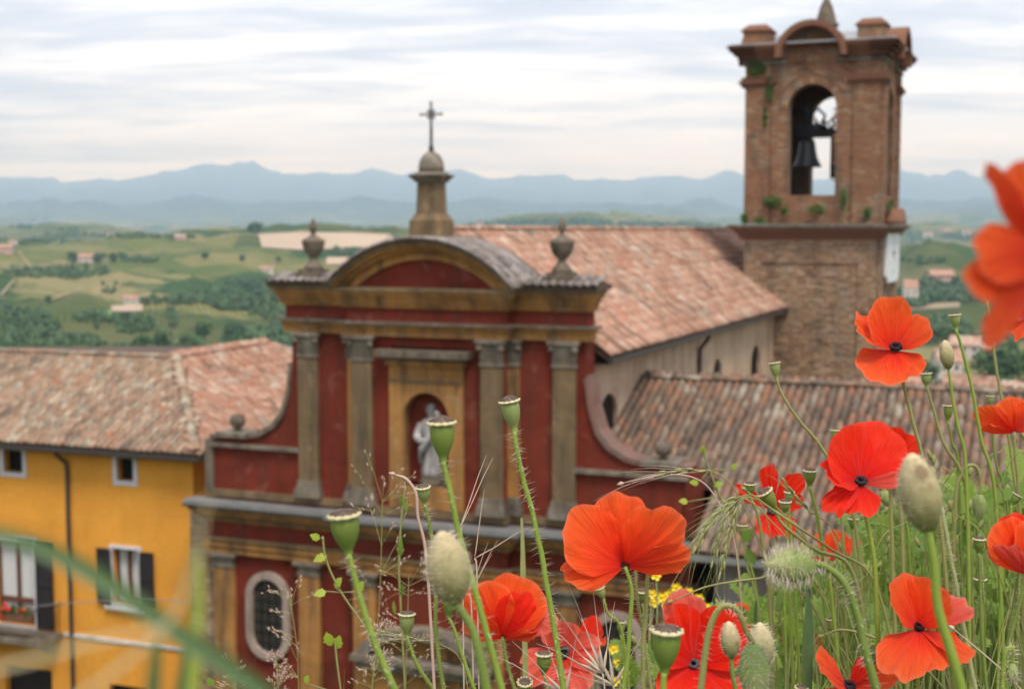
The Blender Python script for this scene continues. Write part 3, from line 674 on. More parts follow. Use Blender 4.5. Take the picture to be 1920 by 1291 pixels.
# nave
NW, NL, ZE, ZR = 3.78, 33.5, 12.22, 14.78
WIN = [(2.1, 9.4, 10.38, .69), (8.04, 9.6, 10.46, .54), (13.15, 9.2, 10.35, .57), (18.85, 9.05, 10.18, .75)]
mb = MB(); mb.box(NW-.5, NW, .6, NL, 0, 9.0)
ys = [.6]; 
for (yc, z0, zs, hw) in WIN: ys += [yc-hw, yc+hw]
ys.append(NL)
for k in range(0, len(ys), 2): mb.box(NW-.5, NW, ys[k], ys[k+1], 9.0, ZE)
for (yc, z0, zs, hw) in WIN:
    if z0 > 9.0: mb.box(NW-.5, NW, yc-hw, yc+hw, 9.0, z0)
    n = 12
    for k in range(n):
        a0, a1 = math.pi*k/n, math.pi*(k+1)/n
        pts_ = [(yc+hw*math.cos(a1), zs+hw*.9*math.sin(a1)), (yc+hw*math.cos(a0), zs+hw*.9*math.sin(a0)), (yc+hw*math.cos(a0), ZE), (yc+hw*math.cos(a1), ZE)]
        mb.prismx(pts_, NW-.5, NW)
mb.build('nave_wall', 'nave_render', church)
MB().box(-NW, -NW+.5, .6, NL, 0, ZE).build('nave_wall', 'nave_render', church)
MB().box(-NW+.5, NW-.5, NL-.5, NL, 0, ZE).build('apse_wall', 'nave_render', church)
for (yc, z0, zs, hw) in WIN:
    wdw = MB().prismx([(yc-hw-.02, z0-.02)] + [(yc+hw+.02, z0-.02)] + [(yc+(hw+.02)*math.cos(math.pi*k/12), zs+hw*.9*math.sin(math.pi*k/12)) for k in range(13)], NW-.16, NW-.11).build('nave_window', 'dark_glass', church)
    MB().box(NW-.108, NW-.08, yc-.02, yc+.02, z0, zs+hw*.85).box(NW-.106, NW-.082, yc-hw, yc+hw, (z0+zs)/2+.2, (z0+zs)/2+.24).build('glazing_bars', 'iron', wdw)
OV = .46; slope = (ZR-ZE)/NW; ze = ZE - OV*slope
for s in (-1, 1):
    rf = MB().prism([(0, ZR), (s*(NW+OV), ze), (s*(NW+OV), ze+.14), (0, ZR+.14)] if s < 0 else [(0, ZR+.14), (NW+OV, ze+.14), (NW+OV, ze), (0, ZR)], .75, NL+.3).build('nave_roof', 'roof_board', church)
    if s > 0:
        vd = Vector((-(NW+OV), 0, ZR-ze)); Ls = vd.length
        tile_roof(rf, (NW+OV+.05, .8, ze+.13), (0, 1, 0), vd, NL-.6, Ls-.1, lambda a, b: True, 'pink', 300, .225, .37, CW)
        mb = MB().box(NW+OV-.02, NW+OV+.10, .7, NL, ze-.03, ze+.10); mb.build('gutter', 'gutter_metal', rf)
        MB().box(NW, NW+OV-.03, .7, NL, ze-.06, ze-.02).build('eaves_board', 'dark_wood', rf)
    else:
        vd = Vector((NW+OV, 0, ZR-ze)); mb = MB().box(-NW-OV, -NW-OV+.1, .7, NL, ze-.02, ze+.1).build('gutter', 'gutter_metal', rf)
        tile_roof(rf, (-NW-OV-.05, NL+.2, ze+.13), (0, -1, 0), vd, NL-.6, vd.length-.1, lambda a, b: True, 'pink', 0, .225, .37, CW)
    if s > 0: ridge_row(rf, (0, .8, ZR+.20), (0, NL+.2, ZR+.20), 'pink', .40, .14)
dp = MB().tube([(NW+OV, 10.35, ze), (NW+OV-.1, 10.4, ze-.2), (NW+.10, 10.55, ze-.5), (NW+.08, 10.6, ze-.8), (NW+.08, 10.6, 7)], .065, 8).build('downpipe', 'gutter_metal', church)
MB().prismx([(.6, 0), (.8, 0), (.8, ZE), (.6, ZE)], -NW, NW).build('nave_front_wall', 'nave_render', church)
MB().prism([(-NW, ZE), (NW, ZE), (0, ZR)], .61, .79).build('nave_gable', 'nave_render', church)
# statue in the niche
def statue():
    root = tag(empty('statue', CW @ Vector((0.02, -.02, Z0)), -A_CH), 'pale weathered stone saint in robes standing in the arched niche', 'statue')
    mb = MB(); mb.lathe([(.001, 0), (.34, 0), (.34, .10), (.30, .12), (.30, .20), (.001, .21)], 0, 0, 0, 10); mb.build('plinth', 'dark_stone', root)
    vs = []; fs = []; seg = 26
    prof = [(0.20, .30, .23, .0), (.30, .31, .22, .0), (.5, .29, .20, .01), (.8, .26, .19, .02), (1.05, .24, .18, .01), (1.2, .25, .18, 0), (1.35, .29, .19, -.01), (1.48, .30, .18, -.02), (1.56, .24, .15, -.02), (1.61, .10, .10, -.02), (1.66, .085, .09, -.03), (1.70, .11, .12, -.04), (1.78, .125, .14, -.04), (1.87, .12, .135, -.04), (1.94, .08, .09, -.03), (1.965, .01, .01, -.03)]
    for z, rx, ry, dx in prof:
        for k in range(seg):
            a = 2*math.pi*k/seg; fold = 1 + (.10*math.sin(a*6+z*2.3) + .05*math.sin(a*11-z*4))*max(0, min(1, (1.5-z)*1.4))
            vs.append((dx + rx*fold*math.cos(a), ry*fold*math.sin(a), z))
    n = len(prof)
    for i in range(n-1):
        for k in range(seg): m = (k+1) % seg; fs.append((i*seg+k, i*seg+m, (i+1)*seg+m, (i+1)*seg+k))
    fs.append(tuple(range(seg))[::-1]); fs.append(tuple((n-1)*seg+k for k in range(seg)))
    mb = MB().add(vs, fs, .5)
    mb.tube(spline([(.25, -.02, 1.47), (.34, -.14, 1.32), (.30, -.26, 1.48), (.26, -.30, 1.68)], 5), [.11]*4+[.10]*4+[.085]*4+[.06]*4, 10)       # raised arm in its sleeve
    mb.tube(spline([(-.27, -.02, 1.45), (-.36, -.10, 1.18), (-.22, -.24, 1.08), (-.02, -.28, 1.12)], 5), [.12]*4+[.11]*4+[.085]*4+[.055]*4, 10)
    for k, (dx, dz) in enumerate(((-.045, .13), (-.015, .16), (.015, .155), (.045, .12), (.075, .06))):
        mb.tube([(.26+dx*.4, -.30, 1.68), (.26+dx, -.315, 1.68+dz*.6), (.26+dx*1.1, -.33, 1.68+dz)], [.022, .018, .012], 6)
    for dx in (-.03, 0, .03, .055): mb.tube([(-.02, -.28, 1.12+dx*.6), (.05, -.30, 1.12+dx), (.10, -.27, 1.11+dx)], [.02, .018, .012], 6)
    mb.box(-.055, -.005, -.185, -.15, 1.79, 1.83)        # nose
    body = mb.build('figure', 'statue_stone', root, True)
    MB().tube(spline([(.31, -.02, 1.5), (.1, -.22, 1.25), (-.2, -.22, .85), (-.3, -.05, .5)], 6), [.05]*6+[.09]*7+[.06]*6, 8).build('mantle', 'statue_stone', root, True)
statue()
# ------------------------------------------------------------------ bell tower behind the nave
TX0, TX1, TY0, TY1 = 2.54, 7.60, 22.0, 27.6
TCX, TCY = (TX0+TX1)/2, (TY0+TY1)/2; HX, HY = (TX1-TX0)/2, (TY1-TY0)/2
tower = tag(empty('bell_tower', CW @ Vector((TCX, TCY, 0)), -A_CH), 'tall brick bell tower with open arched belfry behind the nave', 'tower')
ZC0, ZC1, ZB1 = 14.62, 15.22, 21.15      # shaft top, belfry floor, belfry wall top
AW, AZ0, AZS = .89, 16.25, 19.52          # belfry arch
MB().box(-HX+.05, HX-.05, -HY+.05, HY-.05, 0, ZC0).build('shaft_core', 'mortar', tower)
def masonry(name, mat, face, x0, x1, z0, z1, bl, bh, depth, jitter, skip=lambda x, z: False, ragged=0.0):
    """courses of bricks laid on one face; face maps (along, out, up) to the tower frame"""
    mb = MB(); z = z0; r = 0
    while z < z1-.01:
        h = bh*random.uniform(1-ragged*.5, 1+ragged*.7); h = min(h, z1-z)
        x = x0 - (bl/2 if r % 2 else 0)*random.uniform(.7, 1.1)
        while x < x1:
            l = bl*random.uniform(1-ragged, 1+ragged); a, b = max(x, x0), min(x+l, x1); x += l
            if b-a < .03 or skip((a+b)/2, z+h/2): continue
            g = .006; d = depth + random.uniform(-jitter, jitter)
            vs = [face(q, w_, k) for q, w_, k in ((a+g, -.02, z+g), (b-g, -.02, z+g), (b-g, -.02, z+h-g), (a+g, -.02, z+h-g), (a+g, d, z+g), (b-g, d, z+g), (b-g, d, z+h-g), (a+g, d, z+h-g))]
            mb.add(vs, [(4, 5, 6, 7), (0, 1, 5, 4), (1, 2, 6, 5), (2, 3, 7, 6), (3, 0, 4, 7)])
        z += h; r += 1
    return mb.build(name, mat, tower, kind='stuff')
front = lambda off: (lambda a, o, z: (a, -HY+.05-o+off, z))
right = lambda off: (lambda a, o, z: (HX-.05+o-off, a, z))
masonry('stonework', 'tower_stone', front(0), -HX+.72, HX-.72, 6.5, 13.75, .23, .09, .035, .022, ragged=.6)
for s in (-1, 1): masonry('brick_quoin', 'tower_stone', front(0), min(s*(HX-.72), s*(HX-.05)), max(s*(HX-.72), s*(HX-.05)), 6.5, ZC0, .27, .085, .10, .012)
masonry('brick_band', 'tower_stone', front(0), -HX+.72, HX-.72, 13.75, ZC0, .27, .085, .10, .01)
masonry('stonework', 'tower_stone', right(0), -HY+.9, HY-.9, 6.5, 12.9, .23, .09, .04, .02, skip=lambda a, z: abs(a-.9) < .28 and 11.2 < z < 12.7, ragged=.3)
for s in (-1, 1): masonry('brick_quoin', 'tower_stone', right(0), min(s*(HY-.9), s*(HY-.05)), max(s*(HY-.9), s*(HY-.05)), 6.5, ZC0, .27, .085, .10, .012)
masonry('brick_band', 'tower_stone', right(0), -HY+.9, HY-.9, 12.9, ZC0, .27, .085, .10, .01)
MB().box(HX-.06, HX-.04, .62, 1.18, 11.2, 12.7).build('slit_window', 'dark_glass', tower)
def tband(name, mat, z0, z1, pr, par=tower, hx=None, hy=None):
    hx, hy = hx or HX, hy or HY
    return MB().box(-hx-pr, hx+pr, -hy-pr, hy+pr, z0, z1).build(name, mat, par)
cb = tband('cornice', 'brick_dark', ZC0, ZC0+.12, .10); 
for z0, z1, pr, mt in ((.125, .24, .18, 'brick_dark'), (.245, .36, .30, 'brick_dark'), (.365, .46, .42, 'brick_dark'), (.465, .56, .52, 'dark_stone')): tband('cornice_step', mt, ZC0+z0, ZC0+z1, pr, cb)
# belfry: four corner piers and arched walls between them
def arched_wall(name, face_fn, half, thick):
    """wall with an arched opening, laid in (along, depth, up)"""
    mb = MB(); n = 14
    def bx(a0, a1, z0, z1):
        vs = [face_fn(a, d, z) for z in (z0, z1) for a, d in ((a0, 0), (a1, 0), (a1, thick), (a0, thick))]
        mb.add(vs, [(0,3,2,1),(4,5,6,7),(0,1,5,4),(1,2,6,5),(2,3,7,6),(3,0,4,7)])
    bx(-half, -AW, ZC1, ZB1); bx(AW, half, ZC1, ZB1); bx(-AW, AW, ZC1, AZ0)
    for k in range(n):
        a0, a1 = math.pi*k/n, math.pi*(k+1)/n
        q = [(AW*math.cos(a1), AZS+AW*math.sin(a1)), (AW*math.cos(a0), AZS+AW*math.sin(a0)), (AW*math.cos(a0), ZB1), (AW*math.cos(a1), ZB1)]
        vs = [face_fn(a, d, z) for d in (0, thick) for a, z in q]
        mb.add(vs, [(0,1,2,3),(7,6,5,4),(0,4,5,1),(1,5,6,2),(2,6,7,3),(3,7,4,0)])
    return mb.build(name, 'mortar', tower)
TH = .72
arched_wall('belfry_wall', lambda a, d, z: (a, -HY+.06+d, z), HX-.06, TH)
arched_wall('belfry_wall', lambda a, d, z: (-a, HY-.06-d, z), HX-.06, TH)
arched_wall('belfry_wall', lambda a, d, z: (HX-.06-d, a, z), HY-.06-TH-.002, TH)
arched_wall('belfry_wall', lambda a, d, z: (-HX+.06+d, -a, z), HY-.06-TH-.002, TH)
inarch = lambda a, z: (abs(a) < AW+.02 and AZ0 < z < AZS) or (z >= AZS and math.hypot(a, z-AZS) < AW+.30) or (abs(a) < AW+.02 and z > AZ0 and z < AZS)
for fc, hf in ((front(-.0), HX), (right(-.0), HY)):
    masonry('brickwork', 'belfry_brick', fc, -hf+1.0, hf-1.0, ZC1, ZB1, .27, .082, .03, .010, inarch)
    for s in (-1, 1):
        a, b = min(s*(hf-1.0), s*(hf-.02)), max(s*(hf-1.0), s*(hf-.02))
        masonry('brick_pilaster', 'belfry_brick', fc, a, b, ZC1, ZB1, .27, .082, .12, .010)
for ff in (lambda a, o, z: (a, -HY+.05-o, z), lambda a, o, z: (HX-.05+o, a, z)):       # arch stones
    n = 21
    for k in range(n):
        a0, a1 = math.pi*k/n+.012, math.pi*(k+1)/n-.012; mb = MB(); r0, r1 = AW, AW+.27
        d = .055 + random.uniform(-.012, .012)
        q = [(r0*math.cos(a0), AZS+r0*math.sin(a0)), (r1*math.cos(a0), AZS+r1*math.sin(a0)), (r1*math.cos(a1), AZS+r1*math.sin(a1)), (r0*math.cos(a1), AZS+r0*math.sin(a1))]
        mb.add([ff(a, o, z) for o in (-.3, d) for a, z in q], [(0,3,2,1),(4,5,6,7),(0,1,5,4),(1,2,6,5),(2,3,7,6),(3,0,4,7)]); mb.build('arch_brick', 'belfry_brick', tower)
for sx in (-1, 1):                                       # capitals on the corner pilasters
    for sy in (-1, 1):
        cx, cy = sx*(HX-.5), sy*(HY-.5); c = None
        for z0, z1, g in ((20.34, 20.42, .60), (20.425, 20.50, .66), (20.505, 20.58, .72), (20.62, 20.72, .63)):
            o_ = MB().box(cx-g, cx+g, cy-g, cy+g, z0, z1)
            c = o_.build('pier_capital', 'brick_dark', tower) if c is None else (o_.build('moulding', 'brick_dark', c) and c)
MB().box(-HX+TH, HX-TH, -HY+TH, HY-TH, ZC1, ZC1+.12).build('belfry_floor', 'dark_stone', tower)
MB().box(-HX+.1, HX-.1, -HY+.1, HY-.1, ZB1+.002, ZB1+.25).build('belfry_ceiling', 'mortar', tower)
# top cornice, lifted into a half round over each arch
ARC_R = 1.05
def top_step(par, z0, z1, pr, r0, r1, mat):
    o = None
    for (fn, hf) in ((lambda a, d, z: (a, -HY-d, z), HX), (lambda a, d, z: (HX+d, a, z), HY), (lambda a, d, z: (-a, HY+d, z), HX), (lambda a, d, z: (-HX-d, -a, z), HY)):
        mb = MB()
        for s in (-1, 1):
            a0, a1 = (-(hf+pr), -r0) if s < 0 else (r0, hf+pr)
            mb.add([fn(a, d, z) for z in (z0, z1) for a, d in ((a0, pr), (a1, pr), (a1, -.45), (a0, -.45))], [(0,1,2,3),(7,6,5,4),(0,4,5,1),(1,5,6,2),(2,6,7,3),(3,7,4,0)])
        n = 18; zc = 21.36
        for k in range(n):
            b0, b1 = math.pi*k/n, math.pi*(k+1)/n
            q = [(r0*math.cos(b0), zc+r0*math.sin(b0)), (r1*math.cos(b0), zc+r1*math.sin(b0)), (r1*math.cos(b1), zc+r1*math.sin(b1)), (r0*math.cos(b1), zc+r0*math.sin(b1))]
            mb.add([fn(a, d, z) for d in (-.45, pr+.004) for a, z in q], [(0,3,2,1),(4,5,6,7),(0,1,5,4),(1,2,6,5),(2,3,7,6),(3,0,4,7)])
        if par is None: par = mb.build('top_cornice', mat, tower)
        else: mb.build('cornice_step', mat, par)
    return par
tcn = top_step(None, 21.16, 21.36, .10, .96, 1.16, 'pale_pink_stone' if False else 'grey_stone')
top_step(tcn, 21.365, 21.52, .24, 1.0, 1.20, 'brick_dark'); top_step(tcn, 21.525, 21.66, .38, 1.04, 1.24, 'brick_dark'); top_step(tcn, 21.665, 21.79, .52, 1.08, 1.28, 'brick_dark'); top_step(tcn, 21.795, 21.86, .60, 1.12, 1.33, 'brick_dark')
for fn in (lambda a, d, z: (a, -HY+.04-d, z), lambda a, d, z: (HX-.04+d, a, z)):          # brick filling of each half round
    n = 14; pts_ = [(1.0*math.cos(math.pi*k/n), 21.36+1.0*math.sin(math.pi*k/n)) for k in range(n+1)]
    vs = [fn(a, 0, z) for a, z in pts_] + [fn(a, -.3, z) for a, z in pts_]; m_ = len(pts_)
    MB().add(vs, [tuple(range(m_)), tuple(range(2*m_-1, m_-1, -1))]).build('arch_filling', 'belfry_brick', tower)
    mb = MB(); z = 21.17; r_ = 0
    while z < 22.26:
        hw_ = math.sqrt(max(.01, .97**2-max(0, z+.04-21.36)**2)); a = -hw_
        while a < hw_:
            b = min(hw_, a+.26); mb.add([fn(q, d, k) for d in (.0, .03) for q, k in ((a+.006, z), (b-.006, z), (b-.006, z+.07), (a+.006, z+.07))], [(4,5,6,7),(0,1,5,4),(1,2,6,5),(2,3,7,6),(3,0,4,7)]); a = b
        z += .082
    mb.build('brickwork', 'belfry_brick', tower, kind='stuff')
MB().box(-HX-.5, HX+.5, -HY-.5, HY+.5, 21.865, 21.93).build('roof_deck', 'lead_sheet', tower)
n = 16                                                     # two barrel roofs crossing
for ax in (0, 1):
    pts_ = [(1.22*math.cos(math.pi*k/n), 21.42+1.22*math.sin(math.pi*k/n)+(.004 if ax else 0)) for k in range(n+1)]
    mb = MB()
    if ax == 0: mb.prism(pts_, -HY+.1, HY-.1)
    else: mb.prismx([(a, z) for a, z in pts_], -HX+.1, HX-.1)
    mb.build('barrel_roof', 'lead_sheet', tower, True)
for sx in (-1, 1):
    for sy in (-1, 1):
        cx, cy = sx*(HX-.42), sy*(HY-.42)
        bk = MB().box(cx-.50, cx+.50, cy-.50, cy+.50, 21.93, 22.42).build('corner_block', 'belfry_brick', tower)
        MB().box(cx-.57, cx+.57, cy-.57, cy+.57, 22.425, 22.50).add([(cx-.56, cy-.56, 22.50), (cx+.56, cy-.56, 22.50), (cx+.56, cy+.56, 22.50), (cx-.56, cy+.56, 22.50), (cx-.34, cy-.34, 22.70), (cx+.34, cy-.34, 22.70), (cx+.34, cy+.34, 22.70), (cx-.34, cy+.34, 22.70)], [(4,5,6,7),(0,1,5,4),(1,2,6,5),(2,3,7,6),(3,0,4,7)]).build('cap', 'brick_dark', bk)
pn = MB().lathe([(.001, 0), (.42, 0), (.42, .55), (.50, .58), (.50, .68), (.40, .72), (.36, .95), (.24, 1.35), (.10, 1.65), (.08, 1.72), (.11, 1.78), (.06, 1.9), (.001, 1.95)], 0, 0, 22.3, 8, rot=.39).build('pinnacle', 'dark_stone', tower)
# clock on the side of the tower, little barrel hood over it
ck = MB().add([(HX+d, a, z) for d in (.08, .20) for a, z in ((-1.7, 13.25), (-1.3, 12.98), (1.7, 12.98), (2.1, 13.25), (2.1, 14.95), (1.7, 15.18), (-1.3, 15.18), (-1.7, 14.95))], [tuple(range(8))[::-1], tuple(range(8, 16))] + [(i, (i+1) % 8, (i+1) % 8+8, i+8) for i in range(8)]).build('clock_face', 'clock_enamel', tower)
h_ = MB()
for ang, ln, wd in ((R(70), .72, .05), (R(-35), .5, .07)):
    c_, s_ = math.cos(ang), math.sin(ang)
    h_.add([(HX+.215, .2+c_*l+s_*w_, 14.1+s_*l-c_*w_) for l, w_ in ((-.15, -wd), (ln, -wd*.4), (ln, wd*.4), (-.15, wd))], [(0, 1, 2, 3)])
h_.lathe([(.001, 0), (.08, 0), (.08, .02), (.001, .02)], 0, 0, 0, 6)
h_.v = [v if v[0] > 1 else (HX+.21+v[2], .2+v[0], 14.1+v[1]) for v in h_.v]
h_.build('hands', 'clock_mark', ck)
for k in range(12):
    a = k*math.pi/6; MB().add([(HX+.204, .2+math.cos(a)*r+math.sin(a)*w_, 14.1+math.sin(a)*r*.95-math.cos(a)*w_) for r, w_ in ((.76, -.035), (.92, -.035), (.92, .035), (.76, .035))], [(0, 1, 2, 3)]).build('hour_mark', 'clock_mark', ck)
n = 10; pts_ = [(.2+1.5*math.cos(math.pi*k/n), 15.2+.62*math.sin(math.pi*k/n)) for k in range(n+1)]
MB().prismx(pts_, HX-.1, HX+.50).build('clock_hood', 'brick_dark', tower, True)
# bells
def bell(x, y, z, s, label):
    root = tag(empty('bell', CW @ Vector((x, y, z)), -A_CH), label, 'bell', 'bells in the belfry')
    MB().lathe([(.001, .98), (.12, .99), (.24, .93), (.29, .82), (.31, .6), (.36, .35), (.44, .15), (.52, .02), (.54, -.02), (.50, -.03), (.40, .12), (.001, .5)], 0, 0, 0, 20).v
    mb = MB().lathe([(.001*s, .98*s), (.12*s, .99*s), (.24*s, .93*s), (.29*s, .82*s), (.31*s, .6*s), (.36*s, .35*s), (.44*s, .15*s), (.52*s, .02*s), (.54*s, -.02*s), (.49*s, -.02*s), (.38*s, .14*s), (.001, .5*s)], 0, 0, 0, 22); mb.build('bell_body', 'bronze', root, True)
    MB().tube([(0, 0, .5*s), (0, 0, .06*s)], .02*s, 6).lathe([(.001, -.07*s), (.07*s, 0), (.001, .07*s)], 0, 0, .04*s, 8).build('clapper', 'iron', root)
    MB().box(-.08*s, .08*s, -.06*s, .06*s, .98*s, 1.22*s).build('crown_staple', 'iron', root)
    hs = MB().box(-.55*s, .55*s, -.09*s, .09*s, 1.22*s, 1.50*s); 
    for q in (-1, 1):
        hs.tube([(q*.48*s, 0, 1.5*s), (q*.62*s, 0, 1.8*s), (q*.36*s, 0, 2.05*s), (q*.12*s, 0, 1.9*s), (q*.1*s, 0, 1.5*s)], .05*s, 6)
    hs.tube([(0, 0, 1.5*s), (0, 0, 2.15*s)], .07*s, 6).build('headstock', 'iron', root)
bell(4.55, 24.1, 17.45, 1.08, 'grey bronze bell nearest the front arch of the belfry')
bell(5.75, 25.2, 17.5, .95, 'dark bronze bell hanging behind the pale bell in the belfry')
bell(6.55, 24.0, 17.5, .6, 'small bell showing in the side arch of the belfry')
bf = tag(empty('bell_support', CW @ Vector((TCX, TCY, 18.9)), -A_CH), 'dark iron beams carrying the bells across the belfry opening', 'beams')
MB().box(-HX+TH, HX-TH, -.78, -.62, -.28, -.05).build('beam', 'iron', bf); MB().box(-HX+TH, HX-TH, .32, .46, -.28, -.05).build('beam', 'iron', bf)
MB().box(-.02, .10, -HY+TH, HY-TH, -.03, .12).build('cross_beam', 'iron', bf)
for k in range(5):
    x = -.2+k*.32; MB().tube([(x, -.7, -.05), (x+.05, -.7, .2), (x-.05, -.7, .42)], [.05, .07, .03], 6).build('bracket', 'iron', bf)
MB().box(.25, .75, .05, .2, -1.9, -.3).build('motor_plate', 'iron', bf)

# ------------------------------------------------------------------ low building against the right side of the nave
sac = tag(empty('sacristy', CW @ Vector((NW, 4.86, 0)), -A_CH), 'low building with mossy brown tiled roof leaning on the nave wall', 'building')
SL = .43; SX1 = 15.5; YE = -6.6; ZRS = 11.02; XS = 3.05      # ridge height, eave run, x where the roof clears the church wing
rf = MB(); 
def sz(y): return ZRS + SL*y
rf.add([(0, -4.15, sz(-4.15)), (XS, -4.15, sz(-4.15)), (XS, YE, sz(YE)), (SX1, YE, sz(YE)), (SX1, 0, ZRS), (0, 0, ZRS)], [(0, 1, 2, 3, 4, 5)])
rf.add([(0, -4.15, sz(-4.15)-.16), (XS, -4.15, sz(-4.15)-.16), (XS, YE, sz(YE)-.16), (SX1, YE, sz(YE)-.16), (SX1, 0, ZRS-.16), (0, 0, ZRS-.16)], [(5, 4, 3, 2, 1, 0)])
for a, b in (((0, -4.15), (XS, -4.15)), ((XS, -4.15), (XS, YE)), ((XS, YE), (SX1, YE)), ((SX1, YE), (SX1, 0))):
    rf.add([(*a, sz(a[1])), (*b, sz(b[1])), (*b, sz(b[1])-.16), (*a, sz(a[1])-.16)], [(0, 3, 2, 1)])
rf = rf.build('roof', 'roof_board', sac)
SW = CW @ Matrix.Translation((NW, 4.86, 0))
vlen = math.hypot(YE, SL*YE)
tile_roof(rf, (0.1, YE-.03, sz(YE)+.01), (1, 0, 0), (0, -YE, -SL*YE), SX1-.1, vlen, lambda a, b: a > XS-.05 or b > vlen*(1-4.15/6.6)+.05, 'brown', 300, .205, .34, SW)
MB().prismx([(0, ZRS), (4.5, ZRS-1.9), (4.5, ZRS-2.06), (0, ZRS-.16)], 0, SX1).build('back_roof', 'roof_board', sac)
ridge_row(rf, (0.1, .02, ZRS+.09), (SX1, .02, ZRS+.09), 'brown', .36, .14)
ridge_row(rf, (.10, -4.1, sz(-4.1)+.09), (.10, -.1, ZRS+.06), 'brown', .36, .12, 'verge_tile')
MB().box(XS+.45, SX1-.1, YE+.55, YE+.95, 0, sz(YE)-.02).build('front_wall', 'grey_wall', sac)
MB().box(XS+.45, XS+.85, YE+.95, -4.2, 0, sz(YE)+.1).build('side_wall', 'grey_wall', sac)
MB().box(SX1-.5, SX1-.1, YE+.95, 4.3, 0, sz(YE)+.1).build('side_wall', 'grey_wall', sac)
MB().box(.1, SX1-.5, 4.0, 4.4, 0, ZRS-2.0).build('rear_wall', 'grey_wall', sac)
MB().box(XS, SX1, YE-.12, YE-.0, sz(YE)-.14, sz(YE)-.02).build('gutter', 'lead_sheet', sac)
MB().box(XS+.45, SX1-.1, YE+.49, YE+.55, 6.55, 6.75).build('string_course', 'grey_stone', sac)
for k, x in enumerate((4.95, 7.3, 9.9, 12.2)):
    d = MB().box(x-.55, x+.55, YE+.47, YE+.56, 4.2, 6.35).build('shutter', 'teal_paint', sac)
    for q in range(12): MB().box(x-.48, x+.48, YE+.452, YE+.472, 4.3+q*.165, 4.40+q*.165).build('louvre', 'teal_paint', d)

# ------------------------------------------------------------------ yellow house on the left
B_H = R(20); HO = Vector(CW @ Vector((-7.59, .8, 0)))
house = tag(empty('yellow_house', HO, -B_H), 'yellow painted house with hipped tile roof, dark shutters and a small balcony', 'house')
HW = Matrix.Translation(HO) @ Matrix.Rotation(-B_H, 4, 'Z')
ZEH = 9.0
def holes_wall(x0, x1, z0, z1, holes, y0, y1):
    """wall slab with rectangular openings"""
    xs = sorted(set([x0, x1] + [h for q in holes for h in q[:2]])); zs = sorted(set([z0, z1] + [h for q in holes for h in q[2:]])); mb = MB()
    for i in range(len(xs)-1):
        for j in range(len(zs)-1):
            cx, cz = (xs[i]+xs[i+1])/2, (zs[j]+zs[j+1])/2
            if any(a < cx < b and c < cz < d for a, b, c, d in holes): continue
            mb.add([(xs[i], y0, zs[j]), (xs[i+1], y0, zs[j]), (xs[i+1], y0, zs[j+1]), (xs[i], y0, zs[j+1])], [(0, 1, 2, 3)])
    for a, b, c, d in holes:
        mb.add([(a, y0, c), (b, y0, c), (b, y0, d), (a, y0, d), (a, y1, c), (b, y1, c), (b, y1, d), (a, y1, d)], [(0, 4, 5, 1), (1, 5, 6, 2), (2, 6, 7, 3), (3, 7, 4, 0)])
    return mb
HOLES = [(-2.44, -1.90, 8.10, 8.74), (-6.3, -5.64, 8.10, 8.74), (-10.2, -9.6, 8.10, 8.74), (-2.66, -1.80, 4.66, 6.18), (-6.75, -5.36, 3.66, 6.14), (-10.6, -9.7, 4.66, 6.18), (-6.5, -4.85, .05, 2.42), (-2.9, -1.6, .05, 2.28)]
holes_wall(-16, 0, 0, ZEH, HOLES, 0, .32).build('front_wall', 'yellow_paint', house)
MB().box(-.3, -.002, .01, 14, 0, ZEH-.01).build('side_wall', 'yellow_paint', house)
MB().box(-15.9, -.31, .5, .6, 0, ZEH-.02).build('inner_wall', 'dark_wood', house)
def trim(x0, x1, z0, z1, w_, name='window', pane='dark_glass', curtain=False, mull=True):
    fr = MB().box(x0-w_, x0, -.03, .04, z0-w_, z1+w_).box(x1, x1+w_, -.03, .04, z0-w_, z1+w_).box(x0, x1, -.03, .04, z1, z1+w_).box(x0, x1, -.03, .04, z0-w_, z0).build(name, 'white_trim', house)
    MB().box(x0, x1, .22, .24, z0, z1).build('pane', pane, fr)
    if mull:
        MB().box(x0, x0+.07, .16, .21, z0, z1).box(x1-.07, x1, .16, .21, z0, z1).box((x0+x1)/2-.06, (x0+x1)/2+.06, .16, .21, z0, z1).box(x0+.07, x1-.07, .162, .208, z1-.07, z1).build('sash', 'window_wood', fr)
    if curtain:
        vs = []; fs = []; n = 26
        for s0, s1 in ((x0+.09, (x0+x1)/2-.07), ((x0+x1)/2+.07, x1-.09)):
            b = len(vs)
            for k in range(n+1):
                x = s0+(s1-s0)*k/n; y = .205+.012*math.sin(k*1.9); vs += [(x, y, z0+.05), (x, y, z1-.07)]
            fs += [(b+2*k, b+2*k+2, b+2*k+3, b+2*k+1) for k in range(n)]
        MB().add(vs, fs).build('net_curtain', 'curtain', fr)
    return fr
for h in HOLES[:3]:
    f_ = trim(*h, .13, 'attic_window', mull=False)
    mb = MB()
    for k in range(3): mb.tube([(h[0]+(h[1]-h[0])*(k+1)/4, .12, h[2]), (h[0]+(h[1]-h[0])*(k+1)/4, .12, h[3])], .012, 5)
    mb.build('grille', 'iron', f_)
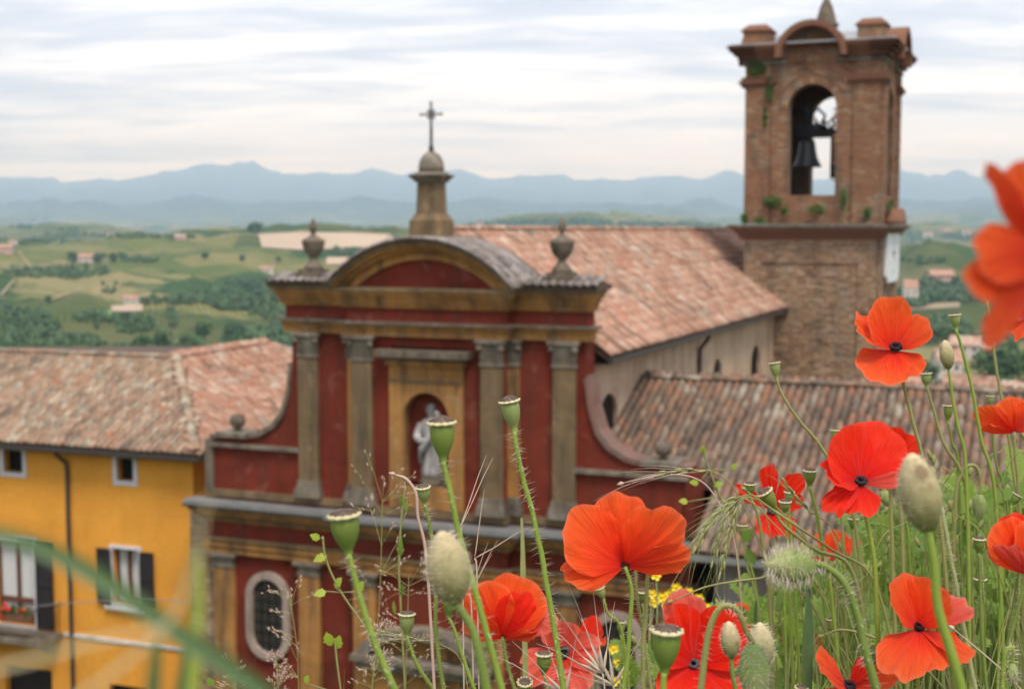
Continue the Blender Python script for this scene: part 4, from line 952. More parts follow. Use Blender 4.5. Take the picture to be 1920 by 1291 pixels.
def shutter(x0, x1, z0, z1, par):
    s_ = MB().box(x0, x0+.06, -.10, -.05, z0, z1).box(x1-.06, x1, -.10, -.05, z0, z1).box(x0+.06, x1-.06, -.10, -.05, z1-.08, z1).box(x0+.06, x1-.06, -.10, -.05, z0, z0+.09).box(x0+.06, x1-.06, -.10, -.05, (z0+z1)/2-.04, (z0+z1)/2+.04).build('shutter', 'dark_wood', par)
    n = int((z1-z0)/.075); mb = MB()
    for k in range(n):
        z = z0+.09+(z1-z0-.17)*k/n; mb.prismx([(-.095, z), (-.055, z+.05), (-.05, z+.06), (-.09, z+.012)], x0+.06, x1-.06)
    mb.build('louvres', 'dark_wood', s_, kind='stuff')
w1 = trim(*HOLES[3], .10, 'shuttered_window', curtain=True); shutter(-3.14, -2.70, 4.60, 6.16, w1); shutter(-1.72, -1.28, 4.60, 6.16, w1)
MB().box(-2.9, -1.55, -.12, .03, 4.46, 4.555).build('sill', 'white_trim', w1)
w2 = trim(*HOLES[4], .10, 'balcony_door', curtain=True); shutter(-5.24, -4.66, 3.66, 6.14, w2); shutter(-7.42, -6.86, 3.66, 6.14, w2)
MB().box(-6.69, -5.42, .13, .2, 4.28, 4.42).build('door_rail', 'window_wood', w2); MB().box(-6.69, -5.42, .135, .2, 3.66, 4.0).build('door_panel', 'window_wood', w2)
w3 = trim(*HOLES[5], .10, 'shuttered_window', curtain=True); shutter(-11.1, -10.72, 4.60, 6.16, w3); shutter(-9.58, -9.2, 4.60, 6.16, w3)
MB().box(-6.5, -4.85, .2, .24, .05, 2.42).build('garage_door', 'dark_wood', house); MB().box(-2.9, -1.6, .2, .24, .05, 2.28).build('street_door', 'dark_wood', house)
MB().box(-4.35, -.02, -.05, .01, 3.50, 3.60).build('string_course', 'white_trim', house); MB().box(-16, -7.6, -.05, .01, 3.50, 3.60).build('string_course', 'white_trim', house)
bal = MB().box(-7.5, -4.42, -.95, .02, 3.42, 3.58).build('balcony', 'grey_stone', house)
for x in (-7.1, -4.85): MB().prismx([(-.75, 3.42), (0, 3.42), (0, 2.95), (-.12, 2.98)], x-.11, x+.11).build('bracket', 'grey_stone', bal)
mb = MB()
for k in range(27): mb.tube([(-7.42+k*.114, -.88, 3.58), (-7.42+k*.114, -.88, 4.42)], .010, 5)
for k in range(7): mb.tube([(-4.46, -.88+.13*k, 3.58), (-4.46, -.88+.13*k, 4.42)], .010, 5).tube([(-7.46, -.88+.13*k, 3.58), (-7.46, -.88+.13*k, 4.42)], .010, 5)
mb.build('railing_bars', 'iron', bal); MB().box(-7.48, -4.44, -.90, -.86, 4.42, 4.46).box(-4.48, -4.44, -.86, 0, 4.421, 4.459).build('handrail', 'iron', bal)
def flowerbox(x0, x1, label):
    fb = tag(empty('flower_box', HW @ Vector(((x0+x1)/2, -.98, 4.16)), -B_H), label, 'flower box', 'flower boxes on the balcony rail'); hw = (x1-x0)/2
    MB().box(-hw, hw, -.09, .09, 0, .17).build('trough', 'brick_dark', fb)
    lf = MB(); fl = MB()
    for k in range(150):
        p = Vector((random.uniform(-hw, hw), random.uniform(-.13, .1), .14+random.uniform(0, .22))); a = Vector((random.uniform(-1, 1), random.uniform(-1, 1), random.uniform(-.3, 1))).normalized()*.05; b = a.orthogonal().normalized()*.045
        lf.add([p-a-b*.3, p+b, p+a, p-b], [(0, 1, 2, 3)])
    lf.build('leaves', 'leaf_dark', fb, kind='stuff')
    for k in range(9): fl.lathe([(.001, -.04), (.05, -.02), (.06, .02), (.03, .05), (.001, .055)], random.uniform(-hw, hw), random.uniform(-.16, -.02), random.uniform(.05, .42), 7)
    fl.build('blossoms', 'geranium_red', fb)
dp = MB().tube([(-4.25, -.40, ZEH-.1), (-4.22, -.30, ZEH-.25), (-4.08, -.09, ZEH-.5), (-4.06, -.08, ZEH-.75), (-4.06, -.08, 0)], .06, 8).build('downpipe', 'gutter_metal', house)
# hipped roof: front slope, slope towards the church, far hip
OVH = .42; RX, RY, RZ = -3.50, 4.5, 1.98        # ridge corner measured from the wall corner
ex0, ey0, ezh = OVH, -OVH, ZEH
RLX = 5.6                                            # how far the side ridge runs back
fz = MB().add([(-16, ey0, ezh), (ex0, ey0, ezh), (RX, RY, ezh+RZ), (-16, RY, ezh+RZ), (-16, ey0, ezh-.12), (ex0, ey0, ezh-.12), (RX, RY, ezh+RZ-.14), (-16, RY, ezh+RZ-.14)], [(0, 1, 2, 3), (7, 6, 5, 4), (0, 4, 5, 1), (1, 5, 6, 2)]).build('front_roof', 'roof_board', house)
vf = Vector((0, RY-ey0, RZ)); Lf = vf.length
tile_roof(fz, (-15.9, ey0-.04, ezh+.01), (1, 0, 0), vf, 16.4, Lf, lambda a, b: a < 16.35+(RX-ex0)*b/Lf, 'house', 300, .215, .36, HW)
EB = 13.6
sz_ = MB().add([(ex0, ey0+.002, ezh+.001), (ex0, EB, ezh+.001), (RX, RY+RLX, ezh+RZ+.001), (RX, RY+.002, ezh+RZ+.001), (ex0, ey0+.002, ezh-.12), (ex0, EB, ezh-.12), (RX, RY+RLX, ezh+RZ-.14), (RX, RY, ezh+RZ-.14)], [(0, 1, 2, 3), (7, 6, 5, 4), (0, 4, 5, 1)]).build('side_roof', 'roof_board', house)
vs2 = Vector((RX-ex0, 0, RZ)); Ls2 = vs2.length
tile_roof(sz_, (ex0+.04, ey0+.1, ezh+.012), (0, 1, 0), vs2, EB+OVH, Ls2, lambda a, b: (RY-ey0)*b/Ls2 < a < (EB-ey0) - (EB-RY-RLX)*b/Ls2, 'pink', 150, .215, .36, HW)
MB().add([(ex0, EB, ezh), (-8, EB, ezh), (RX, RY+RLX, ezh+RZ)], [(0, 1, 2)]).build('rear_roof', 'roof_board', house)
MB().add([(RX, RY, ezh+RZ), (RX, RY+RLX, ezh+RZ), (-8, EB, ezh), (-16, EB, ezh), (-16, RY, ezh+RZ)], [(0, 1, 2, 3, 4)]).build('rear_roof', 'roof_board', house)
ridge_row(fz, (ex0-.02, ey0-.0, ezh+.10), (RX, RY, ezh+RZ+.10), 'house', .36, .15, 'hip_tile')
ridge_row(fz, (-15.9, RY, ezh+RZ+.07), (RX, RY, ezh+RZ+.07), 'house', .38, .14)
ridge_row(sz_, (RX, RY, ezh+RZ+.07), (RX, RY+RLX, ezh+RZ+.07), 'pink', .38, .14)
ridge_row(sz_, (ex0, EB, ezh+.08), (RX, RY+RLX, ezh+RZ+.07), 'pink', .38, .14, 'hip_tile')
MB().box(-16, ex0+.10, ey0-.13, ey0-.01, ezh-.12, ezh-.01).box(ex0+.0, ex0+.10, ey0-.01, EB, ezh-.119, ezh-.011).build('gutter', 'gutter_metal', house)
MB().box(-16, ex0-.02, ey0+.0, -.002, ezh-.16, ezh-.122).build('soffit', 'roof_board', house)
# brick pier between house and church front, and the wires along the wall
pr = tag(empty('brick_pier', CW @ Vector((-6.93, .2, 0)), -A_CH), 'narrow worn brick strip between yellow house and red church front', 'wall')
MB().box(-.32, .50, 0, .5, 0, 7.8).build('pier_body', 'mortar', pr)
mb = MB()
for r_ in range(92):
    x = -.32 - (.12 if r_ % 2 else 0)
    while x < .5:
        a, b = max(x, -.32), min(x+.25, .5); x += .25
        if b-a > .03: mb.box(a+.006, b-.006, -.03-random.uniform(0, .02), .01, r_*.085+.004, r_*.085+.079)
mb.build('bricks', 'tower_stone', pr, kind='stuff')
def wire(pts, label):
    w_ = MB().tube(spline([HW @ Vector(p) for p in pts], 6), .014, 5).build('overhead_wire', 'wire'); tag(w_, label, 'wire', 'wires on the yellow house')
wire([(-9, -.5, 4.2), (-6.5, -.75, 4.25), (-4, -.6, 4.62), (-2, -.35, 4.86), (0.2, -.25, 5.0)], 'thin slack wire crossing the yellow house below its shuttered window')
flowerbox(-6.9, -5.9, 'flower box with red geraniums in the middle of the balcony rail')
flowerbox(-5.8, -4.7, 'flower box with red geraniums at the right end of the balcony rail')
# ------------------------------------------------------------------ plants rooted in the tower's masonry
def tuft(x, y, z, rx, rz, n, label, out=.25, axis='y'):
    o = tag(empty('wall_plant', CW @ Vector((x, y, z)), -A_CH), label, 'plant', 'plants growing on the bell tower'); mb = MB()
    for k in range(n):
        a, r = random.uniform(0, 2*math.pi), math.sqrt(random.random()); d = random.uniform(0, out)
        p = Vector((rx*r*math.cos(a), -d, rz*r*math.sin(a))) if axis == 'y' else Vector((d, rx*r*math.cos(a), rz*r*math.sin(a)))
        u = Vector((random.uniform(-1, 1), random.uniform(-1, .2), random.uniform(-1, 1))).normalized()*random.uniform(.03, .08); v = u.orthogonal().normalized()*.045
        mb.add([p-u, p+v, p+u, p-v], [(0, 1, 2, 3)])
    mb.build('leaves', 'leaf_tuft', o, kind='stuff'); st = MB()
    for k in range(5): st.tube([(0, .05, -rz*.3) if axis == 'y' else (-.05, 0, -rz*.3), (random.uniform(-rx, rx)*.7, -out*.6, random.uniform(-rz, rz)*.7) if axis == 'y' else (out*.6, random.uniform(-rx, rx)*.7, random.uniform(-rz, rz)*.7)], .012, 4)
    st.build('stems', 'leaf_dark', o)
leafmat('leaf_tuft', (.035, .075, .018), (.10, .165, .04))
ty = TY0 - .06
tuft(3.0, ty, 21.05, .40, .28, 170, 'ivy clump under the cornice at the top left of the bell tower'); tuft(3.5, ty, 20.25, .16, .55, 110, 'ivy strand hanging below the cornice clump on the left pier')
tuft(3.35, ty, 19.2, .10, .4, 50, 'thin ivy wisp halfway up the left pier of the belfry', .12)
tuft(3.7, ty, 16.05, .40, .22, 170, 'bushy green plant at the foot of the left belfry pier', .3); tuft(4.15, ty, 15.7, .16, .2, 60, 'little green tuft just left of the belfry sill')
tuft(5.35, ty, 15.75, .36, .16, 110, 'green plant growing under the sill of the belfry arch', .3); tuft(6.35, ty, 16.1, .16, .45, 90, 'narrow climbing plant right of the belfry arch')
tuft(3.25, ty-.1, 15.35, .25, .14, 70, 'low weeds on the ledge at the left corner of the tower'); tuft(2.62, ty, 15.45, .12, .25, 60, 'small weed hanging at the left edge of the belfry foot')
tuft(7.2, ty, 15.6, .14, .26, 70, 'small plant at the right corner of the belfry foot'); tuft(7.68, 23.6, 15.9, .3, .25, 70, 'green tuft at the foot of the side arch', .2, 'x')
# ------------------------------------------------------------------ trees on the hills
def crown_mesh(seed, kind):
    rnd = random.Random(seed); mb = MB(); lobes = []
    if kind == 'round':
        for k in range(9): lobes.append((Vector((rnd.uniform(-.32, .32), rnd.uniform(-.32, .32), rnd.uniform(.34, .82))), rnd.uniform(.2, .32)))
    elif kind == 'tall':
        for k in range(8): lobes.append((Vector((rnd.uniform(-.07, .07), rnd.uniform(-.07, .07), .16+k*.105)), .16-.012*k))
    else:
        for k in range(7): lobes.append((Vector((rnd.uniform(-.42, .42), rnd.uniform(-.3, .3), rnd.uniform(.25, .55))), rnd.uniform(.18, .28)))
    for c, r in lobes:
        for q in range(42):
            d = Vector((rnd.gauss(0, 1), rnd.gauss(0, 1), rnd.gauss(0, 1))).normalized(); p = c + d*r*rnd.uniform(.72, 1.08)
            s = rnd.uniform(.045, .085); u = (d.orthogonal().normalized()*s); u.rotate(Matrix.Rotation(rnd.uniform(0, 6), 3, d)); v = d.cross(u)*rnd.uniform(.6, 1) + d*rnd.uniform(-.4, .4)*s
            mb.add([p-u-v, p+u-v*.6, p+u*.7+v, p-u*.8+v*.7], [(0, 1, 2, 3)], rnd.random())
    me_o = mb.build('crown', 'leaf_far'); me = me_o.data; bpy.data.objects.remove(me_o); return me
CROWN = {k: [crown_mesh(11*i+len(k), k) for i in range(3)] for k in ('round', 'tall', 'bush')}
tk = MB().tube([(0, 0, -.06), (.01, 0, .2), (-.01, .01, .45), (0, 0, .7)], [.045, .034, .026, .008], 6)
for a in range(5): tk.tube([(0, 0, .26+.06*a), (.16*math.cos(a*2.4), .16*math.sin(a*2.4), .45+.06*a)], [.02, .006], 4)
tko = tk.build('trunk', 'roof_board'); TRUNK = tko.data; bpy.data.objects.remove(tko)
def tree(px, py, hpx, label, kind='round', wide=1.0, group='single trees on the hills'):
    p = land_hit(px, py)
    if p is None: return
    d = (p-CAM).dot(CF); h = hpx*d/FPX
    t_ = tag(empty({'round': 'tree', 'tall': 'cypress_tree', 'bush': 'shrub'}[kind], p, random.uniform(0, 6)), label, 'tree' if kind != 'bush' else 'shrub', group)
    for nm, me in (('crown', random.choice(CROWN[kind])), ('trunk', TRUNK)):
        o = bpy.data.objects.new(nm, me); col.objects.link(o); o.parent = t_; o.scale = (h*wide, h*wide, h)
tree(470, 437, 18, 'dark round tree on the skyline left of the ploughed field'); tree(483, 436, 20, 'taller dark tree on the skyline at the ploughed field corner')
tree(137, 493, 22, 'dark tree at the left of the white farmhouse among trees'); tree(186, 496, 22, 'dark tree at the right of the white farmhouse among trees')
tree(213, 492, 18, 'round tree beginning the hedge right of the white farmhouse'); tree(383, 486, 14, 'lone round tree in the pale green vineyard', wide=1.2)
tree(456, 490, 13, 'small lone tree right of the vineyard centre', wide=1.1); tree(522, 492, 12, 'small lone tree above the dark wood by the church')
tree(272, 572, 16, 'round tree close to the right of the grey farmhouse', wide=1.2); tree(90, 568, 14, 'small tree where the farm track meets the vineyard')
tree(182, 618, 12, 'small tree in the field under the hedge'); tree(28, 642, 18, 'bushy tree just above the yellow house roof at far left', wide=1.1)
tree(310, 662, 46, 'tall dark tree behind the ridge of the yellow house', wide=.85); tree(266, 664, 36, 'dark tree left of the tall one behind the yellow house ridge', wide=.9)
tree(385, 640, 40, 'large dark tree in the hollow beyond the house roof', wide=.9); tree(440, 645, 38, 'broad green tree right of the large dark tree in the hollow', wide=1.1)
tree(350, 655, 28, 'mid green tree between the tall dark trees in the hollow', wide=1.0); tree(325, 615, 14, 'small round bush-like tree above the hollow', wide=1.2)
tree(1885, 720, 78, 'tall dark conifer above the village on the right', 'tall', 1.5); tree(1860, 705, 50, 'dark conifer left of the tall conifer', 'tall', 1.6); tree(1910, 715, 60, 'dense green tree right of the tall conifer', wide=1.0)
tree(1845, 700, 36, 'round tree between the village houses', wide=1.1); tree(1742, 720, 40, 'dark tree in front of the white village house', wide=.9); tree(1765, 735, 22, 'low tree by the white village house', wide=1.2)
tree(1720, 735, 18, 'bush beside the red roof behind the tiled ridge', 'bush'); tree(1858, 738, 22, 'small dark tree at the end of the long red roof', wide=1.1)
tree(1727, 640, 30, 'dark tree on the slope right of the tower', wide=1.2); tree(1755, 642, 34, 'round dark tree in the row right of the tower', wide=1.2); tree(1785, 645, 34, 'dark tree at the end of the row right of the tower', wide=1.2)
tree(62, 417, 9, 'small tree near the top of the far left hill'); tree(85, 414, 9, 'small tree standing on the far left hilltop')
# woods and hedges: masses nobody could count
def woods():
    mb = MB(); rnd = random.Random(5)
    area = [(60, 514, 60, 7, 40, 12), (130, 518, 40, 6, 30, 13), (330, 565, 50, 8, 40, 14), (400, 560, 60, 12, 60, 16), (480, 545, 60, 20, 80, 16), (520, 575, 45, 28, 110, 18), (440, 570, 50, 14, 70, 16), (540, 610, 30, 30, 70, 20),
            (150, 512, 55, 9, 50, 12), (235, 487, 30, 5, 30, 11), (282, 489, 20, 4, 16, 9), (205, 540, 16, 12, 14, 9), (185, 598, 45, 7, 45, 14), (250, 612, 40, 14, 60, 16), (60, 612, 60, 22, 70, 18), (20, 590, 40, 18, 36, 16), (90, 645, 40, 14, 26, 18), (30, 640, 30, 12, 30, 18), (140, 640, 40, 10, 30, 15), (320, 590, 16, 10, 16, 10), (210, 655, 60, 8, 20, 16), (480, 640, 60, 14, 80, 24), (400, 655, 120, 8, 40, 20), (530, 640, 30, 14, 40, 24),
            (150, 441, 70, 4, 60, 7), (230, 444, 70, 4, 70, 7), (100, 452, 60, 4, 40, 7), (60, 456, 40, 3, 24, 6), (40, 425, 20, 3, 12, 6), (320, 446, 40, 3, 26, 6), (130, 432, 16, 4, 12, 7), (355, 447, 12, 2, 8, 7),
            (960, 424, 80, 8, 120, 8), (1060, 418, 90, 6, 110, 8), (1180, 424, 80, 6, 80, 8), (1280, 428, 70, 6, 80, 9), (1360, 432, 40, 5, 40, 8), (900, 436, 40, 5, 40, 8), (740, 446, 12, 3, 8, 8), (650, 475, 36, 5, 40, 12), (600, 478, 18, 4, 16, 12),
            (1770, 545, 80, 18, 120, 16), (1850, 540, 60, 22, 110, 20), (1720, 560, 30, 18, 60, 18), (1800, 560, 60, 10, 60, 18), (1730, 490, 40, 5, 30, 10), (1760, 620, 60, 16, 70, 20), (1840, 665, 50, 14, 50, 22), (1740, 700, 30, 14, 30, 20), (1890, 600, 40, 16, 30, 16), (1860, 640, 60, 16, 50, 20), (1760, 440, 70, 6, 60, 7), (1840, 445, 60, 6, 60, 7), (1720, 452, 30, 5, 24, 7)]
    for (cx, cy, rx, ry, n, hp) in area:
        for k in range(n):
            a, r = rnd.uniform(0, 2*math.pi), math.sqrt(rnd.random()); x, y = cx+rx*r*math.cos(a), cy+ry*r*math.sin(a)
            d0 = ray(x, y); p = land_hit(x, y)
            if p is None or p.y > 6000: continue
            d = (p-CAM).dot(CF); h = hp*rnd.uniform(.6, 1.1)*d/FPX; ww = h*rnd.uniform(.40, .6); base = rnd.uniform(0, .9)
            for q in range(26):
                dv = Vector((rnd.gauss(0, 1), rnd.gauss(0, 1), abs(rnd.gauss(0, 1))*.9+rnd.uniform(-.3, .1))).normalized(); dd = p + Vector((dv.x*ww, dv.y*ww, h*.25+dv.z*h*.72))*rnd.uniform(.8, 1.08) if False else p + Vector((dv.x*ww*rnd.uniform(.8, 1.1), dv.y*ww*rnd.uniform(.8, 1.1), h*.25+dv.z*h*.7*rnd.uniform(.8, 1.1)))
                s = h*rnd.uniform(.11, .2); u = dv.orthogonal().normalized()*s; u.rotate(Matrix.Rotation(rnd.uniform(0, 6), 3, dv)); v = dv.cross(u)
                mb.add([dd-u-v*.8, dd+u*.9-v, dd+u+v*.7, dd-u*.7+v], [(0, 1, 2, 3)], min(1, max(0, base+rnd.uniform(-.2, .3))))
    o = mb.build('woodland', 'leaf_far', None, kind='stuff'); tag(o, 'dark green woods and hedges on the vineyard hills', 'woods')
woods()
# ------------------------------------------------------------------ farmhouses and the village on the right
def farmhouse(px, py, wpx, hpx, label, wall='far_wall', rot=0.0, dp=.6, roof='tile_pink', rise=.35):
    p = land_hit(px, py)
    if p is None: return
    d = (p-CAM).dot(CF); w_, h = wpx*d/FPX, hpx*d/FPX; dq = w_*dp; hb = h*(1-rise)
    r_ = tag(empty('farmhouse', p - Vector((0, 0, 1.0)), math.atan2(-p.x, p.y)*.6+rot), label, 'house', 'houses on the hills'); hb += 1
    MB().box(-w_/2, w_/2, -dq/2, dq/2, -3, hb).add([(-w_/2, -dq/2, hb), (-w_/2, dq/2, hb), (-w_/2, 0, hb+h*rise*.96), (w_/2, -dq/2, hb), (w_/2, dq/2, hb), (w_/2, 0, hb+h*rise*.96)], [(0, 2, 1), (3, 4, 5)]).build('wall', wall, r_)
    e_ = .08*w_*.5
    rf_ = MB().prismx([(-dq/2-e_, hb-e_*.5), (0, hb+h*rise), (0, hb+h*rise+.25), (-dq/2-e_, hb-e_*.5+.25)], -w_/2-e_, w_/2+e_).prismx([(dq/2+e_, hb-e_*.5), (dq/2+e_, hb-e_*.5+.25), (0, hb+h*rise+.25), (0, hb+h*rise)], -w_/2-e_, w_/2+e_).build('roof', roof, r_)
    MB().box(w_*.22, w_*.22+.9, -.4, .5, hb+h*rise*.4, hb+h*rise+1.1).build('chimney', 'brick_dark', rf_)
    nw = max(2, min(6, int(w_/3.2))); nf = 2 if hb > 5.5 else 1
    for i in range(nw):
        for j in range(nf):
            x = -w_/2 + w_*(i+.5)/nw; z = 1 + (hb-1)*(j+.45)/nf; q = MB().box(x-.5, x+.5, -dq/2-.06, -dq/2+.02, z-.75, z+.75).build('window', 'dark_wood', r_)
            MB().box(x-.38, x+.38, -dq/2-.08, -dq/2-.061, z-.6, z+.6).build('pane', 'dark_glass', q)
farmhouse(160, 491, 26, 15, 'white farmhouse between dark trees on the upper left slope', rot=.2); farmhouse(248, 570, 26, 17, 'grey white farmhouse above the bare patch on the left hill', rot=-.3)
farmhouse(8, 474, 30, 16, 'orange walled house at the left picture edge on the hill', 'far_wall_pink'); farmhouse(338, 449, 20, 10, 'reddish house on the crest left of the ploughed field', 'far_wall_pink'); farmhouse(500, 509, 24, 10, 'pale farmhouse above the wood beside the church cornice')
farmhouse(25, 458, 14, 8, 'small pale house on the ridge at far left'); farmhouse(207, 442, 12, 6, 'tiny pinkish house among the hedges of the far ridge'); farmhouse(208, 668, 36, 12, 'red roof peeping over the ridge of the yellow house', 'far_wall_pink')
farmhouse(875, 432, 12, 9, 'tiny white house on the far wooded hill right of the pedestal'); farmhouse(900, 424, 14, 6, 'pinkish cottage on the far wooded hill', 'far_wall_pink'); farmhouse(1052, 446, 66, 17, 'long pale farm building behind the right urn', rot=.1); farmhouse(1092, 436, 10, 7, 'small white house beside the long farm building')
farmhouse(1762, 532, 44, 26, 'pinkish house with red roof in the trees right of the tower', 'far_wall_pink', .3); farmhouse(1706, 568, 26, 44, 'tall pale house hidden by the tower edge', 'far_wall', .2)
farmhouse(1812, 672, 56, 42, 'white house with tiled roof above the village', 'far_wall', -.35, .8); farmhouse(1775, 715, 46, 60, 'tall white house in the village right of the tower', 'far_wall', .25, .8); farmhouse(1820, 752, 92, 48, 'long low white building with red roof in the village', 'far_wall', -.3, .4)
farmhouse(1712, 745, 52, 40, 'small reddish house just above the brown roof ridge', 'far_wall_pink', .1); farmhouse(1848, 668, 30, 26, 'brown roofed cottage behind the white village house', 'far_wall_pink', .4); farmhouse(1905, 745, 50, 30, 'pale walled house at the right picture edge', 'far_wall', -.5)
farmhouse(1776, 437, 14, 9, 'small pink house among far woods right of the tower', 'far_wall_pink'); farmhouse(1740, 444, 18, 8, 'tiny pale house among far woods right of the tower'); farmhouse(1812, 442, 16, 10, 'tiny white house in the far woods near the red petal')
# ------------------------------------------------------------------ the flower bank in front of the lens
def V3(a, b, c): return CR*a + CU*b - CF*c               # right, up, towards the viewer
def petalmat(name, c_in, c_out, edge):
    t = NT(name); ra = t.new('ShaderNodeAttribute', attribute_name='rad').outputs['Fac']; la = t.new('ShaderNodeAttribute', attribute_name='lat').outputs['Fac']
    cb = t.new('ShaderNodeCombineXYZ'); t.link(t.math('MULTIPLY', la, 15), cb.inputs[0]); t.link(t.math('MULTIPLY', ra, 1.3), cb.inputs[1]); t.link(t.math('MULTIPLY', t.objrnd(), 40), cb.inputs[2])
    vein = t.noise(cb.outputs[0], 1.6, 4, .6); soft = t.noise(cb.outputs[0], .35, 3)
    c = t.mix(t.ramp(ra, [(.1, (0, 0, 0)), (.85, (1, 1, 1))]), c_in, c_out)
    c = t.mix(t.ramp(ra, [(.9, (0, 0, 0)), (1, (.7,)*3)]), c, edge)
    c = t.mix(.32, c, t.ramp(vein, [(.3, (.62, .45, .45)), (.65, (1.08, 1.05, 1.05))]), 'MULTIPLY')
    c = t.mix(t.ramp(ra, [(.03, (1, 1, 1)), (.08, (0, 0, 0))]), c, (.03, .004, .006))
    t.base(c, .48, .22); t.bump(t.math('ADD', vein, t.math('MULTIPLY', soft, 1.2)), .8, .0016)
    t.b.inputs['Sheen Weight'].default_value = .12; t.b.inputs['Sheen Roughness'].default_value = .4
    tr = t.new('ShaderNodeBsdfTranslucent'); mx = t.new('ShaderNodeMixShader'); mx.inputs[0].default_value = .42
    t.link(c, tr.inputs[0]); t.link(t.b.outputs[0], mx.inputs[1]); t.link(tr.outputs[0], mx.inputs[2]); t.link(mx.outputs[0], t.o.inputs[0])
petalmat('petal_orange', (.97, .022, .004), (1.0, .122, .02), (1.0, .22, .085))
petalmat('petal_red', (.92, .008, .003), (1.0, .036, .007), (1.0, .075, .035))
petalmat('petal_pink', (.80, .04, .025), (.88, .14, .09), (.92, .30, .22))
def stemmat(name, c1, c2):
    t = NT(name); n = t.noise(t.coord('Object'), 90, 3); t.base(t.mix(n, c1, c2), .5, .35); t.b.inputs['Subsurface Weight'].default_value = 0
stemmat('stem_green', (.17, .245, .03), (.27, .34, .05)); stemmat('stem_olive', (.20, .21, .06), (.30, .28, .095)); stemmat('stem_moss', (.125, .18, .03), (.20, .25, .05)); stemmat('stem_pale', (.27, .33, .12), (.38, .42, .19))
stemmat('capsule_green', (.135, .19, .03), (.19, .25, .05)); stemmat('capsule_pale', (.215, .26, .075), (.29, .325, .115))
stemmat('crown_cream', (.50, .42, .20), (.62, .55, .32)); stemmat('crown_brown', (.10, .065, .05), (.19, .13, .09))
stemmat('bud_tan', (.30, .25, .11), (.40, .33, .17)); stemmat('bud_green', (.17, .21, .06), (.28, .31, .11)); stemmat('bud_purple', (.10, .055, .045), (.16, .09, .06))
stemmat('hair_pale', (.55, .45, .34), (.70, .60, .48)); stemmat('straw', (.46, .36, .26), (.60, .48, .37)); stemmat('stamen_dark', (.005, .003, .005), (.012, .007, .01))
stemmat('yellow_petal', (.85, .55, .01), (.92, .68, .03)); stemmat('blade_green', (.055, .105, .035), (.09, .15, .05)); stemmat('blade_lime', (.26, .31, .04), (.34, .37, .07)); stemmat('blade_dry', (.42, .36, .19), (.55, .47, .27))
stemmat('ear_green', (.22, .25, .08), (.34, .35, .14)); stemmat('ear_pink', (.42, .27, .21), (.56, .38, .30))
leafmat('leaf_meadow', (.09, .18, .022), (.26, .35, .06), .35); t = leafmat('grass_mixed', (.1, .1, .1), (.2, .2, .2), .3)
gc = t.ramp(t.attr(), [(0, (.085, .15, .03)), (.4, (.17, .235, .055)), (.7, (.25, .275, .10)), (.86, (.30, .28, .12)), (1, (.48, .40, .24))]); t.base(gc, .6, .3)
leafmat('leaf_lime', (.30, .38, .03), (.42, .48, .06), .4)
def bud_mat():
    t = NT('bud_skin'); g = t.new('ShaderNodeAttribute', attribute_name='rad').outputs['Fac']; n = t.noise(t.coord('Object'), 260, 4, .6); n2 = t.noise(t.coord('Object'), 120, 3)
    c = t.mix(g, (.17, .19, .05), (.60, .48, .29)); c = t.mix(t.ramp(n2, [(.54, (0, 0, 0)), (.68, (.7,)*3)]), c, (.15, .085, .05)); c = t.mix(.4, c, t.ramp(n, [(.3, (.5, .5, .45)), (.7, (1.15, 1.1, 1.0))]), 'MULTIPLY'); t.base(c, .7, .2); t.bump(n, .5, .0006)  # tan skin, greener at the base; the top is paled as a painted highlight
    t = NT('bud_skin_green'); n = t.noise(t.coord('Object'), 220, 4, .6); g = t.new('ShaderNodeAttribute', attribute_name='rad').outputs['Fac']
    c = t.mix(n, (.15, .22, .045), (.32, .37, .13)); c = t.mix(t.ramp(g, [(.4, (0, 0, 0)), (1, (.75,)*3)]), c, (.46, .42, .22)); t.base(c, .65, .25); t.bump(n, .5, .0006)
bud_mat()
def root_at(p): return Vector((p.x, p.y, near_height(p.x, p.y)))
RND = random.Random(21)
def to_ground(path):
    """carry a path on from its last point down to the soil in one easy bend"""
    last = path[-1]; dv = (path[-1]-path[-2]).normalized(); g = near_height(last.x, last.y)
    if last.z < g + .015: return path
    h = last.z - g; c = last + dv*h*.35
    if c.z > last.z - h*.1: c.z = last.z - h*.1
    e = Vector((c.x + dv.x*h*.12, c.y + dv.y*h*.12, 0)); e.z = near_height(e.x, e.y)-.01
    return path + [last*(1-t)**2 + c*2*t*(1-t) + e*t*t for t in (.08, .18, .3, .45, .6, .8, 1.0)]
def stem_path(pts, d, n=7, sway=0.0):
    """pts are photograph points from the top down; the stem goes on to the ground"""
    w3 = [P(x, y, d if not isinstance(d, (tuple, list)) else d[min(i, len(d)-1)]) for i, (x, y) in enumerate(pts)]
    return to_ground(spline(w3, n))
def make_hairs(mb, path, rad, n, length, spread=1.0, lo=0.0, hi=1.0):
    tot = len(path)-1
    for k in range(n):
        s = RND.uniform(lo, hi)*tot; i = min(int(s), tot-1); p = path[i].lerp(path[i+1], s-i); t_ = (path[i+1]-path[i]).normalized(); a = t_.orthogonal().normalized(); a.rotate(Matrix.Rotation(RND.uniform(0, 6.283), 3, t_))
        dv = (a + t_*RND.uniform(-.35, .35)).normalized(); l = length*RND.uniform(.6, 1.15); r0 = length*.035; b = t_.cross(a).normalized()
        q = p + a*rad; mb.add([q+b*r0, q-b*r0, q+t_*r0*1.6, q+dv*l], [(0, 1, 3), (1, 2, 3), (2, 0, 3)])
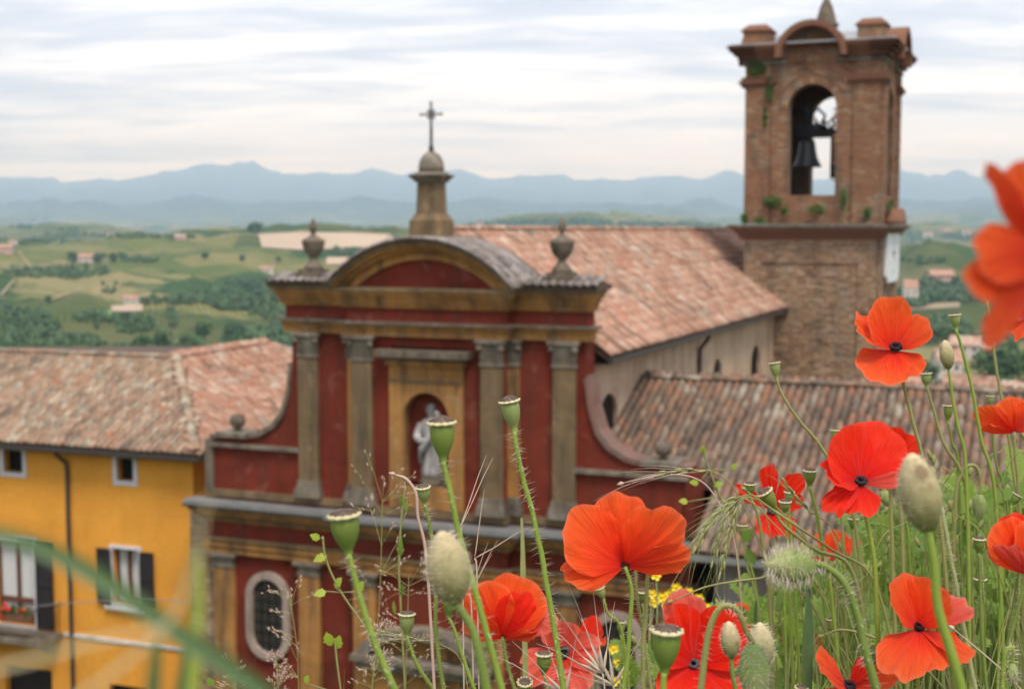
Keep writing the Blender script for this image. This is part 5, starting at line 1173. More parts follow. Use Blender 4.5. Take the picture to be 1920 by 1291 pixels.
def build_stem(root, T, pts, d, rpx, hairs=0, hairlen=14, mat='stem_green', hi=None, taper=.85):
    rpx = rpx*.72; hairs = int(hairs*1.5)
    if mat == 'stem_green': mat = RND.choice(('stem_green', 'stem_green', 'stem_olive', 'stem_moss'))
    d0 = d if not isinstance(d, (tuple, list)) else d[0]; u = d0/FPX
    path = stem_path(pts, d); n = len(path); mb = MB(); mb.t = T
    for i in range(1, n-1):
        path[i] = path[i] + Vector((mnoise.noise(path[i]*55), mnoise.noise(path[i]*55+Vector((9, 3, 1))), 0))*rpx*u*.55
    mb.tube(path, [rpx*u*(taper+(1.25-taper)*i/n) for i in range(n)], 8); st = mb.build('stem', mat, root, True)
    if hairs:
        h = MB(); h.t = T; make_hairs(h, path, rpx*u*.8, hairs, hairlen*u, hi=hi or min(1, 7*(len(pts)-1)/(n-1))); h.build('hairs', 'hair_pale', st, kind='stuff')
    return path
def frame_z(axis):
    z = axis.normalized(); x = z.orthogonal().normalized(); y = z.cross(x); return Matrix((x, y, z)).transposed()
def new_plant(name, pts, d, label, cat, group):
    dl = d if not isinstance(d, (tuple, list)) else d[-1]; g = root_at(P(*pts[-1], dl)); r_ = tag(empty(name, g), label, cat, group); return r_, Matrix.Translation(-g)
def seed_head(cx, cy, w_, lb, d, pts, label, lean=0.0, face=.12, rpx=5, hairs=40, hairlen=13, pale=False, group='poppy seed heads', smat='stem_green', cone=.12):
    """cx,cy: middle of the crown; w_: crown width, lb: body length (photograph pixels)"""
    u = d/FPX; ax = V3(-math.sin(lean), math.cos(lean), face).normalized(); top = P(cx, cy, d); bot = top - ax*lb*u
    bx, by = proj(bot); pts = [(bx, by)] + list(pts); r_, T = new_plant('poppy_seed_head', pts, d, label, 'seed head', group)
    build_stem(r_, T, pts, d, rpx, hairs, hairlen, smat)
    mb = MB(); mb.t = T @ Matrix.Translation(bot) @ frame_z(ax).to_4x4(); h = lb*u; rr = w_*u*.5
    rpx = rpx*.72; prof = [(rpx*u*.9, -.02*h), (rpx*u*1.35, .0), (rpx*u*1.4, .05*h), (rpx*u*1.25, .09*h), (.42*rr, .2*h), (.64*rr, .36*h), (.80*rr, .55*h), (.87*rr, .72*h), (.86*rr, .88*h), (.80*rr, .97*h), (.7*rr, .99*h)]
    cap = mb.lathe(prof, seg=22).build('capsule', 'capsule_pale' if pale else 'capsule_green', r_, True)
    mb = MB(); mb.t = T @ Matrix.Translation(top) @ frame_z(ax).to_4x4(); n = 11; vs = []; fs = []; m = n*4
    for k in range(m):
        a = 2*math.pi*k/m; sc_ = 1 + .07*math.cos(a*n); dz = .05*rr*math.cos(a*n)
        vs += [(rr*.80*math.cos(a), rr*.80*math.sin(a), -.10*rr), (rr*1.02*sc_*math.cos(a), rr*1.02*sc_*math.sin(a), -.07*rr+dz), (rr*1.0*sc_*math.cos(a), rr*1.0*sc_*math.sin(a), .07*rr+dz), (rr*.72*math.cos(a), rr*.72*math.sin(a), .13*rr)]
    for k in range(m):
        j = (k+1) % m
        for q in range(3): fs.append((k*4+q, j*4+q, j*4+q+1, k*4+q+1))
    mb.add(vs, fs).build('crown', 'crown_cream', cap, True)
    mb = MB(); mb.t = T @ Matrix.Translation(top) @ frame_z(ax).to_4x4(); mb.lathe([(.74*rr, .06*rr), (.73*rr, .135*rr), (.4*rr, (.16+cone)*rr), (.1*rr, (.2+cone*1.6)*rr), (.001, (.21+cone*1.6)*rr)], seg=22)
    for k in range(n):
        a = 2*math.pi*k/n; mb.tube([(.1*rr*math.cos(a), .1*rr*math.sin(a), (.2+cone*1.6)*rr), (.45*rr*math.cos(a), .45*rr*math.sin(a), (.18+cone)*rr), (.9*rr*math.cos(a), .9*rr*math.sin(a), .13*rr)], .05*rr, 5)
    mb.build('stigma_disc', 'crown_brown', cap, True); return r_
def poppy_bud(cx, cy, w_, l_, ang, d, pts, label, rpx=6, green=False, hairs=260, hairlen=12, stem_hairs=40, tilt=0.0, group='poppy buds', smat='stem_green'):
    """ang: direction of the tip in the picture (degrees, 90 = up)"""
    u = d/FPX; a = R(ang); ax = V3(math.cos(a), math.sin(a), tilt).normalized(); c = P(cx, cy, d); bot = c - ax*l_*u*.5; bx, by = proj(bot)
    pts = [(bx, by)] + list(pts); r_, T = new_plant('poppy_bud', pts, d, label, 'bud', group); build_stem(r_, T, pts, d, rpx, stem_hairs, hairlen*1.1, smat)
    nA, nZ = 28, 18; vs = []; fs = []; rads = []; X = frame_z(ax); h = l_*u; rr = w_*u*.5
    for j in range(nZ+1):
        t_ = j/nZ; prof = (math.sin(math.pi*min(1, t_*.93+.055))**.62) * (1-.13*(t_-.45)); 
        for k in range(nA):
            q = 2*math.pi*k/nA; sm = 1 - .10*math.exp(-((math.sin(q-.6))/.13)**2)*(1-t_*.2) ; bump_ = 1+.02*mnoise.noise(Vector((math.cos(q)*2, math.sin(q)*2, t_*5+cx)))
            vs.append(bot + X @ Vector((rr*prof*sm*bump_*math.cos(q), rr*prof*sm*bump_*math.sin(q), h*t_))); rads.append(t_)
    for j in range(nZ):
        for k in range(nA): m = (k+1) % nA; fs.append((j*nA+k, j*nA+m, (j+1)*nA+m, (j+1)*nA+k))
    fs.append(tuple(range(nA))[::-1]); fs.append(tuple(nZ*nA+k for k in range(nA)))
    mb = MB(); mb.t = T; mb.add(vs, fs, .5); o = mb.build('bud', 'bud_skin_green' if green else 'bud_skin', r_, True)
    at = o.data.attributes.new('rad', 'FLOAT', 'POINT'); at.data.foreach_set('value', np.array(rads, np.float32))
    hb = MB(); hb.t = T
    for k in range(hairs):
        j = RND.randint(1, nZ-1); q = RND.randint(0, nA-1); p = vs[j*nA+q]; ctr = bot + ax*h*j/nZ; nrm = (p-ctr).normalized()
        jit = Vector((RND.uniform(-1, 1), RND.uniform(-1, 1), RND.uniform(-1, 1)))*.25; dv = (nrm + ax*RND.uniform(0, .5) + jit).normalized(); l = hairlen*u*RND.uniform(.6, 1.3); b = ax.cross(nrm)*hairlen*u*.03
        p = p + (vs[j*nA+(q+1) % nA]-p)*RND.random(); hb.add([p+b, p-b, p+ax*hairlen*u*.05, p+dv*l], [(0, 1, 3), (1, 2, 3), (2, 0, 3)])
    hb.build('hairs', 'hair_pale', o, kind='stuff'); return r_
def petal(root, T, base, d3, n3, L, half, cup, side, ruffle, seed, mat, wave=.05, notch=0.0, curl=0.0):
    rnd = random.Random(seed); d3 = d3.normalized(); n3 = (n3 - d3*n3.dot(d3)).normalized(); s3 = n3.cross(d3).normalized(); nu, nv = 44, 24; vs = []; rad = []; lat = []; ph = [rnd.uniform(0, 6.28) for _ in range(5)]
    for j in range(nv+1):
        v = .03 + .97*j/nv
        for i in range(nu+1):
            s = -1 + 2*i/nu; th = s*half*(1 - .10*v)
            edge = (1 - .42*abs(s)**2.8)*(1 + wave*(.5*math.sin(3.1*s+ph[0]) + .35*math.sin(7.3*s+ph[1]) + .3*math.sin(13*s+ph[2])) ) - notch*math.exp(-(s/.25)**2)
            rho = L*v*(1+(edge-1)*v**1.5); x = rho*math.sin(th); y = rho*math.cos(th); q = rho/L
            z = cup*L*q*q + .45*side*L*(x/L)**2 - curl*L*max(0, q-.62)**2*2.6 + 1.35*ruffle*L*(v**2.2)*(.5*math.sin(5.2*s+ph[3]) + .35*math.sin(9.5*s+ph[4]) + .3*math.sin(17*s+ph[0]))
            z += .035*L*mnoise.noise(Vector((s*4+seed, v*3, seed*.37)))*v + .024*L*mnoise.noise(Vector((s*13+seed, v*5, seed*.7)))*v + .008*L*mnoise.noise(Vector((s*34+seed, v*9, seed*.3)))*v
            vs.append(base + s3*x + d3*y + n3*z); rad.append(v); lat.append(s)
    fs = [(j*(nu+1)+i, j*(nu+1)+i+1, (j+1)*(nu+1)+i+1, (j+1)*(nu+1)+i) for j in range(nv) for i in range(nu)]
    mb = MB(); mb.t = T; mb.add(vs, fs, .5); o = mb.build('petal', mat, root, True)
    for nm, val in (('rad', rad), ('lat', lat)): o.data.attributes.new(nm, 'FLOAT', 'POINT').data.foreach_set('value', np.array(val, np.float32))
    return o
def poppy(bx, by, d, petals, pts, label, axis=(0, 1, .4), mat='petal_orange', rpx=5, hairs=50, hairlen=13, ctr=True, group='red poppies in bloom', cw=7, smat='stem_green'):
    """petals: (picture angle, lean towards viewer, length px, half angle, cup, side cup, ruffle, [curl], [material])"""
    u = d/FPX; pts = [(bx, by)] + list(pts); r_, T = new_plant('poppy', pts, d, label, 'poppy', group); build_stem(r_, T, pts, d, rpx, hairs, hairlen, smat)
    base = P(bx, by, d); ax = V3(*axis).normalized()
    for k, p in enumerate(petals):
        a, t_ = R(p[0]), R(p[1]); dv = V3(math.cos(a)*math.cos(t_), math.sin(a)*math.cos(t_), math.sin(t_))
        nv_ = V3(*p[9]) if len(p) > 9 else ax
        petal(r_, T, base + ax*(2*u) + dv*u - nv_.normalized()*2.5*u, dv, nv_, p[2]*u, R(p[3]), p[4], p[5], p[6], int(bx*7+by*3+k*101) % 997, (p[8] if len(p) > 8 and p[8] else mat), curl=p[7] if len(p) > 7 else 0.0)
    if ctr:
        mb = MB(); mb.t = T @ Matrix.Translation(base) @ frame_z(ax).to_4x4(); c = cw*u*.74
        pod = mb.lathe([(.2*c, 0), (.55*c, .3*c), (.8*c, 1.0*c), (.85*c, 1.5*c), (1.0*c, 1.6*c), (.95*c, 1.75*c), (.3*c, 1.95*c), (.001, 2*c)], seg=14).build('seed_pod', 'stamen_dark', r_, True)
        sm = MB(); sm.t = mb.t
        for k in range(70):
            a = RND.uniform(0, 6.283); rr = c*RND.uniform(.9, 1.7); z = c*RND.uniform(.7, 1.7); q = Vector((rr*math.cos(a), rr*math.sin(a), z))
            sm.tube([(.3*c*math.cos(a), .3*c*math.sin(a), .2*c), tuple(q*.6+Vector((0, 0, .2*c))), tuple(q)], .035*c, 3); sm.lathe([(.001, -.2*c), (.13*c, 0), (.001, .2*c)], q.x, q.y, q.z, 5)
        sm.build('stamens', 'stamen_dark', r_, kind='stuff')
    return r_
B = 1300   # row just under the picture
# ---- open poppies
poppy(1172, 1062, .70, [(146, 4, 140, 56, .14, .5, .045, 0, None, (.3, .4, .86)), (96, -14, 132, 46, .10, .5, .07, 0, None, (0, .2, .98)), (44, 14, 138, 54, .16, .7, .04, 0, None, (-.35, .3, -.88)), (184, 16, 118, 36, .05, .4, .07, .2, None, (.1, .6, .8)), (6, 4, 118, 38, .10, .5, .05, 0, None, (-.2, .5, -.8))],
      [(1184, 1110), (1180, 1190), (1168, B)], 'large orange red poppy in full bloom standing alone before the church front', (0.05, .95, .22), rpx=6, hairs=60, ctr=False)
poppy(942, 1196, .80, [(72, -12, 116, 62, .12, .5, .05, 0, None, (0, .3, .95)), (122, 10, 112, 58, .18, .7, .05, 0, None, (.3, .3, -.9)), (165, 24, 76, 58, .2, .6, .05, 0, None, (.3, .6, -.75)), (62, 14, 92, 46, .16, .6, .05, 0, 'petal_red', (-.2, .3, -.9)), (28, -4, 108, 36, -.06, .4, .09, .3, 'petal_pink', (-.1, .7, .7)), (8, 10, 66, 36, .05, .4, .07, 0, None, (0, .8, -.6))], [(948, 1230), (968, B)], 'orange red poppy behind the blurred hairy bud', (.05, .95, .25), rpx=5, ctr=False)
poppy(1055, 1225, .98, [(100, 20, 75, 50, .1, .5, .12, 0, 'petal_pink'), (190, 45, 90, 45, -.1, .3, .14, .3, 'petal_pink'), (20, 40, 80, 45, -.1, .4, .13, .3, 'petal_pink'), (290, 60, 95, 50, -.1, .4, .12, .2, 'petal_pink'), (330, 30, 70, 40, 0, .3, .1, 0, 'petal_pink')], [(1060, 1260), (1062, B)], 'crumpled pinkish old poppy low among dry grass', (0, .5, .8), 'petal_pink', rpx=4, hairs=20, cw=10)
poppy(1092, 1214, 1.12, [(55, 5, 62, 52, .12, .6, .05, 0, 'petal_red'), (120, 15, 50, 46, .1, .6, .06), (15, 30, 50, 40, .1, .5, .06)], [(1095, 1240), (1090, B)], 'small bright poppy just right of the crumpled pink one', (.1, .8, .4), rpx=4, hairs=14, ctr=False)
poppy(1300, 1246, .80, [(120, 25, 130, 52, .05, .5, .05, 0, 'petal_red'), (45, 15, 135, 50, .05, .6, .05, 0, 'petal_red'), (225, 50, 105, 52, .0, .4, .06, 0, 'petal_red'), (315, 48, 120, 52, .0, .4, .06, .1), (98, -8, 138, 32, .05, .4, .08, .2, 'petal_pink')], [(1300, 1275), (1298, B)], 'big scarlet poppy with dark heart behind the arching bud stem', (0, .65, .75), 'petal_red', rpx=5, hairs=20)
poppy(1395, 1188, 1.2, [(110, 0, 60, 52, .1, .6, .05), (40, 10, 58, 50, .1, .6, .05), (165, 20, 55, 40, .1, .5, .05)], [(1397, 1220), (1400, B)], 'orange poppy half hidden behind the pair of furry buds', (0, .9, .4), rpx=4, hairs=10, ctr=False)
poppy(1447, 955, .95, [(97, 10, 88, 20, .0, .8, .04, 0, 'petal_red'), (52, 12, 85, 26, .06, .7, .05, 0, 'petal_red'), (148, 25, 92, 16, .0, .9, .05, 0, 'petal_red'), (245, 40, 62, 40, .1, .4, .08, .2, 'petal_red'), (305, 40, 66, 36, .1, .5, .07, .2), (20, 15, 60, 30, .1, .6, .05)], [(1452, 990), (1468, 1090), (1475, B)], 'ragged poppy with pointed petals opening like a star', (0, .5, .85), 'petal_red', rpx=4, hairs=24, cw=8)
poppy(1558, 1052, 1.1, [(128, 8, 62, 44, .12, .5, .07), (70, 0, 60, 46, .1, .5, .05), (35, 15, 66, 36, .1, .6, .05), (165, 25, 52, 30, 0, .4, .09, .2, 'petal_pink')], [(1556, 1090), (1560, 1180), (1556, B)], 'flat orange poppy below the large scarlet one', (0, .9, .3), rpx=4, hairs=20, ctr=False)
poppy(1613, 905, .74, [(122, 4, 110, 66, .18, .6, .03, 0, 'petal_red'), (58, -24, 122, 60, .14, .5, .03, 0, 'petal_red'), (14, 10, 96, 42, .08, .5, .07, .2, 'petal_pink'), (236, 46, 82, 62, .0, .5, .06, .2, 'petal_red'), (168, 26, 92, 44, .1, .6, .04, 0, 'petal_red'), (206, 36, 98, 30, -.05, .5, .08, .3, 'petal_red')],
      [(1622, 960), (1640, 1060), (1650, B)], 'large scarlet poppy with black heart in front of the brown roof', (-.05, .72, .62), 'petal_red', rpx=6, hairs=30, cw=8)
poppy(1668, 858, .80, [(95, 4, 60, 60, .1, .4, .04, 0, 'petal_red', (0, .3, .95)), (35, 8, 58, 50, .1, .4, .05, 0, 'petal_red', (-.2, .3, .9)), (330, 24, 60, 46, .0, .4, .08, .1, 'petal_pink', (-.2, .6, .7)), (290, 26, 50, 44, 0, .4, .07, 0, 'petal_pink', (0, .6, .7))], [(1668, 900), (1672, 1000), (1680, B)], 'smaller scarlet poppy overlapping the right side of the large scarlet one', (0, .7, .6), 'petal_red', rpx=5, hairs=10, ctr=False)
poppy(1678, 655, .78, [(114, 2, 98, 66, .2, .6, .04), (152, 14, 104, 40, .1, .6, .05), (36, 2, 78, 54, .14, .6, .05), (226, 34, 98, 62, .05, .6, .05, .1), (292, 38, 72, 58, .05, .6, .06)], [(1692, 712), (1712, 790), (1738, 890), (1765, 1000), (1790, B)], 'orange red poppy high up in front of the bell tower foot', (-.05, .72, .6), rpx=5, hairs=30, cw=8)
poppy(1722, 1178, .72, [(122, 0, 108, 62, .16, .6, .035), (68, 10, 100, 62, .16, .65, .035), (28, -6, 112, 34, -.02, .4, .07, .15, 'petal_pink'), (212, 50, 128, 42, -.10, .3, .05, .25), (285, 56, 92, 50, -.08, .3, .05, .2), (340, 36, 106, 30, -.06, .3, .07, .2)],
      [(1718, 1230), (1722, B)], 'wide open orange poppy with dark heart near the lower right corner', (0, .86, .45), rpx=5, hairs=30, cw=7)
poppy(1592, 1288, .74, [(140, 20, 100, 44, .05, .5, .04), (58, 8, 62, 30, .1, .6, .05, 0, 'petal_red'), (22, 22, 95, 40, .05, .5, .05), (195, 40, 70, 36, -.05, .4, .05)], [(1594, 1305), (1596, 1340)], 'orange poppy cut by the bottom picture edge', (0, .8, .55), rpx=5, hairs=14, cw=8)
poppy(1926, 1078, .72, [(120, -4, 112, 50, .1, .6, .04, 0, None, (.2, .3, .93)), (140, 14, 92, 34, .06, .6, .06, .15, 'petal_pink', (.3, .6, -.7)), (75, 8, 108, 50, .14, .6, .04, 0, None, (-.2, .3, -.93)), (100, -14, 114, 40, .1, .5, .04, 0, 'petal_red', (0, .2, .97))], [(1912, 1130), (1890, 1220), (1880, B)], 'half closed orange poppy at the right edge above the drooping bud', (-.1, .9, .35), rpx=5, hairs=30, ctr=False)
poppy(1902, 812, .92, [(150, 8, 82, 34, .1, .7, .04, 0, None, (.3, .5, -.8)), (100, 8, 64, 60, .16, .7, .03, 0, None, (0, .3, -.95)), (45, 8, 76, 54, .1, .7, .03, 0, None, (-.2, .4, -.9)), (170, 12, 74, 22, 0, .5, .04, 0, None, (.1, .8, -.6))], [(1903, 850), (1908, 900), (1912, 1000), (1905, B)], 'orange poppy at the right edge in front of the brown roof', (0, .95, .25), rpx=4, hairs=16, ctr=False)
poppy(1965, 470, .23, [(184, 8, 142, 46, .0, .2, .02, 0, None, (0, .2, 1)), (128, 8, 206, 9, .0, .3, .01, 0, None, (0, .1, 1)), (205, 4, 165, 30, .0, .2, .02, 0, None, (0, .2, 1)), (234, 6, 215, 13, .0, .3, .02, .05, None, (0, .2, 1)), (108, -4, 172, 40, .0, .2, .02, 0, None, (0, .1, 1)), (215, 2, 150, 34, .0, .2, .02, 0, None, (0, .2, 1)), (60, -10, 170, 50, .1, .5, .03), (300, 0, 150, 50, .1, .5, .04)], [(1990, 560), (2000, 800), (2010, 1100), (2010, B)], 'huge blurred red petals entering at the right picture edge', (0, .2, 1), rpx=14, hairs=0, ctr=False)
poppy(1926, 596, .60, [(158, 25, 76, 40, .0, .4, .10, .2, 'petal_pink'), (120, 10, 66, 44, .05, .5, .08), (215, 35, 62, 36, .0, .4, .1, .2)], [(1955, 680), (1965, 900), (1960, B)], 'sharp crinkled petal edge under the huge blurred petals', (0, .6, .8), rpx=6, hairs=20, ctr=False)
poppy(1500, 1226, 1.2, [(80, 5, 62, 40, .1, .6, .06), (140, 20, 52, 44, .0, .5, .08, 0, 'petal_pink'), (30, 5, 50, 40, .1, .5, .06)], [(1500, 1250), (1502, B)], 'small blurred orange poppy behind the green grass sheath', (0, .9, .4), rpx=4, hairs=6, ctr=False)
# ---- ripe seed heads
seed_head(645, 966, 62, 74, .46, [(672, 1110), (700, 1195), (742, B)], 'blurred seed head standing furthest left before the church wall', .10, .10, 9, 46, 26)
seed_head(828, 793, 54, 72, .50, [(842, 912), (857, 985), (895, 1120), (945, B)], 'seed head in front of the stone statue', .04, .08, 8, 70, 22, cone=.2)
seed_head(955, 752, 40, 58, .66, [(975, 870), (1003, 980), (1030, 1120), (1058, B)], 'tall bristly seed head in front of the right pilaster', .17, .12, 7, 120, 20, True, cone=.2)
seed_head(793, 913, 29, 34, .75, [(810, 1010), (816, 1120), (820, 1210), (833, B)], 'small seed head on a bristly stem left of the statue seed head', .10, .25, 5.5, 110, 15, True)
seed_head(763, 1151, 32, 42, .78, [(770, 1215), (785, 1250), (818, B)], 'round seed head low down at the left of the hairy bud', .0, .06, 5, 34, 13, True)
seed_head(845, 1112, 34, 46, .74, [(852, 1180), (870, 1235), (893, B)], 'seed head half hidden behind the blurred hairy bud', -.10, .05, 5, 34, 13)
seed_head(905, 1194, 26, 36, .86, [(908, 1250), (912, B)], 'seed head under the poppy behind the hairy bud', .0, .15, 4.5, 24, 12, True)
seed_head(1250, 1182, 62, 82, .50, [(1243, B)], 'blurred big seed head in front of the scarlet poppy at the bottom', -.04, .10, 9, 0, 20)
seed_head(1020, 1226, 32, 40, .92, [(1028, B)], 'seed head in front of the crumpled pink poppy', 0, .1, 5, 10, 12)
seed_head(1106, 1192, 14, 20, 1.05, [(1108, 1240), (1105, B)], 'tiny seed head in front of the small bright poppy', 0, .1, 3, 0, 8, True)
seed_head(1124, 1102, 20, 24, 1.0, [(1140, 1150), (1166, 1180), (1180, B)], 'small tilted seed head between the two lower poppies', .35, .1, 3.5, 10, 9, True)
seed_head(1100, 1162, 20, 26, 1.15, [(1118, 1240), (1115, B)], 'small pale seed head before the right oval window', 0, .1, 3.5, 6, 9, True)
seed_head(1165, 1165, 18, 26, 1.1, [(1170, 1240), (1170, B)], 'small seed head left of the big poppy stems', 0, .1, 3.5, 6, 9, True)
seed_head(1205, 1108, 24, 24, .85, [(1208, 1180), (1205, B)], 'dry topped seed head between the stems of the big poppy', 0, .2, 4, 20, 11)
seed_head(984, 1278, 30, 30, .72, [(986, 1312), (988, 1340)], 'flat crown of a seed head at the bottom edge in the middle', 0, .5, 5, 0, 12)
seed_head(1452, 680, 22, 30, .95, [(1468, 742), (1500, 790), (1542, 842), (1600, 960), (1630, B)], 'pale seed head on a thin slanting stem before the tower foot', .15, .05, 4, 24, 8, True)
seed_head(1434, 922, 32, 42, .80, [(1470, 985), (1530, 1030), (1600, 1075), (1640, B)], 'tilted seed head in front of the star shaped poppy', .55, .15, 5, 10, 9)
seed_head(1406, 907, 22, 24, .86, [(1420, 965), (1435, 1050), (1445, 1150), (1450, B)], 'seed head left of the star shaped poppy', 0, .15, 4.5, 30, 10)
seed_head(1480, 922, 20, 20, .9, [(1482, 1000), (1490, 1090), (1500, B)], 'upper one of two small seed heads right in the star shaped poppy', 0, .15, 4, 10, 9, True)
seed_head(1472, 940, 24, 22, .88, [(1476, 1010), (1480, 1100), (1488, B)], 'lower one of two small seed heads right in the star shaped poppy', 0, .15, 4, 10, 9, True)
seed_head(1392, 984, 20, 24, 1.0, [(1402, 1040), (1420, 1120), (1440, B)], 'small seed head below the drooping green grass ears', .0, .1, 3.5, 14, 8, True)
seed_head(1519, 882, 26, 30, .84, [(1531, 960), (1546, 1040), (1560, 1120), (1575, B)], 'dark crowned seed head touching the left of the large scarlet poppy', 0, .15, 5, 30, 10)
seed_head(1567, 806, 20, 22, .98, [(1570, 860), (1580, 1000), (1590, B)], 'left one of two small seed heads peeping over the scarlet poppy', 0, .08, 4, 0, 8, True)
seed_head(1588, 804, 18, 20, 1.0, [(1592, 860), (1600, 1000), (1610, B)], 'right one of two small seed heads peeping over the scarlet poppy', -.1, .08, 4, 0, 8, True)
seed_head(1790, 590, 22, 28, .90, [(1806, 660), (1825, 740), (1842, 830), (1866, 930), (1885, B)], 'highest seed head on the right in front of the green slope', .12, .1, 4.5, 16, 8, True)
seed_head(1736, 700, 22, 26, .92, [(1748, 760), (1770, 830), (1800, 880), (1815, 960), (1830, B)], 'seed head right of the high poppy before the village', .08, .06, 4.2, 14, 8, True)
seed_head(1778, 760, 20, 30, .95, [(1785, 830), (1798, 900), (1806, B)], 'short seed head on the brown roof under the tan bud', 0, .08, 4, 8, 8)
seed_head(1857, 742, 15, 20, 1.0, [(1860, 800), (1868, 870), (1890, 960), (1900, B)], 'tiny seed head in front of the poppy at the right edge', 0, .1, 3.5, 8, 7, True)
seed_head(1836, 1010, 24, 28, .84, [(1838, 1090), (1840, 1180), (1850, B)], 'flat topped seed head right of the large blurred bud stem', 0, .12, 4.5, 20, 9)
seed_head(1838, 1085, 24, 32, .9, [(1842, 1150), (1846, B)], 'seed head under the flat topped one on the right', 0, .1, 4, 10, 9)
seed_head(1908, 928, 20, 22, .9, [(1895, 980), (1880, 1060), (1870, B)], 'small seed head near the right edge over the half closed poppy', -.5, .1, 4, 10, 8)
seed_head(1600, 972, 20, 22, 1.0, [(1603, 1040), (1608, B)], 'small seed head between the flat poppy and the scarlet one', 0, .1, 4, 8, 8)
seed_head(1558, 1160, 18, 30, .85, [(1565, 1220), (1575, B)], 'narrow brownish seed head in the green above the cut poppy', .1, .1, 4, 14, 9, True)
seed_head(1503, 1288, 26, 30, .74, [(1505, 1310), (1506, 1340)], 'dark seed head crown at the bottom edge left of the cut poppy', 0, .3, 5, 0, 9)
# ---- buds
poppy_bud(840, 1062, 82, 138, 100, .42, [(885, 1180), (902, 1240), (912, B)], 'big blurred hairy tan bud in front of the church front', 12, False, 520, 14, 50, .1)
poppy_bud(1481, 1060, 62, 98, 176, .52, [(1545, 1060), (1582, 1090), (1606, 1150), (1622, 1220), (1645, B)], 'plump green hairy bud lying sideways on a bent stem', 10, True, 620, 20, 80, .12)
poppy_bud(1724, 922, 78, 150, 104, .40, [(1752, 1060), (1764, 1150), (1805, B)], 'large blurred upright bud on the right over the open poppy', 12, False, 520, 10, 20, .1)
poppy_bud(1369, 1198, 36, 68, 95, .72, [(1374, 1262), (1380, B)], 'small upright tan bud under the arching stem', 6, False, 420, 6, 30)
poppy_bud(1414, 1262, 58, 112, 272, .55, [(1398, 1180), (1380, 1142), (1352, 1136), (1332, 1172), (1322, 1230), (1312, B)], 'nodding hairy bud hanging from a tall arched stem', 8, True, 420, 14, 70)
poppy_bud(1428, 1208, 46, 84, 95, .62, [(1432, 1270), (1436, B)], 'furry tan bud behind the nodding one', 6, False, 380, 10, 10)
poppy_bud(1775, 664, 27, 54, 98, .88, [(1785, 740), (1796, 800), (1812, 900), (1820, B)], 'slim tan bud upright before the village houses', 4.5, False, 220, 5, 24)
poppy_bud(1836, 950, 26, 48, 268, .92, [(1838, 905), (1832, 878), (1818, 872), (1802, 890), (1790, 960), (1785, B)], 'nodding green bud on a hooked stem at the right', 5, True, 200, 6, 30)
poppy_bud(1663, 935, 24, 36, 300, .95, [(1665, 912), (1670, 900), (1685, 930), (1695, 1000), (1700, B)], 'small nodding green bud right of the scarlet poppy', 4, True, 160, 5, 14)
poppy_bud(1700, 880, 20, 40, 268, .9, [(1702, 850), (1700, 828), (1692, 824), (1686, 850), (1690, 960), (1700, B)], 'nodding bud on a hooked stem behind the large blurred bud', 5, True, 120, 6, 30)
poppy_bud(1898, 1262, 22, 40, 272, .70, [(1900, 1222), (1895, 1212), (1884, 1225), (1882, 1270), (1880, B)], 'bristly nodding bud in the lower right corner', 6, True, 160, 12, 90)
poppy_bud(1682, 968, 18, 30, 285, 1.0, [(1685, 945), (1695, 960), (1705, 1040), (1710, B)], 'tiny nodding bud under the small green one', 4, True, 80, 5, 10)
poppy_bud(1662, 1275, 24, 40, 275, .8, [(1660, 1245), (1668, 1228), (1682, 1240), (1690, B)], 'small nodding bud below the wide open poppy', 4.5, True, 120, 7, 30)
# ---- stems without their heads in view
def bare_stem(pts, d, rpx, label, hairs=30, hl=12, mat='stem_green'):
    r_, T = new_plant('headless_poppy', pts, d, label, 'stem', 'bare poppy stems'); build_stem(r_, T, pts, d, rpx, hairs, hl, mat)
bare_stem([(1217, 1050), (1212, 1130), (1205, 1220), (1206, B)], .72, 6, 'hairy stem rising behind the right petal of the large orange poppy', 70, 12)
bare_stem([(1192, 1060), (1196, 1130), (1212, 1220), (1222, B)], .73, 5, 'hairy stem crossing beside the large poppy stem', 50, 12)
bare_stem([(1765, 950), (1780, 1030), (1795, 1110), (1812, 1200), (1830, B)], .74, 6, 'bristly stem right of the large blurred bud', 130, 13, 'stem_pale')
bare_stem([(1920, 985), (1905, 1110), (1890, 1200), (1888, B)], .74, 5, 'bristly stem along the right picture edge', 60, 11)
bare_stem([(1850, 560), (1870, 700), (1900, 880), (1915, 1000), (1918, B)], 1.0, 4, 'slender bent stem between the right hand seed heads', 10, 8, 'stem_olive')
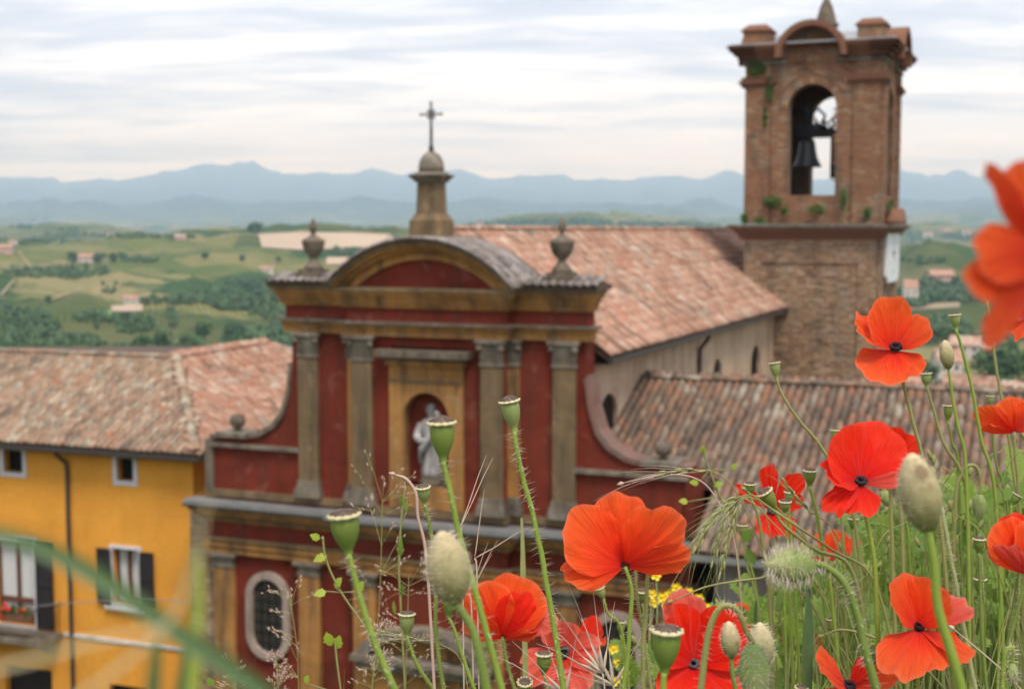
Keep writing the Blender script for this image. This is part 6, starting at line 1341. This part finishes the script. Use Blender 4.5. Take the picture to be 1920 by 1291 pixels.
# ---- grasses
def ribbon(mb, path, widths, face, c=None):
    n = len(path); vs = []; fs = []
    for i, p in enumerate(path):
        t_ = (path[min(i+1, n-1)]-path[max(i-1, 0)]).normalized(); s = t_.cross(face).normalized()*widths[i]*.5; k = face*widths[i]*.16
        vs += [p-s+k, p-face*widths[i]*.05, p+s+k]
    for i in range(n-1):
        for q in range(2): a = i*3+q; fs.append((a, a+1, a+4, a+3))
    mb.add(vs, fs, c)
def blade(pts, d, wpx, label, mat, tip=.15, foot=True):
    """one leaf of grass, photograph points from tip down"""
    dl = d if isinstance(d, (list, tuple)) else [d]*len(pts); w3 = [P(x, y, dl[i]) for i, (x, y) in enumerate(pts)]
    g = root_at(w3[-1]); r_ = tag(empty('broad_grass', g), label, 'grass', 'grass blades close to the lens'); T = Matrix.Translation(-g)
    path = spline(w3, 8)
    if foot: path = to_ground(path); n = len(path); u = dl[0]/FPX; mb = MB(); mb.t = T
    ribbon(mb, path, [wpx*u*min(1, tip+(1-tip)*min(1, i/14)) for i in range(n)], (-CF + CU*.3).normalized()); mb.build('leaf', mat, r_, True)
    m2 = MB(); m2.t = T; m2.tube([p - (-CF)*wpx*u*.06 for p in path], wpx*u*.045, 5); m2.build('midrib', mat, r_, True)
blade([(-60, 985), (60, 1020), (190, 1085), (340, 1190), (450, 1265), (540, 1330)], .14, 36, 'broad blurred green blade sweeping across the lower left corner', 'blade_green', .6)
blade([(372, 1020), (374, 1100), (368, 1210), (362, B)], .16, 24, 'blurred lime blade standing before the house corner', 'blade_lime', .3)
blade([(392, 925), (368, 1040), (320, 1160), (210, 1260), (150, B)], .13, 9, 'pale dry blade leaning beside the lime blade', 'blade_dry', .4)
blade([(310, 1178), (180, 1200), (60, 1235), (-50, 1262)], .12, 11, 'pale olive blade bending to the lower left corner', 'blade_dry', .5)
blade([(296, 1200), (292, 1240), (288, B)], .17, 26, 'short dark blurred blade under the sweeping one', 'blade_green', .5)
blade([(352, 1195), (346, 1250), (340, B)], .18, 22, 'dark green blade foot beside the lime blade', 'blade_green', .5)
blade([(1514, 1110), (1516, 1150), (1514, 1200), (1512, B)], .74, 20, 'stiff green grass sheath standing right of the furry buds', 'blade_green', .3)
blade([(1418, 1125), (1416, 1160), (1414, B)], .9, 10, 'thin dark grass tip behind the nodding bud', 'blade_green', .3)
blade([(978, 970), (980, 1020), (981, 1085), (984, 1200), (985, B)], .95, 10, 'thin upright green ear behind the bristly seed head', 'ear_green', .4)
def awned_ear(pts, d, label, mat='ear_green', spike=14, w_=9, awn=70, stalk=(), spread=.22, amat=None, along=None):
    """drooping ear: pts run from its tip to its base, then the stalk"""
    allp = list(pts)+list(stalk); dl = d; g = root_at(P(*allp[-1], dl)); r_ = tag(empty('grass_ear', g), label, 'grass ear', 'awned grass ears'); T = Matrix.Translation(-g); u = d/FPX
    ax = spline([P(x, y, d) for x, y in pts], 6); n = len(ax)-1
    st = stem_path([pts[-1]]+list(stalk), d)
    mb = MB(); mb.t = T; mb.tube(ax+st[1:], w_*u*.14, 5); mb.build('stalk', 'stem_olive', r_, True)
    sp = MB(); sp.t = T; aw = MB(); aw.t = T
    for k in range(spike):
        s = (k+.5)/spike*n; i = min(int(s), n-1); p = ax[i].lerp(ax[i+1], s-i); t_ = (ax[i]-ax[i+1]).normalized(); o = t_.orthogonal().normalized(); o.rotate(Matrix.Rotation(k*2.4, 3, t_))
        q = p + o*w_*u*.3; L_ = w_*u*1.9; dv = (t_ + o*spread).normalized(); sp.tube([q, q+dv*L_*.3, q+dv*L_*.7, q+dv*L_], [w_*u*.08, w_*u*.24, w_*u*.2, w_*u*.03], 6)
        sag = Vector((0, 0, -1)); e0 = q+dv*L_; al = awn*u*RND.uniform(.7, 1.15); aw.tube([e0, e0+dv*al*.5+o*al*.04, e0+dv*al+o*al*.10+sag*al*.08], [w_*u*.05, w_*u*.04, w_*u*.012], 3)
    sp.build('spikelets', mat, r_, True); aw.build('awns', amat or mat, r_, kind='stuff')
awned_ear([(1236, 888), (1280, 882), (1328, 881)], .82, 'pinkish awned ear stretching left over the large poppy', 'ear_green', 9, 9, 110, [(1350, 890), (1372, 910), (1400, 960), (1440, 1080), (1460, B)], .10, 'ear_pink')
awned_ear([(1306, 1030), (1330, 985), (1362, 945), (1388, 930)], .80, 'longest of the drooping green ears left of the star shaped poppy', 'ear_green', 16, 10, 75, [(1410, 928), (1450, 945), (1500, 1000), (1560, 1080), (1600, B)], .16)
awned_ear([(1338, 1055), (1348, 1005), (1362, 965), (1382, 938)], .82, 'middle one of the drooping green ears left of the star shaped poppy', 'ear_green', 14, 10, 60, [(1405, 932), (1460, 960), (1520, 1030), (1570, B)], .16)
awned_ear([(1352, 1076), (1362, 1020), (1376, 970), (1388, 940)], .78, 'right one of the drooping green ears left of the star shaped poppy', 'ear_green', 16, 10, 50, [(1400, 936), (1440, 970), (1490, 1050), (1520, B)], .14)
awned_ear([(1290, 1050), (1310, 1005), (1340, 965), (1372, 938)], .90, 'thin left one of the drooping green ears', 'ear_green', 12, 8, 70, [(1400, 934), (1440, 980), (1480, B)], .2)
awned_ear([(1470, 905), (1500, 940), (1530, 965)], .86, 'green ear crossing behind the star shaped poppy', 'ear_green', 9, 9, 30, [(1560, 990), (1600, 1080), (1620, B)], .14)
awned_ear([(706, 1184), (755, 1194), (800, 1200)], .80, 'twisted straw ear lying across below the round seed head', 'ear_green', 9, 7, 36, [(815, 1203), (860, 1230), (880, B)], .12, 'straw')
def straw_ear(px, py, d, angs, ln, label, hs=.62):
    g = root_at(P(px, py, d)); r_ = tag(empty('dry_oat', g), label, 'dry grass', 'dry pale oat husks'); T = Matrix.Translation(-g); u = d/FPX; b = P(px, py, d); mb = MB(); mb.t = T; aw = MB(); aw.t = T
    for a in angs:
        q = R(a+RND.uniform(-5, 5)); dv = V3(math.cos(q), math.sin(q), RND.uniform(-.3, .3)).normalized(); L_ = ln*u*RND.uniform(.8, 1.15); e = b+dv*L_*.6
        mb.tube([b, b+dv*L_*.18, b+dv*L_*.38, e], [.6*u, 5.5*u*hs, 4.5*u*hs, .5*u], 7); aw.tube([e, e+dv*L_*.6+CU*L_*.05, e+dv*L_*1.1+CU*L_*.02], [.9*u, .7*u, .25*u], 4)
    mb.build('husks', 'straw', r_, True); aw.build('awns', 'straw', r_, kind='stuff'); pth = stem_path([(px, py), (px+4, py+30), (px+8, max(B, py+60))], d); m2 = MB(); m2.t = T; m2.tube(pth, 1.6*u, 5); m2.build('stalk', 'straw', r_, True)
straw_ear(1130, 1262, .70, (128, 142, 156, 100, 112, 75), 95, 'pale dry oat husks fanning out over the crumpled pink poppy')
straw_ear(1150, 1285, .74, (120, 150, 170, 95, 60), 80, 'pale dry oat husks at the bottom edge below the small poppy')
straw_ear(1060, 1300, .72, (110, 130, 95, 80, 150), 80, 'pale dry oat husks left of the crumpled pink poppy foot')
straw_ear(880, 1112, .78, (62, 58, 70), 60, 'three straw awns above the poppy behind the hairy bud', .2)
straw_ear(862, 990, .74, (62, 67), 82, 'pair of pinkish straw awns beside the statue seed head', .2)
straw_ear(890, 1046, .74, (24, 78), 70, 'straw awn bending right of the statue seed head stem', .2)
def twig(pts, d, label, mat='straw', r=1.6, cat='dry grass'):
    g = root_at(P(*pts[-1], d)); r_ = tag(empty('dry_stalk', g), label, cat, 'dry stalks'); T = Matrix.Translation(-g); mb = MB(); mb.t = T; pth = stem_path(pts, d); u = d/FPX; mb.tube(pth, [u*r*(.5+.5*min(1, i/6)) for i in range(len(pth))], 6); mb.build('stalk', mat, r_, True)
    m2 = MB(); m2.t = T; ax = (pth[0]-pth[1]).normalized(); m2.tube([pth[0], pth[0]+ax*6*u, pth[0]+ax*14*u], [1.5*u, 4.5*u, .6*u], 7); m2.build('husk', mat, r_, True)
twig([(742, 890), (762, 898), (780, 925), (784, 970), (800, 1050), (815, B)], .72, 'curled pinkish dry stalk tip left of the small seed head', 'ear_pink', 3)
twig([(1262, 1125), (1330, 1098), (1420, 1084), (1450, 1082), (1520, 1130), (1600, B)], .8, 'long thin stalk arching across above the arched bud stem', 'stem_olive', 2)
twig([(1170, 905), (1240, 890), (1300, 895), (1340, 930), (1380, 1030), (1400, B)], .86, 'thin pink awn trailing left above the large poppy', 'ear_pink', 1.5)
twig([(1545, 1190), (1580, 1180), (1640, 1195), (1720, 1240), (1780, B)], .78, 'bent yellow green stalk over the cut poppy', 'stem_olive', 2.5)
twig([(1400, 920), (1470, 970), (1560, 1030), (1640, 1090), (1690, B)], .79, 'dark slanting stalk crossing below the star shaped poppy', 'stem_olive', 2.5)
twig([(1790, 1180), (1850, 1230), (1900, 1275), (1920, B)], .7, 'bundle of thin awns crossing the lower right corner', 'straw', 1.5)
# ---- fine panicles and small leafy weeds, lower left to middle
def panicle(px, py, hpx, d, label, mat='ear_pink', n=26):
    g = root_at(P(px, B, d)); r_ = tag(empty('grass_panicle', g), label, 'grass', 'feathery grass panicles'); T = Matrix.Translation(-g); u = d/FPX; base = P(px, py+hpx, d); top = P(px+RND.uniform(-30, 30), py, d); ax = to_ground(spline([top, top.lerp(base, .5)+V3(RND.uniform(-8, 8)*u, 0, 0), base], 6))
    mb = MB(); mb.t = T; mb.tube(ax, .9*u, 4); sp = MB(); sp.t = T
    for k in range(n):
        i = RND.randint(0, 11); p = ax[i]; a = RND.uniform(0, 6.28); dv = V3(math.cos(a), abs(math.sin(a))*.9+.15, RND.uniform(-.6, .6)).normalized(); L_ = hpx*.34*u*RND.uniform(.4, 1); e = p+dv*L_; mb.tube([p, p+dv*L_*.5+V3(0, L_*.06, 0), e], .45*u, 3)
        for q in range(4):
            s = e - dv*L_*.12*q + V3(RND.uniform(-5, 5)*u, RND.uniform(-5, 5)*u, RND.uniform(-4, 4)*u); w_ = (dv+V3(RND.uniform(-.6, .6), RND.uniform(-.3, .6), 0)).normalized(); sp.tube([s, s+w_*4*u, s+w_*8*u], [.3*u, 1.4*u, .2*u], 4)
    mb.build('branches', 'stem_olive', r_); sp.build('spikelets', mat, r_, kind='stuff')
panicle(700, 940, 330, 1.15, 'tall pinkish feathery panicle behind the leftmost seed head', n=22); panicle(560, 1120, 180, 1.1, 'low pinkish panicle before the left oval window', n=18); panicle(760, 1080, 220, 1.1, 'pinkish panicle around the round seed head', n=18)
panicle(450, 1250, 90, .9, 'short pinkish tuft at the bottom edge under the oval window', n=26); panicle(510, 1235, 90, 1.0, 'short pinkish tuft right of the oval window foot', n=24); panicle(695, 1180, 130, .95, 'dense panicle low behind the leftmost stem', n=34)
def weed(pts, d, leaves, label, lm='leaf_lime', nar=.30):
    g = root_at(P(*pts[-1], d)); r_ = tag(empty('leafy_weed', g), label, 'weed', 'small leafy weeds'); T = Matrix.Translation(-g); u = d/FPX; mb = MB(); mb.t = T; mb.tube(stem_path(pts, d), 2.2*u, 5); 
    for (x, y, s, a) in leaves:
        p = P(x, y, d); q = R(a); dv = V3(math.cos(q), math.sin(q), .4).normalized(); nn = V3(-.2, .4, .9); sd = dv.cross(nn).normalized(); L_ = s*u*.8
        near = min(range(len(pts)), key=lambda i: abs(pts[i][1]-y)); mb.tube([P(*pts[near], d), p], 1.1*u, 4)
        lf = MB(); lf.t = T; vs = [p]; 
        for k in range(1, 8):
            t_ = k/8; w_ = math.sin(math.pi*t_**.75)*L_*nar*(1+.22*math.sin(k*2.6+x)); c = p+dv*L_*t_ + nn.normalized()*(-.2*L_*t_*t_); vs += [c-sd*w_, c, c+sd*w_]
        vs.append(p+dv*L_-nn.normalized()*.2*L_); fs = [(0, 2, 1), (0, 3, 2)]
        for k in range(6): b = 1+k*3; fs += [(b, b+1, b+4, b+3), (b+1, b+2, b+5, b+4)]
        fs += [(19, 20, 22), (20, 21, 22)]; lf.add(vs, fs); lf.build('leaf', lm, r_, True)
    mb.build('stem', 'stem_olive', r_, True)
weed([(605, 1005), (612, 1050), (640, 1110), (700, 1200), (740, B)], 1.0, [(600, 1010, 30, 150), (612, 1040, 36, 200), (628, 1100, 34, 60), (612, 1108, 34, 190), (672, 1108, 34, 70)], 'weed with lime leaves behind the leftmost seed head', 'leaf_lime')
weed([(628, 1200), (632, 1240), (640, B)], .9, [(622, 1210, 44, 110), (632, 1215, 40, 80), (572, 1280, 26, 70)], 'small pale green weed left of the leftmost seed head stem', 'leaf_lime')
weed([(760, 910), (752, 980), (748, 1060), (752, 1150), (760, B)], 1.1, [(762, 960, 40, 90), (754, 950, 38, 100), (750, 1045, 60, 88), (752, 1120, 44, 85), (740, 1150, 40, 95)], 'hanging green grass spikelets left of the niche', 'leaf_meadow', .12)
weed([(1318, 840), (1330, 880), (1350, 930), (1380, 1010), (1400, B)], 1.3, [(1372, 880, 22, 60), (1310, 905, 26, 170), (1338, 910, 26, 20), (1290, 940, 26, 170), (1316, 850, 24, 80)], 'thin weed with lime leaves in front of the brown roof', 'leaf_lime')
weed([(1395, 1010), (1400, 1060), (1420, 1130), (1440, B)], .95, [(1392, 1015, 44, 60), (1410, 1080, 36, 180), (1400, 1030, 40, 300)], 'pale green weed below the drooping ears', 'leaf_meadow')
weed([(440, 1268), (442, B)], .9, [(430, 1272, 34, 60), (400, 1285, 30, 120), (455, 1280, 30, 40)], 'little weed at the bottom edge before the church', 'leaf_meadow')
# ---- yellow flowers
def yellow_flower(px, py, d, k):
    u = d/FPX; g = root_at(P(px, B, d)); r_ = tag(empty('yellow_flower', g), YL[k], 'flower', 'yellow flowers behind the poppies'); T = Matrix.Translation(-g); c = P(px, py, d); mb = MB(); mb.t = T; mb.tube(stem_path([(px, py), (px+RND.uniform(-8, 8), py+70), (px+RND.uniform(-14, 14), B)], d), 1.5*u, 5); mb.build('stem', 'stem_pale', r_, True)
    for q in range(5):
        a = q*1.257+k; dv = V3(math.cos(a), math.sin(a)*.8, .35).normalized(); pm = MB(); pm.t = T; s = dv.cross(V3(0, .3, 1)).normalized(); L_ = 10*u
        pm.add([c, c+dv*L_*.5-s*L_*.4, c+dv*L_-s*L_*.3, c+dv*L_*1.05, c+dv*L_+s*L_*.3, c+dv*L_*.5+s*L_*.4, c+dv*L_*.6-V3(0, 0, .15)*L_], [(0, 1, 6), (1, 2, 6), (2, 3, 6), (3, 4, 6), (4, 5, 6), (5, 0, 6)]); pm.build('petal', 'yellow_petal', r_, True)
    pm = MB(); pm.t = T; pm.lathe([(.001, -3*u), (3.5*u, -1*u), (3*u, 2*u), (.001, 4*u)], c.x, c.y, c.z, 8); pm.build('heart', 'yellow_petal', r_, True)
YP = [(1230, 1078), (1222, 1112), (1240, 1118), (1256, 1112), (1276, 1120), (1226, 1128), (1250, 1132), (1300, 1140), (1322, 1136), (1302, 1158), (1268, 1100), (1310, 1120), (1150, 1215), (1160, 1240), (1172, 1262), (1152, 1275), (1335, 1150), (1290, 1108)]
YL = ['highest yellow flower right of the large poppy stems', 'yellow flower at the left end of the upper yellow row', 'second yellow flower from the left in the upper yellow row', 'third yellow flower from the left in the upper yellow row', 'rightmost yellow flower of the upper yellow row', 'yellow flower just below the left end of the row', 'yellow flower touching the pink top petal of the scarlet poppy', 'yellow flower above the arched bud stem on its left', 'yellow flower closest to the left of the arched stem top', 'lowest yellow flower left of the arched bud stem', 'lone yellow flower a little above the yellow row', 'yellow flower between row and arched stem',
      'topmost yellow flower left of the large poppy stem foot', 'second yellow flower down by the large poppy stem foot', 'yellow flower nearest the large poppy stem foot', 'lowest yellow flower by the dry oat husks', 'yellow flower right behind the arched bud stem', 'small yellow flower above the pink top petal']
for k, (x, y) in enumerate(YP): yellow_flower(x, y, RND.uniform(1.25, 1.5), k)
# ---- the green of the meadow itself: thin grass and cut leaves nobody could count
def meadow():
    gr = MB(); rnd = random.Random(3)
    def count(x): return np.interp(x, [-200, 380, 700, 1150, 1300, 1450, 1700, 1960], [.02, .05, .12, .28, .5, .8, 1, 1])
    def topy(x): return np.interp(x, [-200, 700, 1150, 1300, 1450, 1600, 1750, 1960], [1290, 1250, 1200, 1130, 1070, 960, 860, 820]) + max(0, x-1960)*.25
    for k in range(2300):
        x = rnd.uniform(-120, 2800)
        if rnd.random() > count(x): continue
        d = rnd.uniform(.82, 1.6); ty = topy(x) + rnd.random()**.7*240; tip = P(x+rnd.gauss(0, 75), ty, d); bx = x+rnd.uniform(-60, 60); g = root_at(P(bx, B, d)); m1 = tip.lerp(g, .45)+Vector((rnd.uniform(-.012, .012), rnd.uniform(-.01, .01), .01)); u = d/FPX; pth = spline([tip, m1, g], 5); w_ = rnd.uniform(2.0, 6.5)
        ribbon(gr, pth, [w_*u*min(1, .1+i*.2) for i in range(len(pth))], (-CF+CR*rnd.uniform(-.8, .8)).normalized(), rnd.random())
    o = gr.build('meadow_grass', 'grass_mixed', None, True, 'stuff'); tag(o, 'thin green grass filling the bank under the poppies', 'grass')
    lv = MB()
    for k in range(2500):
        x = rnd.uniform(1150, 2800)
        if rnd.random() > count(x)**1.3: continue
        d = rnd.uniform(.95, 1.6); y = topy(x)+70+rnd.random()**.8*330; p = P(x, y, d); u = d/FPX; a = rnd.uniform(.2, 2.9); dv = V3(math.cos(a), math.sin(a)*.9, rnd.uniform(-.5, .6)).normalized(); nn = V3(rnd.uniform(-.6, .6), .6, .7).normalized(); sd = dv.cross(nn).normalized(); L_ = rnd.uniform(36, 100)*u
        g = root_at(p); ax = [p + dv*L_*t_ - nn*L_*.3*t_*t_ for t_ in np.linspace(0, 1, 9)]; ribbon(lv, ax, [L_*.05*(1-.6*i/8) for i in range(9)], nn); c = rnd.random()
        for i in range(1, 8):                      # toothed lobes on both sides
            for s in (-1, 1):
                l = L_*.30*math.sin(math.pi*(i+1)/9.5)*rnd.uniform(.7, 1.1); e = ax[i]+sd*s*l+dv*l*.55; lv.add([ax[i]-dv*L_*.02, ax[i]+sd*s*l*.55+dv*l*.02, e, ax[i]+sd*s*l*.45+dv*l*.6, ax[i]+dv*L_*.035], [(0, 1, 2, 3, 4)], c)
        if rnd.random() < .7: ribbon(lv, spline([p, p.lerp(g, .5)+Vector((rnd.uniform(-.01, .01), 0, 0)), g], 4), [3*u]*9, -CF)
    tg = MB()                                        # fine tangled stalks leaning every way
    for k in range(700):
        x = rnd.uniform(1180, 2800)
        if rnd.random() > count(x): continue
        d = rnd.uniform(.85, 1.5); u = d/FPX; y = topy(x)-10+rnd.random()**.8*260; tip = P(x, y, d); lean = rnd.uniform(-170, 170); mid = P(x+lean*.45, y+rnd.uniform(40, 110), d*rnd.uniform(.97, 1.03)); low = P(x+lean, B+20, d); pth = to_ground(spline([tip, mid, low], 6)); tg.tube(pth, [u*(1.0+.03*i) for i in range(len(pth))], 4)
        if rnd.random() < .5:
            hd = V3(rnd.uniform(-.5, .5), 1, 0).normalized(); tg.tube([tip, tip+hd*6*u, tip+hd*14*u, tip+hd*22*u], [1.2*u, 4.5*u, 4.5*u, 1*u], 6)
    o = tg.build('meadow_stalks', 'stem_olive', None, True, 'stuff'); tag(o, 'tangle of thin stalks between the poppies on the right', 'stalks')
    o = lv.build('meadow_leaves', 'leaf_meadow', None, False, 'stuff'); tag(o, 'toothed green poppy leaves crowding the lower right', 'leaves')
meadow()
